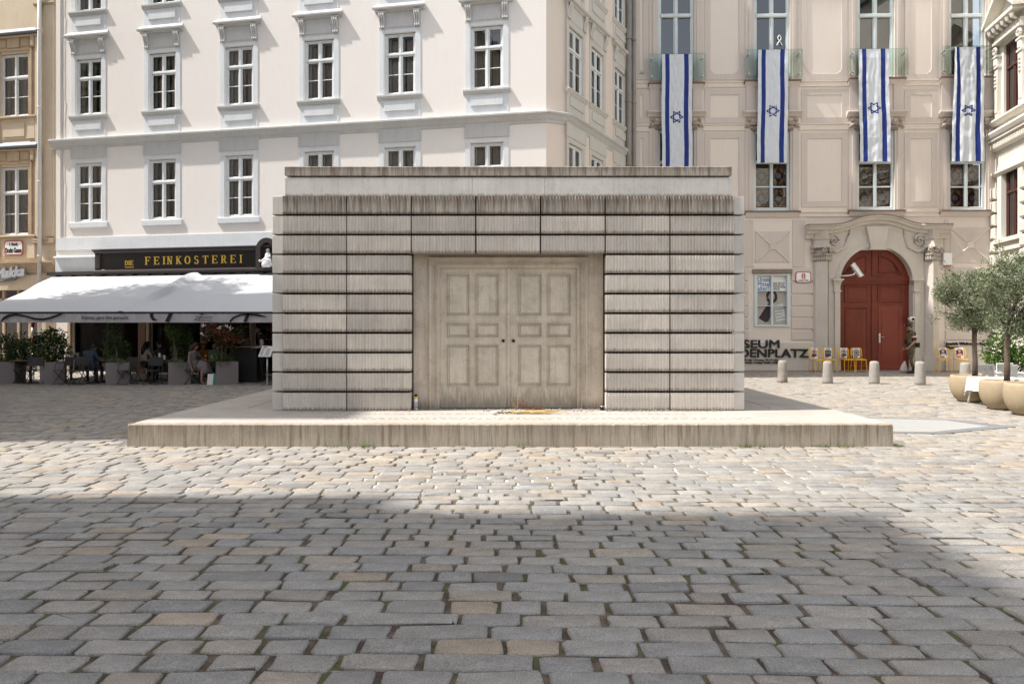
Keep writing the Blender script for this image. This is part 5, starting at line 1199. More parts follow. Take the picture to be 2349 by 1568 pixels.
def serif(mb, ch, x, z, w, h, y0, y1):
    V, H = .17 * h, .07 * h; s = .09 * h
    def st(px_, th=V, a=0., b=1.): seg(mb, x + px_ * w, z + a * h, x + px_ * w, z + b * h, th, y0, y1)
    def sf(px_, top, wd=.17): seg(mb, x + px_ * w - wd * h, z + (h - H / 2 if top else H / 2), x + px_ * w + wd * h, z + (h - H / 2 if top else H / 2), H, y0 - .001, y1)
    def hz(a, b, zz): seg(mb, x + a * w, z + zz * h, x + b * w, z + zz * h, H, y0 - .002, y1)
    if ch == 'I': st(.5); sf(.5, 1); sf(.5, 0)
    if ch in 'EF':
        st(.24); sf(.24, 1); sf(.24, 0) if ch == 'F' else None; hz(.24, .92, .965); hz(.24, .70, .52); seg(mb, x + .92 * w, z + h, x + .92 * w, z + .78 * h, H, y0, y1); seg(mb, x + .70 * w, z + .42 * h, x + .70 * w, z + .62 * h, H, y0, y1)
        if ch == 'E': hz(.08, .96, .035); seg(mb, x + .95 * w, z, x + .95 * w, z + .24 * h, H, y0, y1)
    if ch == 'D': st(.24); hz(.06, .5, .965); hz(.06, .5, .035); arcseg(mb, x + .42 * w, z + .5 * h, .48 * w, .465 * h, -90, 90, V, H, y0, y1)
    if ch == 'N': st(.2, H * 1.2); st(.82, H * 1.2); seg(mb, x + .2 * w, z + h, x + .82 * w, z, V, y0 - .003, y1); sf(.2, 1); sf(.2, 0); sf(.82, 1)
    if ch == 'K': st(.24); sf(.24, 1); sf(.24, 0); seg(mb, x + .28 * w, z + .42 * h, x + .85 * w, z + h, H, y0, y1); seg(mb, x + .42 * w, z + .55 * h, x + .88 * w, z, V, y0 - .001, y1); sf(.85, 1, .12); sf(.88, 0, .13)
    if ch == 'O': arcseg(mb, x + .5 * w, z + .5 * h, .42 * w, .47 * h, 0, 360, V, H, y0, y1, 22)
    if ch == 'S': arcseg(mb, x + .48 * w, z + .74 * h, .28 * w, .22 * h, 20, 270, V * .7, H, y0, y1); arcseg(mb, x + .48 * w, z + .26 * h, .31 * w, .25 * h, -165, 90, V * .9, H * 1.5, y0, y1)
    if ch == 'T': st(.5); sf(.5, 0); hz(.05, .95, .965); seg(mb, x + .06 * w, z + h, x + .06 * w, z + .76 * h, H, y0, y1); seg(mb, x + .94 * w, z + h, x + .94 * w, z + .76 * h, H, y0, y1)
    if ch == 'R': st(.24); sf(.24, 1); sf(.24, 0); hz(.24, .5, .965); hz(.24, .5, .50); arcseg(mb, x + .48 * w, z + .735 * h, .3 * w, .23 * h, -90, 90, V, H, y0, y1); seg(mb, x + .5 * w, z + .5 * h, x + .9 * w, z, V * .9, y0 - .001, y1); sf(.93, 0, .08)
# cafe sign
au, az = A.u, A.z
u0, u1 = au(232), au(640); zt, zb = az(420, 579), az(420, 616)
sg = empty('shop_sign', A.w(u0), A.a); tag(sg, 'long black shop board with gold letters DIE FEINKOSTEREI above the awning', 'sign')
Wd = u1 - u0
_au = au
def au(px, k=.9912): return _au(CX + (px - CX) * k)      # the letters stand proud of the wall
q = MB(); q.box(0, Wd, -.20, -.01, zb, zt); q.build('board', M['black'], sg)
q = MB(); q.xprism([(0, zt), (-.24, zt), (-.30, zt + .06), (-.36, zt + .07), (-.36, zt + .11), (0, zt + .16)][::-1], -.06, Wd); q.xprism([(0, zb - .14), (-.34, zb - .14), (-.36, zb - .08), (-.24, zb - .02), (-.22, zb), (0, zb)][::-1], -.06, Wd); q.cbox(-.05, .16, -.26, 0, zb, zt, .03); q.build('moulding', mat('dark_brown_moulding', (.045, .035, .035), .4), sg)
q = MB(); q.xprism([(0, zt + .165), (-.38, zt + .115), (-.38, zt + .135), (0, zt + .2)][::-1], -.08, Wd); q.build('top_flashing', M['zinc'], sg)
q = MB(); a, b = au(335) - u0, au(556) - u0; h = az(440, 588.5) - az(440, 606.5); zl = az(440, 606.5)
ws = {'I': .5}; tot = sum(ws.get(c, 1.) for c in 'FEINKOSTEREI'); pit = (b - a + .10) / (tot + .0); x = a
for c in 'FEINKOSTEREI': w_ = ws.get(c, 1.) * pit; q = MB(); serif(q, c, x + .0, zl, w_ - .13 if c != 'I' else w_ - .05, h, -.222, -.2); q.build('letter', M['gold'], sg); x += w_
q = MB()
a, b = au(288.5) - u0, au(309) - u0; h2 = h * .62; x = a
for c, f in (('D', .4), ('I', .2), ('E', .4)): serif(q, c, x, zl - .01, (b - a) * f * (.95 if c != 'I' else 1), h2, -.222, -.2); x += (b - a) * f
q.box(a, b, -.21, -.2, zl - .09, zl - .06); q.build('small_word', M['gold'], sg); q = None
# gilded niche with a small white figure at the right end of the board
nu0, nu1 = au(598), au(646); nr = (nu1 - nu0) / 2; nz = az(620, 575)
q = MB(); cx_ = nu1 - u0 - nr
ni = empty('niche', A.w(nu0 + nr), A.a); tag(ni, 'dark arched niche holding a white figure, at the right end of the shop board', 'niche')
def arc2(mb, r0, r1, y0, y1, zc_, n=16):
    for k in range(n):
        a, b = math.pi * k / n, math.pi * (k + 1) / n; mb.prism([(r0 * math.cos(a), zc_ + r0 * math.sin(a)), (r1 * math.cos(a), zc_ + r1 * math.sin(a)), (r1 * math.cos(b), zc_ + r1 * math.sin(b)), (r0 * math.cos(b), zc_ + r0 * math.sin(b))], y0, y1)
q = MB(); arc2(q, nr - .16, nr, -.45, 0, nz); q.box(-nr, -nr + .16, -.45, 0, zb - .05, nz); q.box(nr - .16, nr, -.45, 0, zb - .05, nz); q.box(-nr, nr, -.46, 0, zb - .14, zb - .05); q.build('arch_frame', bpy.data.materials['dark_brown_moulding'], ni)
q = MB(); arc2(q, 0.01, nr - .16, -.22, -.2, nz); q.box(-nr + .16, nr - .16, -.22, -.2, zb, nz); q.build('niche_back', mat('dull_gold', (.10, .065, .03), .5, .8, 14, .5, 30, (.30, .18, .03)), ni)
q = MB(); z0 = zb - .05; q.lathe([(.20, 0), (.22, .1), (.19, .22), (.12, .35), (.10, .46), (.06, .52)], 12, (0, -.32, z0)); q.ball((0, -.34, z0 + .58), .065, 10); q.tube([(-.2, -.42, z0 + .2), (-.05, -.44, z0 + .26), (.12, -.44, z0 + .22), (.22, -.42, z0 + .05)], [.04, .07, .06, .03], 8); q.ball((-.24, -.43, z0 + .22), .045, 8); q.tube([(.05, -.36, z0 + .45), (.12, -.40, z0 + .36), (.02, -.44, z0 + .30)], .03, 6); q.build('figure', mat('white_porcelain', (.6, .6, .6), .4), ni, smooth=True)
# street name plate and written neon-like sign on the sandy house
u0, u1, z1, z0 = BH.u(13), BH.u(56), BH.z(34, 552), BH.z(34, 586)
sp_ = empty('street_sign', BH.w((u0 + u1) / 2, -.04, (z0 + z1) / 2), BH.a); tag(sp_, 'white enamel street name plate with red rim reading Draht Gasse', 'street sign'); hw_, hh_ = (u1 - u0) / 2, (z1 - z0) / 2
def plate(mb, w, h, r, y0, y1): mb.prism([(-w + r, -h), (w - r, -h), (w, -h + r), (w, h - r), (w - r, h), (-w + r, h), (-w, h - r), (-w, -h + r)], y0, y1)
q = MB(); plate(q, hw_, hh_, .07, -.02, 0); q.build('rim', M['red'], sp_)
q = MB(); plate(q, hw_ - .035, hh_ - .035, .06, -.026, -.005); q.build('plate', M['white'], sp_)
q = MB(); fit_text(q, 'I. Stadt.', -.17, .2, .09, .10, -.03, .002, off=.004); fit_text(q, 'Draht Gasse', -hw_ + .06, hw_ - .06, -.17, .17, -.03, .002, off=.006); q.build('lettering', M['print'], sp_)
u0, u1 = BH.u(-12), BH.u(66); zz = BH.z(30, 643)
mk = empty('written_sign', BH.w(u0, -.16, zz), BH.a); tag(mk, 'slanted chrome script sign reading Makka above the shop left of the cafe', 'sign')
q = MB(); fit_text(q, 'e', 0, .16, -.02, .24, -.02, .03, off=.02, rot=R(5), shear=.3); fit_text(q, 'Makka', .27, u1 - u0, .06, .33, -.02, .03, off=.022, rot=R(5), shear=.3); q.build('letters', mat('chrome_letters', (.52, .56, .62), .25, metal=.7), mk)
q = MB(); q.tube([(.05, .0, -.02), (.35, 0, -.06), (.7, 0, 0), (1.05, 0, .02), (1.2, 0, .08)], [.01, .03, .035, .03, .01], 6); q.build('underline', mat('blue_enamel', (.06, .12, .25), .4), mk)
# museum lettering
def wallsign(name, label, lines, mt, dy=-.11, d=.05):
    r = empty(name, C.w(0, dy, 0), C.a); tag(r, label, 'lettering')
    for ln in lines:
        s, pa, pb, py, cap, off = ln; q = MB(); ub = cu(pb); ua = cu(pa); fit_text(q, s, ua, ub, cz((max(pa, 1500) + pb) / 2, py), cap, -d / 2 - .005, d / 2, off=off); q.islands('letter', mt, r) if cap > .2 else q.build('text_line', mt, r)
    return r
wallsign('museum_lettering', 'large black letters MUSEUM JUDENPLATZ with opening hours on the museum base', [
    ('MUSEUM', 1652, 1784.5, 797.2, .292, .010), ('JUDENPLATZ', 1660, 1850.5, 818.3, .300, .010),
    ('Sonntag bis Donnerstag 10-18 Uhr / Freitag 10-17 Uhr', 1622, 1782.5, 826.8, .07, .0), ('Sunday to Thursday 10:00-18:00 / Friday 10:00-17:00', 1628, 1782.5, 833, .07, .0)], M['blacklet'])
wallsign('service_lettering', 'small black letters Jewish Welcome Service Vienna right of the portal', [('Jewish Welcome Service', 2164, 2272, 790.5, .105, .003), ('Vienna', 2164, 2193.5, 799.5, .105, .003)], M['blacklet'])
hn = empty('house_number', C.w(cu(1841), -.06, cz(1841, 636)), C.a); tag(hn, 'white enamel house number plate 8 with red rim beside the poster window', 'house number')
q = MB(); plate(q, .29, .21, .06, -.02, 0); q.build('rim', M['red'], hn); q = MB(); plate(q, .262, .182, .05, -.026, -.004); q.build('plate', M['white'], hn)
q = MB(); fit_text(q, '8', -.075, .075, -.055, .20, -.03, .003, off=.0012); q.build('numeral', M['red'], hn); q = MB(); fit_text(q, 'Juden Platz', -.2, .2, -.145, .06, -.03, .002, off=.001); q.build('lettering', M['print'], hn)
# flags hung from the balustrades
fl = [((1518, 1588), (1519, 1588), 125, 384, 269), ((1740, 1809), (1737, 1806), 114.6, 373.6, 255), ((1969, 2038), (1973, 2044), 113, 371, 248.5), ((2191, 2257), (2182, 2258), 108.6, 370.4, 254)]
fn = ['leftmost, cut by the memorial roof', 'second from left, below the ribbon', 'third from left, over the portal', 'rightmost, beside the ornate house']
for i, (tp, bt, yt, yb, ys_) in enumerate(fl):
    kf = .9875; tp = [CX + (v - CX) * kf for v in tp]; bt = [CX + (v - CX) * kf for v in bt]; yt, yb, ys_ = [HY + (v - HY) * kf for v in (yt, yb, ys_)]
    pm_ = (tp[0] + tp[1]) / 2; z1, z0 = cz(pm_, yt), cz(pm_, yb); ut0, ut1, ub0, ub1 = [cu(v) for v in (*tp, *bt)]
    r = empty('flag', C.w((ut0 + ut1) / 2, -.32, z1), C.a); tag(r, 'long white banner with blue stripes and star, ' + fn[i], 'flag', 'flags hanging on the museum house')
    uc_ = (ut0 + ut1) / 2; H_ = z1 - z0; nu, nv = 46, 80; seed = i * 3.7
    def fy(s, t): return -.02 - (.008 + .004 * (i % 2)) * math.sin(s * (13 + 3 * i) + seed + t * 2.2) * (.3 + t) - (.03 + .012 * (i % 2)) * mnoise.noise((s * 3.2, t * 5 + seed, seed)) * (.3 + .7 * t) - (.02 * mnoise.noise((s * 11, t * 16, seed))) + (-.006 if (t * 14) % 1 < .06 else 0)
    def fx(s, t):
        a = (ut0 - uc_) * (1 - t) + (ub0 - uc_) * t; b = (ut1 - uc_) * (1 - t) + (ub1 - uc_) * t
        if i == 3: a += .0; s = s + (.10 * (1 - t) ** 3) * math.sin(math.pi * min(1, s * 2)) * -1
        return a + (b - a) * s + .01 * math.sin(t * 9 + seed)
    cuts = [0, .115, .255, .735, .885, 1]
    us = sorted(set([k / nu for k in range(nu + 1)] + cuts)); us = [u for k, u in enumerate(us) if k == 0 or u - us[k - 1] > .004 or u in cuts]
    for nm, mt_, bands in (('white_cloth', 'flagw', ((0, .115), (.255, .735), (.885, 1))), ('blue_stripe', 'flagb', ((.115, .255),)), ('blue_stripe', 'flagb', ((.735, .885),))):
        q = MB()
        for (a, b) in bands:
            uu = [u for u in us if a - 1e-6 <= u <= b + 1e-6]; m_ = len(uu)
            q.add([(fx(u, k / nv), fy(u, k / nv), -H_ * k / nv) for k in range(nv + 1) for u in uu], [(k * m_ + j, k * m_ + j + 1, (k + 1) * m_ + j + 1, (k + 1) * m_ + j)[::-1] for k in range(nv) for j in range(m_ - 1)])
        q.build(nm, M[mt_], r, smooth=True)
    q = MB(); w_ = ut1 - ut0; tc_ = (z1 - cz(pm_, ys_)) / H_; Rr = .205 * w_
    P = [(Rr * math.cos(R(60 * k)), Rr * math.sin(R(60 * k))) for k in range(6)]
    for tri in ((0, 2, 4), (1, 3, 5)):
        for e in range(3):
            a, b = Vector(P[tri[e]]), Vector(P[tri[(e + 1) % 3]]); d = (b - a).normalized(); n_ = Vector((-d.y, d.x)) * .021; a = a - d * .012; b = b + d * .012
            m_ = 8; vs = []
            for k in range(m_ + 1):
                p_ = a + (b - a) * k / m_
                for o_ in (n_ * -1, n_):
                    s = .5 + (p_ + o_).x / w_; t = tc_ - (p_ + o_).y / H_; vs.append((fx(s, t), fy(s, t) - .004, -H_ * t))
            q.add(vs, [(2 * k, 2 * k + 2, 2 * k + 3, 2 * k + 1) for k in range(m_)])
    q.build('star', M['flagb'], r)
rb = MB(); c_ = (cu(1789), cz(1789, 90)); 
for s in (-1, 1): rb.tube([(c_[0] + s * .03, .06, c_[1] + .14), (c_[0] + s * .065, .06, c_[1] + .07), (c_[0] + s * .04, .06, c_[1]), (c_[0] - s * .05, .058, c_[1] - .12), (c_[0] - s * .10, .058, c_[1] - .22)], .02, 5)
rb.tube([(c_[0] - .03, .06, c_[1] + .14), (c_[0], .06, c_[1] + .17), (c_[0] + .03, .06, c_[1] + .14)], .02, 5)
o = rb.build('ribbon', M['paper'], None, C.w(0), C.a); tag(o, 'white looped ribbon stuck on the window above the second banner', 'ribbon')
# cctv, dome camera, alarm box
cc = empty('security_camera', C.w(cu(1926), -.1, cz(1930, 633)), C.a); tag(cc, 'white tube security camera on a bent arm at the left of the portal arch', 'security camera')
q = MB(); q.tube([(0, .1, 0), (.25, -.1, 0), (.38, -.2, .03), (.44, -.25, .12)], .028, 7); q.build('arm', M['white'], cc, smooth=True)
q = MB(M=Matrix.Translation((.47, -.3, .16)) @ Matrix.Rotation(R(55), 4, 'Y')); q.cbox(-.30, .26, -.075, .075, -.06, .06, .02); q.box(-.34, .28, -.09, .09, .06, .075); q.build('housing', M['white'], cc)
cc = empty('dome_camera', C.w(cu(2084.5), -.2, cz(2084, 732)), C.a); tag(cc, 'small round white dome camera on the right door jamb above the guard', 'security camera')
q = MB(M=Matrix.Rotation(R(90), 4, 'X')); q.lathe([(.10, -.1), (.10, .06), (.07, .1)], 16); q.build('housing', M['white'], cc, smooth=True); q = MB(); q.ball((0, -.1, 0), .055, 10); q.build('lens', M['black'], cc, smooth=True)
q = MB(); q.cbox(-.16, .16, -.12, 0, -.24, .24, .02); ab = q.build('alarm_box', M['white'], None, C.w(cu(2168.5), -.05, cz(2168, 595)), C.a); tag(ab, 'white alarm box on the wall right of the portal capital', 'alarm box')
q = MB(); q.box(-.15, .15, -.125, -.02, -.262, -.242); q.build('red_strip', M['red'], ab)
# ---------------------------------------------------------------- awnings
ZF = 19.3; zf = CH - (717 - HY) / FP * ZF; zv = CH - (739.5 - HY) / FP * ZF
def awning(p_back, p_front, label, fold, seed):
    q = MB(); nu, nv = 60, 26; b0 = A.w(A.u(p_back[0]), -.12); b1 = A.w(A.u(p_back[1]), -.12); f0 = (PX(p_front[0], ZF), ZF); f1 = (PX(p_front[1], ZF), ZF)
    zb_ = 3.47; vs = []
    for i in range(nv + 1):
        t = i / nv
        for j in range(nu + 1):
            s = j / nu; x = (b0[0] + (b1[0] - b0[0]) * s) * (1 - t) + (f0[0] + (f1[0] - f0[0]) * s) * t; y = (b0[1] + (b1[1] - b0[1]) * s) * (1 - t) + (f0[1] + (f1[1] - f0[1]) * s) * t
            z = zb_ * (1 - t) + zf * t - .05 * math.sin(math.pi * t) + .035 * math.sin(math.pi * min(1, t / .38)) * (1 if t < .38 else 0)
            z += .022 * mnoise.noise((x * .7, y * 1.1, seed)) * math.sin(math.pi * t)
            if fold and s < .05: e = math.sin(math.pi * s / .05); z += .20 * e * math.sin(math.pi * (t * .8 + .12)) * (1 + .4 * math.sin(t * 13)); x += .12 * math.sin(s * 90 + t * 9) * math.sin(math.pi * t)
            if not fold and s < .03: z -= .0
            vs.append((x, y, z))
    q.add(vs, [(i * (nu + 1) + j, (i + 1) * (nu + 1) + j, (i + 1) * (nu + 1) + j + 1, i * (nu + 1) + j + 1) for i in range(nv) for j in range(nu)])
    ox_, oy_ = f0; q.v = [(x - ox_, y - oy_, z) for x, y, z in q.v]
    r = empty('awning', (ox_, oy_, 0)); tag(r, label, 'awning', 'awnings of the cafe'); q.build('canopy', M['awning'], r, smooth=True)
    L_ = f1[0] - f0[0]
    v = MB(); n = 90
    v.add([(L_ * k / n, -.03 + .02 * math.sin(k * .9 + seed) * (zz_ == 1) + .008 * math.sin(k * 2.3), (zf - .02, zv)[zz_]) for zz_ in (0, 1) for k in range(n + 1)], [(k, n + 1 + k, n + 2 + k, k + 1) for k in range(n)])
    v.build('valance', M['valance'], r, smooth=True); v = MB(); v.bar((-.02, -.02, zf), (L_ + .02, -.02, zf), .032, n=8); v.build('front_bar', M['darkmetal'], r, smooth=True)
    v = MB(); e = .02
    for s in (.04, .5, .96):
        bx = b0[0] + (b1[0] - b0[0]) * s - ox_; by = b0[1] + (b1[1] - b0[1]) * s - oy_; v.tube([(bx, by, zb_ - .1), ((bx + L_ * s) / 2 + .5, by * .5, (zb_ + zf) / 2 - .15), (L_ * s, 0, zf - .03)], .03, 6)
    v.build('folding_arm', M['darkmetal'], r); return r
aw1 = awning((130, 455), (-62, 264), 'white awning with slogan valance, its left end reaching over the planters', False, 1.)
aw2 = awning((449, 1000), (262, 800), 'white awning with a rolled fold along its left edge, ending behind the memorial', True, 5.)
def vx(px): return PX(px, ZF - .05)
def vz(py): return CH - (py - HY) / FP * (ZF - .05)
def onvalance(root, fn_, nm):
    q = MB(); fn_(q); yo = -.078; q.v = [(x - root.location.x, y + yo, z) for x, y, z in q.v]; q.build(nm, M['print'], root)
onvalance(aw1, lambda q: fit_text(q, 'Kleines, ganz fein gemacht.', vx(189), vx(297), vz(731.5), .085, 0, .0005, off=.001), 'slogan')
def stroke(q, pts, w):
    pts = [Vector((vx(a), vz(b))) for a, b in pts]; n = len(pts); w = [w] * n if not hasattr(w, '__len__') else w; vs = []
    for i in range(n):
        d = (pts[min(i + 1, n - 1)] - pts[max(0, i - 1)]).normalized(); o_ = Vector((-d.y, d.x)) * w[i] / 2; vs += [(pts[i].x - o_.x, 0, max(vz(739), min(vz(718), pts[i].y - o_.y))), (pts[i].x + o_.x, 0, max(vz(739), min(vz(718), pts[i].y + o_.y)))]
    q.add(vs, [(2 * i, 2 * i + 2, 2 * i + 3, 2 * i + 1) for i in range(n - 1)])
def sw1(q):
    stroke(q, [(3, 739), (10, 730), (22, 723.5), (38, 721.5), (58, 724.5), (80, 731), (100, 732.5), (120, 728), (136, 722), (146, 718)], [.03, .07, .08, .06, .05, .06, .06, .06, .06, .04])
def sw2(q):
    stroke(q, [(349, 718), (349, 725), (353, 732), (361, 734.5)], [.10, .10, .08, .03]); stroke(q, [(393, 718), (384, 739)], [.12, .12])
    stroke(q, [(528, 738), (536, 729), (552, 722), (572, 721), (592, 722.5), (612, 727)], [.05, .06, .05, .05, .07, .02]); stroke(q, [(570, 718), (563, 739)], [.10, .10])
    fit_text(q, 'Feinkosterei', vx(451), vx(487), vz(730), .075, 0, .0005, shear=.3); fit_text(q, 'SCHWARZ-HIRSCH', vx(456), vx(486.5), vz(736.5), .045, 0, .0005); fit_text(q, 'die', vx(446), vx(452), vz(734), .05, 0, .0005, shear=.3)
    stroke(q, [(449, 731), (452, 734), (458, 732), (463, 724), (466, 719.5)], .015); stroke(q, [(458, 721), (466, 720), (474, 723)], .015)
onvalance(aw1, sw1, 'swash'); onvalance(aw2, sw2, 'swash')
q = MB(); q.box(A.u(122), A.u(700), -.28, 0, 3.50, 3.62)
for k in range(20): x = A.u(140) + k * .62; q.box(x, x + .06, -.22, -.04, 3.36, 3.5)
q.build('awning_housing', M['darkmetal'], wb)
# ---------------------------------------------------------------- bollards, pots, olive trees, chairs
for i, (px, py, sc) in enumerate(((1795, 877, 1.), (1898.5, 879, .99), (2005.5, 880, 1.0), (2110.5, 882, 1.01), (2214, 884, .99))):
    Z = GZ(py); nm = ('nearest the memorial, its top darkly weathered', 'second from the memorial, before the first pair of yellow chairs', 'third from the memorial, before the red double door', 'fourth from the memorial, beside the guard', 'the last one, behind the olive pots')[i]
    r = .135 * sc; h = .655 * sc; q = MB(); pr = [(r * 1.06, -.03), (r * 1.05, .08), (r * .99, h * .5), (r * .93, h - .09), (r * .86, h - .035), (r * .66, h - .008), (r * .3, h)]
    q.lathe(pr, 28); q.v = [(x + .004 * mnoise.noise((x * 9, y * 9, z * 9 + i)), y + .004 * mnoise.noise((x * 9, y * 9 + 4, z * 9)), z) for x, y, z in q.v]
    o = q.build('bollard', M['bollard'] if i else mat('weathered_bollard', (.42, .38, .33), .9, 1, 5, .6, 90, (.16, .13, .11), fine=.8), None, (PX(px, Z), Z, 0), smooth=True); tag(o, 'round-topped granite bollard, ' + nm, 'bollard', 'bollards in front of the museum house')
# pots
potprof = [(.16, 0), (.22, .015), (.29, .09), (.345, .20), (.372, .32), (.375, .42), (.365, .52), (.352, .565), (.335, .572), (.325, .56), (.32, .50), (.30, .49)]
def pot(px, py, s, label):
    Z = GZ(py) + .30; r = empty('plant_pot', (PX(px, Z), Z, 0)); tag(r, label, 'pot', 'sand-coloured pots with olive trees')
    q = MB(); q.lathe([(a * s, b * s) for a, b in potprof], 40); q.build('bowl', M['pot'], r, smooth=True)
    q = MB(); q.lathe([(.325 * s, .49 * s), (.32 * s, .53 * s), (.2 * s, .545 * s), (.02, .55 * s)], 24); q.v = [(x, y, z + .02 * mnoise.noise((x * 30, y * 30, 1))) for x, y, z in q.v]; q.build('soil', M['soil'], r); return r
p1 = pot(2224, 923.5, 1.0, 'round sand-coloured pot holding the first olive tree, behind the draped table'); p2 = pot(2297, 942, 1.0, 'round sand-coloured pot holding the second olive tree, in front of the draped table'); p3 = pot(2359, 956, 1.03, 'round sand-coloured pot cut by the right edge of the picture')
def olive(px_t, potobj, px_c, py_c, rx, rz_, topz, label, seed, n, extra=(), parts_name='olive_tree'):
    g_ = random.Random(seed); P0 = potobj.location; Z = P0.y; x0 = PX(px_t, Z); r = empty('olive_tree', (x0, Z, .52)); tag(r, label, 'tree', 'olive trees in pots')
    cx_, cz_ = PX(px_c, Z) - x0, PZ(py_c, Z) - .52
    q = MB(); fork = (.03 * g_.uniform(-1, 1), 0, cz_ - rz_ * .80); q.tube([(0, 0, -.06), (.015, .01, fork[2] * .35), (-.01, 0, fork[2] * .7), fork], [.058, .05, .046, .05], 9)
    for k in range(9):
        a = g_.uniform(0, 6.28); e = (cx_ + rx * .62 * math.cos(a), rx * .55 * math.sin(a), cz_ + g_.uniform(-.25, .55) * rz_); m_ = tuple(f * .5 + b * .5 + g_.uniform(-.06, .06) for f, b in zip(fork, e)); m_ = (m_[0], m_[1], m_[2] - .05)
        q.tube([fork, m_, e], [.032, .02, .008], 6)
        for _ in range(3):
            e2 = tuple(b + g_.uniform(-.28, .28) for b in e); q.tube([m_, tuple((u + v) / 2 + .02 for u, v in zip(m_, e2)), e2], [.012, .008, .004], 4)
    q.build('trunk', M['bark'], r, smooth=True)
    bl = []
    for k in range(34):
        a = g_.uniform(0, 6.28); t = g_.uniform(-1, 1); rr = math.sqrt(max(0, 1 - t * t)) * g_.uniform(.45, 1.0)
        bl.append((cx_ + rx * .78 * rr * math.cos(a), rx * .72 * rr * math.sin(a), cz_ + rz_ * .80 * t, rx * g_.uniform(.16, .34), rx * g_.uniform(.16, .34), rz_ * g_.uniform(.12, .30)))
    for e in extra: bl.append(e)
    for k in range(16): a = g_.uniform(0, 6.28); bl.append((cx_ + rx * .8 * math.cos(a), rx * .6 * math.sin(a), cz_ + rz_ * g_.uniform(.2, 1.0), rx * .08, rx * .08, rz_ * g_.uniform(.22, .4)))
    leaves('foliage', M['olive'], r, bl, n, .060, .26, up=.5, shell=.25, seed=seed); return r
olive(2236, p1, 2232, 690, .82, .72, 0, 'olive tree with grey-green crown and leaning side twig, the left one of the pair', 11, 17000, [(-.92, 0, 1.25, .10, .08, .09), (-.72, 0, 1.5, .10, .08, .22), (-1.02, .0, 1.08, .05, .05, .04), (.1, 0, 2.0, .10, .1, .22), (-.2, 0, 1.9, .07, .07, .2)])
olive(2309.5, p2, 2332, 680, .82, .85, 0, 'olive tree with taller grey-green crown, right of the draped table', 23, 19500, [(.05, 0, 2.2, .07, .07, .25), (.28, 0, 2.1, .08, .08, .25), (-.15, 0, 1.95, .07, .07, .2)])
# bush in front of the ornate house
Zb = 21.0; bs = empty('shrub', (PX(2316, Zb), Zb, 0)); tag(bs, 'bright green leafy shrub behind the olive trunks at the ornate house', 'shrub')
leaves('foliage', M['bright'], bs, [(-.35, 0, .9, .42, .35, .5), (.3, 0, 1.1, .5, .4, .62), (.1, 0, .6, .7, .4, .4)], 3200, .10, .45, shell=.5, seed=5)
q = MB(); 
for k in range(6): q.tube([(.05 * k - .12, 0, 0), (.1 * k - .25, 0, .5), (.2 * k - .5, 0, 1.2)], [.03, .02, .006], 5)
q.build('stems', M['bark'], bs)
# draped table and woven chairs
Zt = 14.05; tb = empty('table', (PX(2292, Zt), Zt, 0)); tag(tb, 'small square table under the white cloth behind the olive pots', 'table')
q = MB(); q.box(-.42, .42, -.32, .32, .53, .555); q.build('tabletop', M['woodtop'], tb)
for sx_ in (-1, 1):
    for sy in (-1, 1): q = MB(); q.bar((sx_ * .36, sy * .26, .54), (sx_ * .44, sy * .31, 0), .016, n=6); q.build('leg', M['white'], tb, smooth=True)
cl = MB(); n = 24; vs = []; fs = []; zt_ = .562
ring0 = []
def rp(s, hx_, hy_):
    p = s * 4; k = int(p) % 4; f = p - int(p); C4 = [(-hx_, -hy_), (hx_, -hy_), (hx_, hy_), (-hx_, hy_)]; a, b = C4[k], C4[(k + 1) % 4]; return (a[0] + (b[0] - a[0]) * f, a[1] + (b[1] - a[1]) * f)
N_ = 96; lv = [(.0, 0), (.012, -.03), (.03, -.12), (.05, -.22), (.06, -.27)]
for (o_, dz_) in lv:
    for k in range(N_):
        s = k / N_; x, y = rp(s, .43 + o_, .33 + o_); w_ = math.sin(s * 2 * math.pi * 13) * .022 * (-dz_ / .25); cdist = min(abs((s * 4) % 1), 1 - abs((s * 4) % 1)); dz2 = dz_ * (1 + .5 * max(0, 1 - cdist * 5)); L_ = math.hypot(x, y); vs.append((x + x / L_ * w_, y + y / L_ * w_, zt_ + dz2))
fs = [tuple(range(N_))[::1]] + [(i * N_ + k, i * N_ + (k + 1) % N_, (i + 1) * N_ + (k + 1) % N_, (i + 1) * N_ + k)[::-1] for i in range(4) for k in range(N_)]
cl.add(vs, fs); o = cl.build('tablecloth', M['cloth'], None, (PX(2292, Zt), Zt, 0), smooth=False); tag(o, 'white tablecloth hanging over the table behind the olive pots', 'tablecloth')
M['weave'] = mat('white_woven_plastic', (.62, .63, .62), .6, .6, 70)
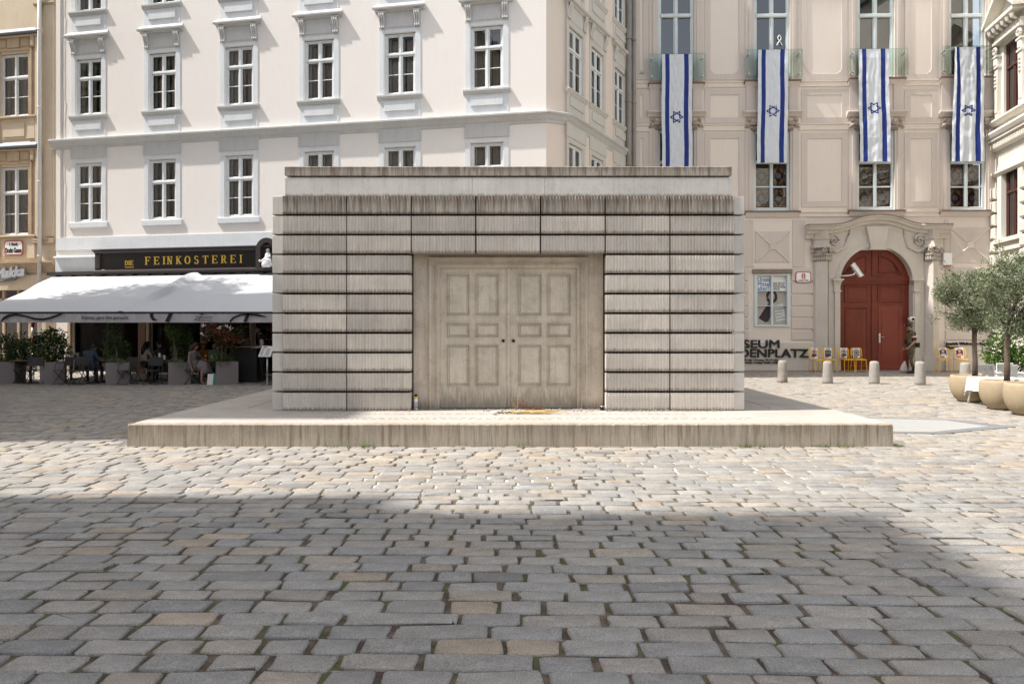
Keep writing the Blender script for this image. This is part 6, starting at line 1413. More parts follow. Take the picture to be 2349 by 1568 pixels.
def wchair(px, Z, rz, label):
    r = empty('woven_chair', (PX(px, Z), Z, 0), rz); tag(r, label, 'chair', 'white woven chairs at the draped table'); s = .86
    q = MB()
    for k in range(9): z = .50 + k * .030; q.bar((-.2, .2, z), (.2, .2, z), .011, n=4)
    for k in range(9): x = -.18 + k * .045; q.bar((x, .2, .48), (x, .2, .76), .009, n=4)
    q.build('backrest', M['weave'], r)
    q = MB(); q.tube([(-.21, .19, .36), (-.215, .2, .6), (-.21, .2, .77), (.21, .2, .77), (.215, .2, .6), (.21, .19, .36)], .014, 6); q.tube([(-.22, .19, .56), (-.24, 0, .57), (-.23, -.18, .54), (-.21, -.2, .36)], .014, 6); q.tube([(.22, .19, .56), (.24, 0, .57), (.23, -.18, .54), (.21, -.2, .36)], .014, 6); q.build('frame', M['white'], r)
    q = MB(); q.cbox(-.21, .21, -.2, .2, .35, .37, .005); q.build('seat', M['weave'], r)
    for a in (-1, 1):
        for b in (-1, 1): q = MB(); q.bar((a * .2, b * .19, .35), (a * .22, b * .23, 0), .013, n=6); q.build('leg', M['white'], r)
wchair(2272, 15.15, R(0), 'white woven armchair behind the draped table, between the olive trunks'); wchair(2322, 15.6, R(8), 'white woven armchair right of the second olive trunk, behind the table'); wchair(2352, 14.9, R(40), 'white woven armchair at the right picture edge')
# yellow chairs with taped posters
def ychair(px, Z, rz):
    r = empty('yellow_chair', (PX(px, Z), Z, 0), rz)
    q = MB(); q.cbox(-.19, .19, -.21, .17, .455, .475, .006); q.box(-.19, .19, -.215, -.205, .44, .465); q.build('seat', M['yellow'], r)
    q = MB(); q.tube([(-.19, .17, .44), (-.195, .20, .62), (-.19, .225, .82), (-.165, .23, .865), (.165, .23, .865), (.19, .225, .82), (.195, .20, .62), (.19, .17, .44)], .0125, 6); q.build('back_frame', M['yellow'], r, smooth=True)
    q = MB()
    for k in range(8):
        if k % 2 == 0: q.box(-.18 + k * .048 - .006, -.18 + k * .048 + .018, .216, .226, .62, .86)
    q.box(-.18, .18, .214, .222, .62, .66); q.box(-.18, .18, .216, .228, .80, .86)
    for z in (.69, .73, .765): q.box(-.18, .18, .217, .222, z, z + .012)
    q.build('backrest', M['yellow'], r)
    for a in (-1, 1):
        for b, y2 in ((-1, -.225), (1, .25)): q = MB(); q.bar((a * .18, b * .18, .455), (a * .2, y2, 0), .0125, n=6); q.build('leg', M['yellow'], r)
    return r
where = ['far left of the portal, its left edge at the museum lettering', 'second from the left, against the left portal pilaster', 'left one of the pair before the left door leaf', 'right one of the pair before the left door leaf', 'left one of the two under the service lettering', 'rightmost, beside the last bollard']
pics = [((.40, .38, .36), (.33, .2, .15), (.03, .03, .035), 'bald man picture'), ((.10, .16, .2), (.3, .17, .12), (.05, .04, .03), 'bearded man in cap picture'), ((.35, .36, .37), (.36, .22, .17), (.05, .05, .06), 'dark-haired man picture'), ((.25, .3, .27), (.12, .08, .07), (.2, .22, .24), 'distant figure picture'), ((.10, .09, .09), (.36, .22, .17), (.6, .6, .6), 'face above a white shirt picture'), ((.06, .035, .03), (.25, .12, .09), (.6, .35, .35), 'dark portrait picture')]
for i, (px, rz, tilt) in enumerate(((1874, 6, 4), (1903, -8, 2), (1942, 3, 1), (1970, -3, -1), (2166, -22, -5), (2205, -18, -3))):
    Z = 25.15 if i not in (0, 1) else 24.95; ch = ychair(px, Z, R(rz)); tag(ch, 'yellow metal chair, ' + where[i], 'chair', 'yellow chairs along the museum house')
    wx, wy = ch.location.x, ch.location.y; c_, s_ = math.cos(R(rz)), math.sin(R(rz)); lx, ly = 0, .19
    pr = empty('portrait_sheet', (wx + lx * c_ - ly * s_, wy + lx * s_ + ly * c_, .68), R(rz)); pr.rotation_euler = (R(-6), R(tilt), R(rz)); b_, f_, c2, lab = pics[i]
    tag(pr, 'sheet with ' + lab + ' on the ' + ('first', 'second', 'third', 'fourth', 'fifth', 'sixth')[i] + ' yellow chair from left', 'poster', 'portrait sheets on the yellow chairs')
    q = MB(); q.box(-.125, .125, 0, .003, -.17, .20); q.build('paper', M['paper'], pr)
    q = MB(); q.box(-.11, .11, -.003, 0, -.11, .125); q.build('picture_ground', mat('picture_ground', b_, .6, .4, 20), pr)
    q = MB(); n = 14; e = [(.037 * math.cos(6.283 * k / n), .035 + .05 * math.sin(6.283 * k / n)) for k in range(n)]; q.prism(e, -.006, -.003); q.build('face', mat('portrait_skin', f_, .6), pr)
    q = MB(); q.prism([(-.10, -.11), (.10, -.11), (.085, -.045), (.03, -.015), (-.03, -.015), (-.085, -.045)], -.0055, -.003); q.prism([(-.04, .05), (.04, .05), (.035, .09), (0, .102), (-.035, .09)], -.0075, -.003); q.build('clothes', mat('portrait_clothes', c2, .6), pr)
    q = MB(); q.box(-.11, .03, -.004, 0, -.155, -.115); [q.box(-.06 + k * .035, -.035 + k * .035, -.002, 0, .145, .175) for k in range(4)]; q.box(-.085, .085, -.002, 0, .135, .141); q.build('red_print', M['red'], pr)
# ---------------------------------------------------------------- cafe terrace
def planter(px, Zc, s, h, rz, label):
    r = empty('planter', (PX(px, Zc), Zc, 0), R(rz)); tag(r, label, 'planter', 'square concrete planters of the cafe'); a = s / 2
    q = MB(); q.box(-a, a, -a, -a + .04, 0, h); q.box(-a, a, a - .04, a, 0, h); q.box(-a, -a + .04, -a + .04, a - .04, 0, h); q.box(a - .04, a, -a + .04, a - .04, 0, h); q.build('walls', M['planter'], r)
    q = MB(); q.box(-a + .04, a - .04, -a + .04, a - .04, .05, h - .05); q.build('soil', M['soil'], r); return r
FL = CH
planter(17, 20.0, .68, .63, 12, 'concrete planter at the left picture edge under the laurel hedge'); planter(123, 19.9, .60, .62, 28, 'concrete planter at the right end of the laurel hedge')
planter(272, 19.65, .60, .62, 26, 'concrete planter with climbing plant and lavender, left of the empty chairs'); planter(412, 19.65, .58, .62, 26, 'concrete planter between the dining groups, under a small standard tree'); planter(520, 19.6, .58, .64, 26, 'concrete planter with red-tipped tree and rosemary next to the shopping bag')
def shrub(name, label, px, Z, blobs, m, n, size, asp, seed, stems=(), cat='shrub', shell=.4):
    r = empty(name, (PX(px, Z), Z, .58)); tag(r, label, cat); leaves('foliage', M[m], r, blobs, n, size, asp, shell=shell, seed=seed)
    q = MB()
    for s_ in (stems or [((0, 0, -.08), (.02, 0, .3), (0, 0, .5))]): q.tube(s_, [.02] * (len(s_) - 1) + [.008], 5)
    q.build('stems', M['bark'], r); return r
shrub('laurel_hedge', 'dark laurel hedge plant at the far left, lower and in shade', 22, 20.0, [(-.2, 0, .35, .5, .35, .45), (.3, 0, .3, .35, .3, .38), (.25, 0, .75, .15, .15, .15)], 'hedge', 2600, .085, .42, 31)
shrub('laurel_hedge', 'taller laurel hedge plant with sunlit top beside the striped pole', 112, 19.95, [(-.45, 0, .35, .35, .3, .40), (0, 0, .45, .42, .35, .48), (.25, 0, .35, .32, .3, .40), (.1, 0, .82, .3, .25, .18)], 'hedge', 3600, .085, .42, 32)
shrub('climbing_plant', 'tall dark climbing plant on thin canes in the third planter', 262, 19.75, [(-.05, 0, .5, .26, .22, .45), (.2, 0, .3, .25, .2, .35), (-.1, 0, 1.0, .16, .14, .2)], 'hedge', 1700, .07, .45, 33, [((0, 0, 0), (.03, 0, .5), (-.02, 0, 1.1)), ((.1, 0, 0), (.16, 0, .4), (.2, 0, .8))])
shrub('lavender', 'grey lavender tuft on the rim of the third planter', 266, 19.45, [(0, 0, .06, .28, .12, .09)], 'olive', 700, .05, .15, 34, cat='plant')
shrub('standard_tree', 'small standard tree with round crown on a bare stem', 399, 19.6, [(0, 0, .95, .22, .2, .22), (.05, 0, .75, .12, .12, .1)], 'hedge', 1100, .06, .45, 35, [((0, 0, -.05), (.01, 0, .4), (-.01, 0, .8), (0, 0, .95))], cat='tree')
shrub('climbing_plant', 'dark leafy plant behind the standard tree', 418, 19.9, [(0, 0, .4, .28, .2, .45), (.15, 0, .75, .15, .15, .2)], 'hedge', 1500, .08, .45, 36)
shrub('lavender', 'grey lavender tuft on the rim of the fourth planter', 403, 19.4, [(0, 0, .06, .25, .12, .09), (.2, -.1, -.04, .1, .08, .1)], 'olive', 600, .05, .15, 37, cat='plant')
shrub('red_tipped_tree', 'round red-tipped tree with white blossoms in the last planter', 516, 19.6, [(0, 0, .92, .46, .36, .36), (-.25, 0, 1.1, .3, .3, .25), (.22, 0, .85, .26, .26, .25), (.05, 0, .55, .22, .2, .15)], 'photinia', 2600, .11, .36, 38, [((0, 0, -.05), (.01, 0, .4), (-.01, 0, .9))], cat='tree')
shrub('rosemary', 'bushy dark rosemary spilling over the last planter', 508, 19.4, [(0, 0, .12, .32, .22, .2), (-.15, -.1, 0, .2, .15, .14)], 'hedge', 1500, .07, .12, 39, cat='plant')
shrub('red_tipped_tree', 'second red-tipped tree behind the waiter at the memorial edge', 640, 21.3, [(0, 0, .7, .32, .3, .5)], 'photinia', 1200, .11, .36, 40, cat='tree')
q = MB()
for x, z in ((-.45, 1.1), (-.5, .86), (0, 1.05), (.18, 1.06), (.3, 1.02)): 
    for k in range(14): q.ball((x + random.gauss(0, .03), -.36, z + random.gauss(0, .03)), .012, 5)
bl_ = [o for o in bpy.data.objects if o.get('label', '').startswith('round red-tipped')][0]; o = q.build('blossoms', M['paper'], bl_)
def folding_chair():
    r = empty('folding_chair'); m_ = M['chairdark']
    q = MB(); q.cbox(-.2, .2, .17, .18, .58, .86, .004); q.build('backrest', m_, r)
    q = MB(); q.cbox(-.2, .2, -.2, .16, .44, .452, .004); q.build('seat', m_, r)
    for s in (-1, 1):
        q = MB(); q.tube([(s * .215, .19, .87), (s * .215, .15, .5), (s * .215, -.2, .0)], .012, 6); q.build('back_leg', m_, r); q = MB(); q.tube([(s * .2, -.2, .45), (s * .2, .22, 0)], .012, 6); q.build('front_leg', m_, r)
        q = MB(); q.tube([(s * .22, .17, .66), (s * .23, -.12, .66), (s * .22, -.14, .45)], .011, 6); q.build('armrest', m_, r)
    q = MB(); q.bar((-.2, .22, .02), (.2, .22, .02), .01); q.bar((-.215, -.18, .02), (.215, -.18, .02), .01); q.build('crossbar', m_, r); return r
fc = folding_chair(); SC = .9
chairs = [(55, 19.75, 168, 'dark folding chair at the far left table, seen from behind'), (86, 19.6, 20, 'dark folding chair right of the far left table'), (146, 19.45, 155, 'empty dark folding chair before the hedge planter'), (181, 19.3, 185, 'dark folding chair beside the man in the blue shirt'), (204, 19.5, 180, 'folding chair under the man in the blue shirt'), (292, 19.35, 160, 'empty dark folding chair right of the third planter'), (352, 19.3, 183, 'empty dark folding chair with its back to the square, centre of the terrace'), (443, 19.55, 100, 'folding chair under the woman in the patterned dress'), (331, 20.65, 185, 'folding chair under the woman in the white top'), (492, 20.3, 190, 'folding chair under the man in the green shirt'), (371, 20.9, 10, 'folding chair under the man in black facing the square')]
for i, (px, Z, rz, lb) in enumerate(chairs):
    c = fc if i == 0 else copy_tree(fc); c.location = (PX(px, Z), Z, 0); c.rotation_euler = (0, 0, R(rz + 180)); c.scale = (SC,) * 3; tag(c, lb, 'chair', 'dark folding chairs on the terrace')
def table():
    r = empty('cafe_table'); q = MB(); q.cbox(-.42, .42, -.34, .34, .72, .745, .006); q.build('tabletop', M['woodtop'], r)
    q = MB(); q.box(-.03, .03, -.03, .03, .03, .72); q.build('column', M['chairdark'], r); q = MB(); q.box(-.26, .26, -.03, .03, 0, .03); q.box(-.03, .03, -.26, .26, .0, .028); q.build('foot', M['chairdark'], r); return r
tb0 = table()
tabs = [(70, 19.95, 'terrace table with small flower pot at the far left'), (163, 21.2, 'terrace table with white flowers, furthest back by the pilaster'), (222, 20.0, 'terrace table between the man in blue and his companion'), (350, 20.05, 'terrace table of the couple in the middle'), (478, 19.95, 'terrace table of the group with the orange drink')]
for i, (px, Z, lb) in enumerate(tabs):
    c = tb0 if i == 0 else copy_tree(tb0); c.location = (PX(px, Z), Z, 0); c.scale = (SC,) * 3; tag(c, lb, 'table', 'wooden topped terrace tables')
TH = .745 * SC + .001
def small(name, lb, cat, px, Z, fn_, mt, z=TH, **k): q = MB(); fn_(q); o = q.build(name, mt, None, (PX(px, Z), Z, z), **k); tag(o, lb, cat); return o
wg = glass_mat('drink_glass', (.8, .82, .82), .8)
o = small('flower_pot', 'small white pot with pink flowers on the far left table', 'flower pot', 81, 19.9, lambda q: q.lathe([(.035, 0), (.05, .09), (.045, .09)], 14), M['white'], smooth=True); q = MB(); [q.ball((random.gauss(0, .02), random.gauss(0, .02), .11), .018, 6) for _ in range(9)]; q.build('blooms', mat('pink_blooms', (.35, .04, .12), .8), o)
small('pepper_mill', 'slim wooden pepper mill on the far left table', 'pepper mill', 67, 19.9, lambda q: q.lathe([(.022, 0), (.018, .05), (.022, .1), (.012, .14), (.02, .17), (.004, .19)], 12), M['woodtop'], smooth=True)
o = small('flower_vase', 'white flowers in a pot on the back table by the pilaster', 'flower pot', 170, 21.1, lambda q: q.lathe([(.03, 0), (.04, .08), (.035, .08)], 12), M['woodtop'], smooth=True); q = MB(); [q.ball((random.gauss(0, .035), random.gauss(0, .03), .12 + random.gauss(0, .015)), .025, 6) for _ in range(12)]; q.build('blooms', M['paper'], o)
small('menu_card', 'white folded menu card standing on the back table', 'menu', 179, 21.1, lambda q: q.box(-.03, .03, -.01, .01, 0, .17), M['paper']); small('menu_card', 'white menu card standing on the table of the middle couple', 'menu', 366, 20.0, lambda q: q.box(-.025, .025, -.01, .01, 0, .2), M['paper'])
small('wine_glass', 'stemmed glass on the table of the middle couple', 'glass', 357, 20.0, lambda q: q.lathe([(.03, 0), (.004, .01), (.004, .08), (.035, .13), (.03, .18)], 12), wg, smooth=True)
small('napkin_holder', 'white napkins in a dark holder on the middle table', 'napkins', 377, 20.1, lambda q: q.box(-.03, .03, -.03, .03, 0, .13), M['paper'])
small('orange_drink', 'orange spritz drink on the table of the group at right', 'glass', 472, 19.8, lambda q: q.lathe([(.03, 0), (.004, .01), (.004, .07), (.04, .11), (.035, .17)], 12), mat('orange_liquid', (.55, .13, .01), .2), smooth=True)
small('yellow_flowers', 'little yellow flowers in a grey pot on the right table', 'flower pot', 486, 19.8, lambda q: (q.lathe([(.035, 0), (.045, .08)], 12), q.ball((0, 0, .11), .045, 8)), mat('pale_blooms', (.4, .36, .16), .8), smooth=True)
small('ketchup_bottle', 'small bottle between the plates on the middle table', 'bottle', 371, 20.15, lambda q: q.lathe([(.025, 0), (.025, .11), (.01, .14), (.01, .17)], 10), M['red'], smooth=True)
# shopping bag
bg_ = empty('shopping_bag', (PX(484, 19.25), 19.25, 0), R(-18)); tag(bg_, 'white paper shopping bag with green side leaning on the planter', 'bag')
q = MB(); q.box(-.10, .10, -.05, .0, 0, .31); q.v = [(x + .02 * (z / .31), y + .02 * (z / .31), z) for x, y, z in q.v]; q.build('bag_front', M['paper'], bg_); q = MB(); q.add([(.102, -.05, 0), (.16, .06, 0), (.18, .08, .30), (.122, -.03, .31)], [(0, 1, 2, 3)]); q.add([(.16, .06, 0), (-.1, .06, 0), (-.08, .08, .3), (.18, .08, .3)], [(0, 1, 2, 3)]); q.build('bag_side', mat('green_paper', (.08, .33, .22), .7), bg_)
# menu stand
ms = empty('menu_stand', (PX(613, 19.2), 19.2, 0)); tag(ms, 'steel menu stand with tilted lit menu board by the memorial corner', 'menu stand')
q = MB(); q.bar((0, 0, 0), (0, 0, .86), .024, n=10); q.build('pole', M['steel'], ms, smooth=True); q = MB(); q.lathe([(.17, 0), (.17, .015), (.03, .02)], 24); q.build('foot', M['steel'], ms)
bd = MB(M=Matrix.Translation((-.03, 0, .95)) @ Matrix.Rotation(R(-22), 4, 'X')); bd.add([(-.21, 0, -.17), (.15, 0, -.17), (.21, 0, .15), (-.13, 0, .17), (-.21, .03, -.17), (.15, .03, -.17), (.21, .03, .15), (-.13, .03, .17)], [(0, 1, 2, 3), (4, 7, 6, 5), (0, 4, 5, 1), (1, 5, 6, 2), (2, 6, 7, 3), (3, 7, 4, 0)]); bd.build('board', M['steel'], ms)
bd = MB(M=Matrix.Translation((-.03, 0, .95)) @ Matrix.Rotation(R(-22), 4, 'X')); bd.add([(-.19, -.004, -.155), (-.04, -.004, -.155), (.02, -.004, .15), (-.12, -.004, .155)], [(0, 1, 2, 3)]); bd.add([(-.025, -.004, -.155), (.135, -.004, -.155), (.19, -.004, .135), (.035, -.004, .15)], [(0, 1, 2, 3)]); bd.build('menu_sheet', M['paper'], ms)
bd = MB(M=Matrix.Translation((-.03, 0, .95)) @ Matrix.Rotation(R(-22), 4, 'X')); 
for k in range(8):
    z = .07 - k * .027; o_ = z * .19; bd.box(-.13 + o_, -.06 + o_, -.007, -.005, z, z + .008); bd.box(.02 + o_, .11 + o_, -.007, -.005, z, z + .008)
bd.build('menu_lines', M['print'], ms); bd = MB(M=Matrix.Translation((-.03, 0, .95)) @ Matrix.Rotation(R(-22), 4, 'X')); bd.box(-.09, .0, -.007, -.005, .10, .135); bd.build('menu_heading', M['red'], ms)
# serving counter with chalkboard, striped pole
ct = empty('counter', (PX(562, 20.4), 20.4, 0)); tag(ct, 'dark high serving counter with pale top where the waiter stands', 'counter')
q = MB(); q.box(-.38, .42, -.2, .2, 0, 1.03); q.build('cabinet', mat('dark_cabinet', (.03, .028, .028), .5, .6, 14), ct); q = MB(); q.cbox(-.46, .50, -.25, .25, 1.03, 1.06, .005); q.build('counter_top', mat('pale_top', (.36, .32, .28), .5), ct)
cb = empty('chalkboard', (PX(564, 20.3), 20.3, 1.061)); tag(cb, 'small framed chalkboard standing on the serving counter', 'chalkboard')
q = MB(); q.box(-.14, .14, 0, .02, 0, .24); q.build('frame', M['woodtop'], cb); q = MB(); q.box(-.12, .12, -.004, 0, .02, .22); q.build('slate', M['black'], cb); q = MB()
for k, s_ in enumerate(('~~ ~~~ ~~', '~~~~ ~~~~', '~~ ~~~~', '~~~ ~~')): fit_text(q, s_, -.10, .10, .17 - k * .045, .05, -.006, .0005, off=.001)
q.build('chalk_marks', mat('chalk', (.5, .5, .48), .9), cb)
sp2 = empty('striped_pole', (PX(75.5, 21.6), 21.6, 0)); tag(sp2, 'thin pole with red and white bands behind the laurel hedge', 'pole')
for k in range(9): q = MB(); q.lathe([(.045, k * .27), (.045, k * .27 + .27)], 12); q.build('band', (M['red'], M['white'])[k % 2] if k > 3 else M['steel'], sp2, smooth=True)
# ---------------------------------------------------------------- people
def skinmesh(verts, edges, radii, root, sub=1):
    me = bpy.data.meshes.new('sk'); me.from_pydata(verts, edges, []); o = bpy.data.objects.new('sk', me); COL.objects.link(o)
    md = o.modifiers.new('s', 'SKIN'); md.use_smooth_shade = True
    for i, r in enumerate(radii): me.skin_vertices[0].data[i].radius = r if hasattr(r, '__len__') else (r, r)
    for d in me.skin_vertices[0].data: d.use_root = False
    me.skin_vertices[0].data[root].use_root = True
    sb = o.modifiers.new('u', 'SUBSURF'); sb.levels = sub; sb.render_levels = sub
    out = bpy.data.meshes.new_from_object(o.evaluated_get(bpy.context.evaluated_depsgraph_get())); bpy.data.objects.remove(o); bpy.data.meshes.remove(me); return out
def person(label, loc, rz, scale, J, mats_, zone, hairfn=None, bulk=1.0, group=None, eyes=True, headrot=(0, 0)):
    """J: joint name -> point (facing -y).  zone: bone -> material slot"""
    V, E, Rr, names = [], [], [], {}
    def v(n, p, r): names[n] = len(V); V.append(tuple(p)); Rr.append(r); return names[n]
    def e(a, b, b_): E.append((names[a], names[b])); bones.append((Vector(V[names[a]]), Vector(V[names[b]]), b_))
    bones = []; b = bulk
    P = {k: Vector(q) for k, q in J.items()}
    v('pelvis', P['pelvis'], (.145 * b, .115 * b)); v('waist', P['pelvis'].lerp(P['chest'], .45), (.125 * b, .10 * b)); v('chest', P['chest'], (.15 * b, .115 * b)); v('neck0', P['chest'].lerp(P['neck'], .75), .075); v('neck', P['neck'], .052)
    e('pelvis', 'waist', 'hips'); e('waist', 'chest', 'torso'); e('chest', 'neck0', 'torso'); e('neck0', 'neck', 'neck')
    hd = P['head']; up = (hd - P['neck']).normalized(); yaw, pitch = headrot; fw = Vector((math.sin(yaw) * math.cos(pitch), -math.cos(yaw) * math.cos(pitch), math.sin(pitch))); sd = fw.cross(up).normalized()
    v('jaw', hd - up * .055 + fw * .012, (.062, .066)); v('skull', hd + up * .02 - fw * .004, (.078, .088)); v('crown', hd + up * .085 - fw * .01, (.058, .066))
    e('neck', 'jaw', 'head'); e('jaw', 'skull', 'head'); e('skull', 'crown', 'head')
    for s, S_ in ((1, 'L'), (-1, 'R')):
        sh = P['sh' + S_]; v('sh' + S_, sh, .062 * b); v('ua' + S_, sh.lerp(P['el' + S_], .4), .05 * b); v('el' + S_, P['el' + S_], .04); v('fa' + S_, P['el' + S_].lerp(P['wr' + S_], .35), .04); v('wr' + S_, P['wr' + S_], .026)
        e('chest', 'sh' + S_, 'torso'); e('sh' + S_, 'ua' + S_, 'upperarm' + S_); e('ua' + S_, 'el' + S_, 'upperarm' + S_); e('el' + S_, 'fa' + S_, 'forearm' + S_); e('fa' + S_, 'wr' + S_, 'forearm' + S_)
        hp = P['hip' + S_]; kn = P['kn' + S_]; an = P['an' + S_]
        v('hip' + S_, hp, .088 * b); v('th' + S_, hp.lerp(kn, .5), .078 * b); v('kn' + S_, kn, .056); v('ca' + S_, kn.lerp(an, .35), .054); v('an' + S_, an, .038); v('to' + S_, P['toe' + S_], (.036, .028)); v('he' + S_, an + Vector((0, 0, -.05)) - (P['toe' + S_] - an).normalized() * .02, .035)
        e('pelvis', 'hip' + S_, 'hips'); e('hip' + S_, 'th' + S_, 'thigh'); e('th' + S_, 'kn' + S_, 'thigh'); e('kn' + S_, 'ca' + S_, 'calf'); e('ca' + S_, 'an' + S_, 'calf'); e('an' + S_, 'he' + S_, 'foot'); e('he' + S_, 'to' + S_, 'foot')
    body_ = skinmesh(V, E, Rr, 0, 1)
    # hands: palm and five fingers, joined into the same mesh
    bm = bmesh.new(); bm.from_mesh(body_); bpy.data.meshes.remove(body_)
    for s, S_ in ((1, 'L'), (-1, 'R')):
        w = P['wr' + S_]; d = (P['hd' + S_] - w).normalized(); n_ = P.get('pn' + S_, Vector((s, 0, 0))); n_ = (n_ - d * n_.dot(d)).normalized(); c = d.cross(n_)
        HV, HE, HR = [tuple(w - d * .03), tuple(w + d * .015), tuple(w + d * .055)], [(0, 1), (1, 2)], [.022, (.026, .018), (.030, .016)]
        for k, (off, L_) in enumerate(((-.030, .062), (-.010, .072), (.010, .068), (.028, .052))):
            i0 = len(HV); b0 = w + d * .085 + c * off; HV += [tuple(b0), tuple(b0 + d * L_ * .5 - n_ * .010), tuple(b0 + d * L_ * .85 - n_ * .035)]; HR += [.0098, .0088, .0075]; HE += [(2, i0), (i0, i0 + 1), (i0 + 1, i0 + 2)]
        i0 = len(HV); HV += [tuple(w + d * .035 - c * .040 - n_ * .008), tuple(w + d * .07 - c * .052 - n_ * .022), tuple(w + d * .092 - c * .050 - n_ * .034)]; HR += [.013, .011, .009]; HE += [(1, i0), (i0, i0 + 1), (i0 + 1, i0 + 2)]
        hm = skinmesh(HV, HE, HR, 1, 1); bm.from_mesh(hm); bpy.data.meshes.remove(hm); bones.append((w, w + d * .18, 'hand'))
    # nose and ears
    def blob(c, r, sc):
        m_ = Matrix((sd, -fw, up)).transposed().to_4x4(); m_.translation = c; bmesh.ops.create_icosphere(bm, subdivisions=2, radius=r, matrix=m_ @ Matrix.Diagonal((*sc, 1)))
    blob(hd + fw * .088 - up * .012, .016, (.75, 1.1, 1.5)); blob(hd + fw * .078 - up * .052, .016, (1.4, .6, .45)); blob(hd + fw * .07 - up * .085, .022, (1.1, .8, .8))
    for s in (-1, 1): blob(hd + sd * s * .080 - up * .008, .022, (.4, .8, 1.3))
    me = bpy.data.meshes.new('body'); bm.to_mesh(me); bm.free()
    for m_ in mats_: me.materials.append(m_)
    for p in me.polygons:
        c = p.center; best = None; bd_ = 9
        for (a, b_, nm) in bones:
            ab_ = b_ - a; t = max(0, min(1, (c - a).dot(ab_) / max(1e-9, ab_.length_squared))); dd = (c - (a + ab_ * t)).length
            if (nm.startswith('forearm') and dd > .058) or (nm.startswith('upperarm') and dd > .082): continue
            dd -= dict(torso=.115, hips=.10, head=.075, neck=.045, thigh=.075, calf=.05).get(nm, .045 if nm[:2] in ('up', 'fo') else .0)
            if dd < bd_: bd_ = dd; best = nm
        if best == 'head' or best == 'neck': mi = 0
        elif best.startswith('forearm') and zone.get('cuff') and (c - P['wr' + best[-1]]).length < .045: mi = 0
        else: mi = zone.get(best, zone.get(best.rstrip('LR'), 0))
        p.material_index = mi; p.use_smooth = True
    r = empty('person', loc, rz); r.scale = (scale,) * 3; tag(r, label, 'person', group)
    bo = bpy.data.objects.new('body', me); COL.objects.link(bo); bo.parent = r; reg(bo, r)
    if eyes:
        for s in (-1, 1): q = MB(); q.ball(tuple(hd + fw * .079 + sd * s * .030 + up * .008), .0105, 8); q.build('eye', M['black'], r, smooth=True)
    if hairfn: hairfn(r, hd, fw, up, sd)
    return r
def orient(q, o, fw, up, sd): m_ = Matrix((sd, -fw, up)).transposed().to_4x4(); m_.translation = o; q.M = m_; return q
def hair(kind, m):
    def f(r, hd, fw, up, sd):
        q = orient(MB(), hd, fw, up, sd)
        if kind == 'short': q.ball((0, .022, .045), .093, 14, (.98, 1.0, .88)); q.ball((0, .05, -.02), .062, 10, (1.05, .7, 1))
        elif kind == 'long':
            q.ball((0, .022, .045), .098, 14, (1, 1.02, .92)); q.tube([(0, .05, .06), (0, .085, -.05), (0, .10, -.2), (.01, .09, -.34)], [.07, .088, .075, .03], 10)
            for s in (-1, 1): q.tube([(s * .06, .01, .07), (s * .085, .01, -.02), (s * .08, .02, -.14)], [.04, .03, .02], 7)
        elif kind == 'bald': q.ball((0, .05, -.035), .055, 10, (1.2, .7, .7))
        q.build('hair', m, r, smooth=True)
    return f
def stand(**k):
    J = dict(pelvis=(0, 0, .95), chest=(0, .0, 1.32), neck=(0, 0, 1.50), head=(0, -.02, 1.62), shL=(.185, 0, 1.40), shR=(-.185, 0, 1.40), elL=(.23, .03, 1.12), elR=(-.23, .03, 1.12), wrL=(.24, -.06, .88), wrR=(-.24, -.06, .88), hdL=(.24, -.08, .76), hdR=(-.24, -.08, .76),
             hipL=(.09, 0, .90), hipR=(-.09, 0, .90), knL=(.10, -.02, .50), knR=(-.10, -.02, .50), anL=(.10, .02, .10), anR=(-.10, .02, .10), toeL=(.12, -.15, .035), toeR=(-.12, -.15, .035)); J.update(k); return J
def sit(**k):
    J = dict(pelvis=(0, .02, .56), chest=(0, -.02, .92), neck=(0, -.05, 1.10), head=(0, -.09, 1.21), shL=(.18, -.02, 1.0), shR=(-.18, -.02, 1.0), elL=(.25, -.12, .76), elR=(-.25, -.12, .76), wrL=(.14, -.34, .78), wrR=(-.14, -.34, .78), hdL=(.08, -.44, .79), hdR=(-.08, -.44, .79),
             hipL=(.09, -.02, .53), hipR=(-.09, -.02, .53), knL=(.12, -.42, .52), knR=(-.12, -.42, .52), anL=(.12, -.40, .10), anR=(-.12, -.40, .10), toeL=(.13, -.56, .035), toeR=(-.13, -.56, .035)); J.update(k); return J
def camo():
    m = bpy.data.materials.new('camouflage_cloth'); m.use_nodes = True; N = m.node_tree.nodes; L = m.node_tree.links; p = N['Principled BSDF']; tc = N.new('ShaderNodeTexCoord'); mp = N.new('ShaderNodeMapping'); mp.inputs['Scale'].default_value = (1, 1, .7); L.new(tc.outputs['Object'], mp.inputs[0])
    n = N.new('ShaderNodeTexNoise'); n.inputs['Scale'].default_value = 15; n.inputs['Detail'].default_value = 3; L.new(mp.outputs[0], n.inputs[0]); c = N.new('ShaderNodeValToRGB'); c.color_ramp.interpolation = 'CONSTANT'; L.new(n.outputs['Fac'], c.inputs[0])
    cr = c.color_ramp; cr.elements[0].color = (.03, .026, .018, 1); cr.elements[1].position = .42; cr.elements[1].color = (.075, .085, .04, 1)
    for ps, cc in ((.50, (.16, .13, .07, 1)), (.56, (.055, .035, .022, 1)), (.61, (.19, .165, .10, 1))): x = cr.elements.new(ps); x.color = cc
    L.new(c.outputs[0], p.inputs['Base Color']); p.inputs['Roughness'].default_value = .9; return m
M['camo'] = camo()
def cl(name, c, **k): return mat(name, c, .85, .25, 8, **k)
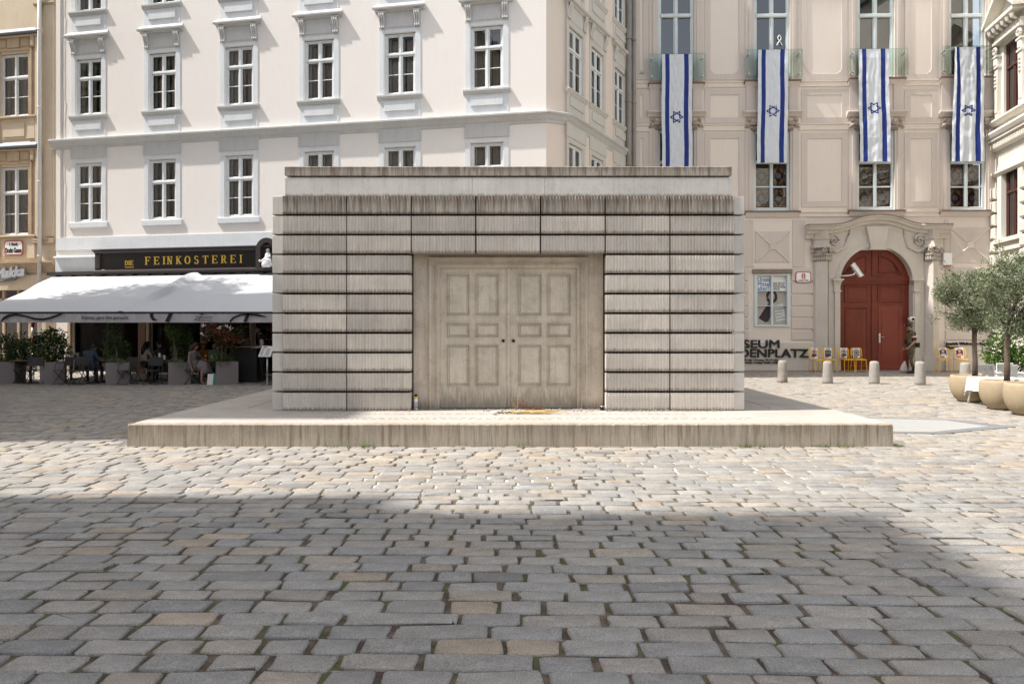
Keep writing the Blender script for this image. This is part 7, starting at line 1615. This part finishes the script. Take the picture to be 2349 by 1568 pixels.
# the guard, in profile, looking down to the left
def beret(r, hd, fw, up, sd):
    q = orient(MB(), hd, fw, up, sd); q.ball((0, .01, .09), .105, 14, (.98, 1.08, .42)); q.lathe([(.086, .045), (.09, .06), (.088, .08)], 16, (0, .006, 0)); q.build('beret', M['black'], r, smooth=True)
    q = orient(MB(), hd, fw, up, sd); q.ball((.05, -.09, .085), .014, 6); q.build('badge', M['steel'], r)
    q = orient(MB(), hd, fw, up, sd); q.tube([(-.083, .0, .012), (-.075, -.06, .014), (-.035, -.092, .012), (0, -.098, .012), (.035, -.092, .012), (.075, -.06, .014), (.083, 0, .012)], [.006, .010, .018, .008, .018, .010, .006], 6); q.build('sunglasses', M['black'], r, smooth=True)
    q = orient(MB(), hd, fw, up, sd); q.ball((0, .035, .01), .078, 10, (1.04, .8, .8)); q.build('hair', M['hair'], r, smooth=True)
Zg = 24.3; gx = PX(2091, Zg)
gd = person('soldier in camouflage uniform, black beret and sunglasses walking before the red door', (gx, Zg, 0), R(-90 - 8), 1.03,
            stand(chest=(0, -.03, 1.31), neck=(0, -.045, 1.48), head=(0, -.085, 1.60), elL=(.21, .04, 1.13), wrL=(.20, -.15, .92), hdL=(.19, -.25, .84), elR=(-.22, .06, 1.12), wrR=(-.2, -.12, .90), hdR=(-.2, -.2, .80), knL=(.09, -.06, .50), anL=(.09, .03, .11), toeL=(.10, -.15, .04), knR=(-.10, .0, .50), anR=(-.1, .14, .12), toeR=(-.11, -.02, .04)),
            [M['skin'], M['camo'], M['black']], dict(torso=1, hips=1, upperarm=1, forearmL=0, forearmR=1, thigh=1, calf=1, foot=2, hand=0), beret, 1.25, eyes=False, headrot=(.0, -.28))
q = MB(); q.tube([(.20, .0, 1.30), (.205, .012, 1.24)], .074, 12); q.build('red_band', M['red'], gd); q = MB(); q.tube([(.203, .003, 1.284), (.2045, .009, 1.256)], .0755, 12); q.build('white_band', M['white'], gd)
q = MB(); q.lathe([(.168, .98), (.17, 1.0), (.17, 1.03), (.166, 1.045)], 20); q.v = [(x, y * .86, z) for x, y, z in q.v]; q.build('belt', M['black'], gd, smooth=True)
q = MB(); q.cbox(.05, .17, .08, .20, .90, 1.06, .02); q.cbox(-.06, .03, .12, .21, .92, 1.04, .02); q.build('pouch', M['black'], gd); q = MB(); q.cbox(-.10, -.02, -.21, -.13, 1.0, 1.16, .02); q.build('radio', M['black'], gd)
q = MB(); q.lathe([(.085, 1.44), (.075, 1.49), (.07, 1.51)], 14, (0, -.05, 0)); q.build('collar', M['camo'], gd, smooth=True)
for s, an, to in ((1, (.09, .03, .11), (.10, -.15, .04)), (-1, (-.1, .14, .12), (-.11, -.02, .04))):
    q = MB(); q.tube([(an[0], an[1], .26), (an[0], an[1], .14), (an[0], an[1] + .01, .05)], [.062, .058, .062], 10); q.tube([(an[0], an[1] + .04, .045), ((an[0] + to[0]) / 2, (an[1] + to[1]) / 2, .055), (to[0], to[1] - .03, .04)], [.045, .055, .04], 10); q.box(min(an[0], to[0]) - .045, max(an[0], to[0]) + .045, to[1] - .07, an[1] + .08, 0, .02); q.build('boot', M['black'], gd, smooth=False)
pb = MB(); pb.tube([(0, 0, .02), (0, 0, .10), (.01, 0, .25), (.05, .02, .42)], [.13, .15, .10, .02], 12); pb.v = [(x + .03 * mnoise.noise((x * 14, y * 14, z * 14)), y * .6, z) for x, y, z in pb.v]
o = pb.build('plastic_bag', mat('cloudy_plastic', (.50, .44, .42), .4), None, (PX(2073, 24.6), 24.6, 0), smooth=True); tag(o, 'crumpled translucent plastic bag by the feet of the guard', 'bag')
dk = cl('black_clothes', (.02, .018, .02)); blu = cl('petrol_shirt', (.035, .06, .085)); jean = cl('dark_trousers', (.03, .035, .045)); wht = cl('cream_top', (.42, .36, .32)); grn = cl('green_shirt', (.11, .16, .10)); brown = mat('brown_hair', (.06, .03, .02), .6); shirt = cl('white_shirt', (.52, .48, .46)); pat = mat('patterned_dress', (.30, .25, .24), .85, 1, 34, .2, 40, (.05, .03, .03)); tan = mat('straw_hat', (.42, .28, .13), .8, .4, 40)
Zs = dict(torso=1, hips=2, upperarm=1, forearm=0, thigh=2, calf=2, foot=2, hand=0)
grp = 'guests and staff on the cafe terrace'
person('man with dark hair in a petrol blue shirt, back turned, bent over his plate', (PX(204, 19.55), 19.55, 0), R(172), SC, sit(chest=(0, -.08, .92), neck=(0, -.16, 1.07), head=(0, -.23, 1.15)), [M['skin'], blu, jean], Zs, hair('short', M['hair']), 1.15, grp, headrot=(0, -.5))
person('companion in black at the table beyond the man in blue', (PX(222, 20.75), 20.75, 0), R(10), SC, sit(head=(0, -.12, 1.18)), [M['skin'], dk, dk], Zs, hair('short', M['hair']), 1.0, grp)
person('woman with long black hair and cream top seen from behind', (PX(331, 20.62), 20.62, 0), R(155), SC, sit(), [M['skin'], wht, dk], Zs, hair('long', M['hair']), .95, grp, headrot=(.3, -.1))
person('man in black facing the square at the middle table', (PX(371, 20.95), 20.95, 0), R(-25), SC, sit(wrR=(-.12, -.24, .92), hdR=(-.05, -.26, 1.0)), [M['skin'], dk, dk], Zs, hair('short', M['hair']), 1.05, grp)
lady = person('woman with long brown hair in a patterned dress, arm hanging with a cigarette', (PX(443, 19.6), 19.6, 0), R(78), SC, sit(elR=(-.26, -.04, .74), wrR=(-.27, -.14, .50), hdR=(-.27, -.17, .38)), [M['skin'], pat, pat], dict(Zs, forearm=1, cuff=1, calf=0), hair('long', brown), .95, grp, headrot=(.3, -.1))
q = MB(); q.tube([(0, .0, .60), (0, -.22, .58), (.02, -.42, .53), (.02, -.50, .36), (.02, -.46, .24)], [.17, .20, .19, .17, .19], 14); q.build('skirt', pat, lady, smooth=True)
def hat(r, hd, fw, up, sd): hair('long', brown)(r, hd, fw, up, sd); q = orient(MB(), hd, fw, up, sd); q.lathe([(.17, .06), (.165, .07), (.085, .075), (.08, .13), (.05, .15)], 18); q.build('sun_hat', tan, r, smooth=True)
person('woman in a straw sun hat and ochre top behind the woman in the dress', (PX(466, 20.75), 20.75, 0), R(30), SC, sit(wrL=(.1, -.3, .9), hdL=(.08, -.36, 1.0)), [M['skin'], cl('ochre_top', (.28, .11, .02)), dk], Zs, hat, .95, grp)
person('bald man in a green shirt, back to the square', (PX(490, 20.3), 20.3, 0), R(170), SC, sit(), [M['skin'], grn, jean], Zs, hair('bald', M['skin']), 1.15, grp)
wt = person('bald waiter in white shirt and black waistcoat bent over the counter', (PX(603, 20.35), 20.35, 0), R(-82), .97, stand(chest=(0, -.05, 1.32), neck=(0, -.12, 1.50), head=(0, -.19, 1.60), elL=(.22, .0, 1.08), wrL=(.17, -.24, 1.06), hdL=(.12, -.34, 1.09), elR=(-.22, .0, 1.08), wrR=(-.15, -.22, 1.1), hdR=(-.08, -.32, 1.12)), [M['skin'], shirt, dk], dict(torso=2, hips=2, upperarm=1, forearm=1, thigh=2, calf=2, foot=2, hand=0, cuff=1), hair('bald', M['skin']), 1.1, grp, headrot=(0, -.5))
q = MB(); q.lathe([(.075, 1.44), (.068, 1.50)], 12, (0, -.09, 0)); q.build('collar', shirt, wt, smooth=True)
# ---- houses outside the picture on the left and behind; they throw the big shadows
def block(name, label, x0, x1, y0, y1, h, face, m='beige'):
    r = empty(name, ((x0 + x1) / 2, (y0 + y1) / 2, 0)); tag(r, label, 'house'); ax, ay = (x0 + x1) / 2, (y0 + y1) / 2
    q = MB(); q.box(x0 - ax, x1 - ax, y0 - ay, y1 - ay, 0, h); q.build('wall', M[m], r)
    q = MB(); q.box(x0 - ax - .3, x1 - ax + .3, y0 - ay - .3, y1 - ay + .3, h, h + .35); q.build('roof', M['zinc'], r)
    g = MB(); g.box(-.5, .5, -.5, .5, 0, 1.9)
    n = 0
    L_ = (y1 - y0) if face in 'ew' else (x1 - x0)
    for fz in range(int(h // 3.8)):
        k = 0
        while (k + .5) * 2.8 < L_ - .8:
            t = -L_ / 2 + (k + .6) * 2.8; q = MB()
            if face == 'e': q.box(x1 - ax - .01, x1 - ax + .05, t - .55, t + .55, 1.2 + fz * 3.8, 3.2 + fz * 3.8)
            else: q.box(t - .55, t + .55, y1 - ay - .01, y1 - ay + .05, 1.2 + fz * 3.8, 3.2 + fz * 3.8)
            q.build('window', M['curtain'], r); k += 1
    return r
XA = -12.0
a1 = block('tall_house', 'tall house beyond the left edge, nearest to the viewer', -24, XA, -14, 3.95, 22.6, 'e')
a2 = block('lower_house', 'lower house beyond the left edge, beside the tall one', -24, XA - .2, 3.97, 4.95, 16.4, 'e', 'mis')
q = MB(); cxa, cya = (-24 + XA - .2) / 2, (3.97 + 4.95) / 2; q.add([(-24 - cxa, 3.97 - cya, 16.7), (XA - .2 - cxa, 3.97 - cya, 16.7), (XA - .2 - cxa, 4.95 - cya, 16.7), (-24 - cxa, 4.95 - cya, 16.7), (-24 - cxa, 3.97 - cya, 20.6), (XA - .2 - cxa, 3.97 - cya, 20.6), (XA - .2 - cxa, 4.55 - cya, 18.3), (-24 - cxa, 4.55 - cya, 18.3)], [(0, 3, 2, 1), (4, 5, 6, 7), (0, 1, 5, 4), (1, 2, 6, 5), (2, 3, 7, 6), (3, 0, 4, 7)]); q.build('sloping_roof', M['zinc'], a2)
b1 = block('street_house', 'house beyond the left edge across from the cafe', -30, -15.8, 8.55, 19.6, 20.5, 'e', 'mis')
c1 = block('rear_house', 'long pale house across the square behind the viewer', -14, 24, -44, -32, 14, 'n', 'pink')

st = empty('street_tree', (-18.3, 20.4, 0)); tag(st, 'tall street tree beyond the left edge whose leaves dapple the awnings', 'tree')
q = MB(); q.tube([(0, 0, 0), (.1, 0, 5), (0, .1, 10), (.1, 0, 14)], [.3, .24, .16, .05], 10)
for k in range(10): a = k * 2.4; q.tube([(0, 0, 8 + k * .5), (1.2 * math.cos(a), .9 * math.sin(a), 10 + k * .55)], [.09, .02], 6)
q.build('trunk', M['bark'], st); leaves('foliage', M['bright'], st, [(-.2, 0, 12.2, 1.7, 1.4, 1.9), (.6, .3, 14.4, 1.3, 1.3, 1.6), (-.6, -.5, 15.6, 1.1, 1.0, 1.0), (.4, -.6, 10.6, 1.2, 1.0, 1.0)], 5200, .24, .6, shell=.2, seed=77)
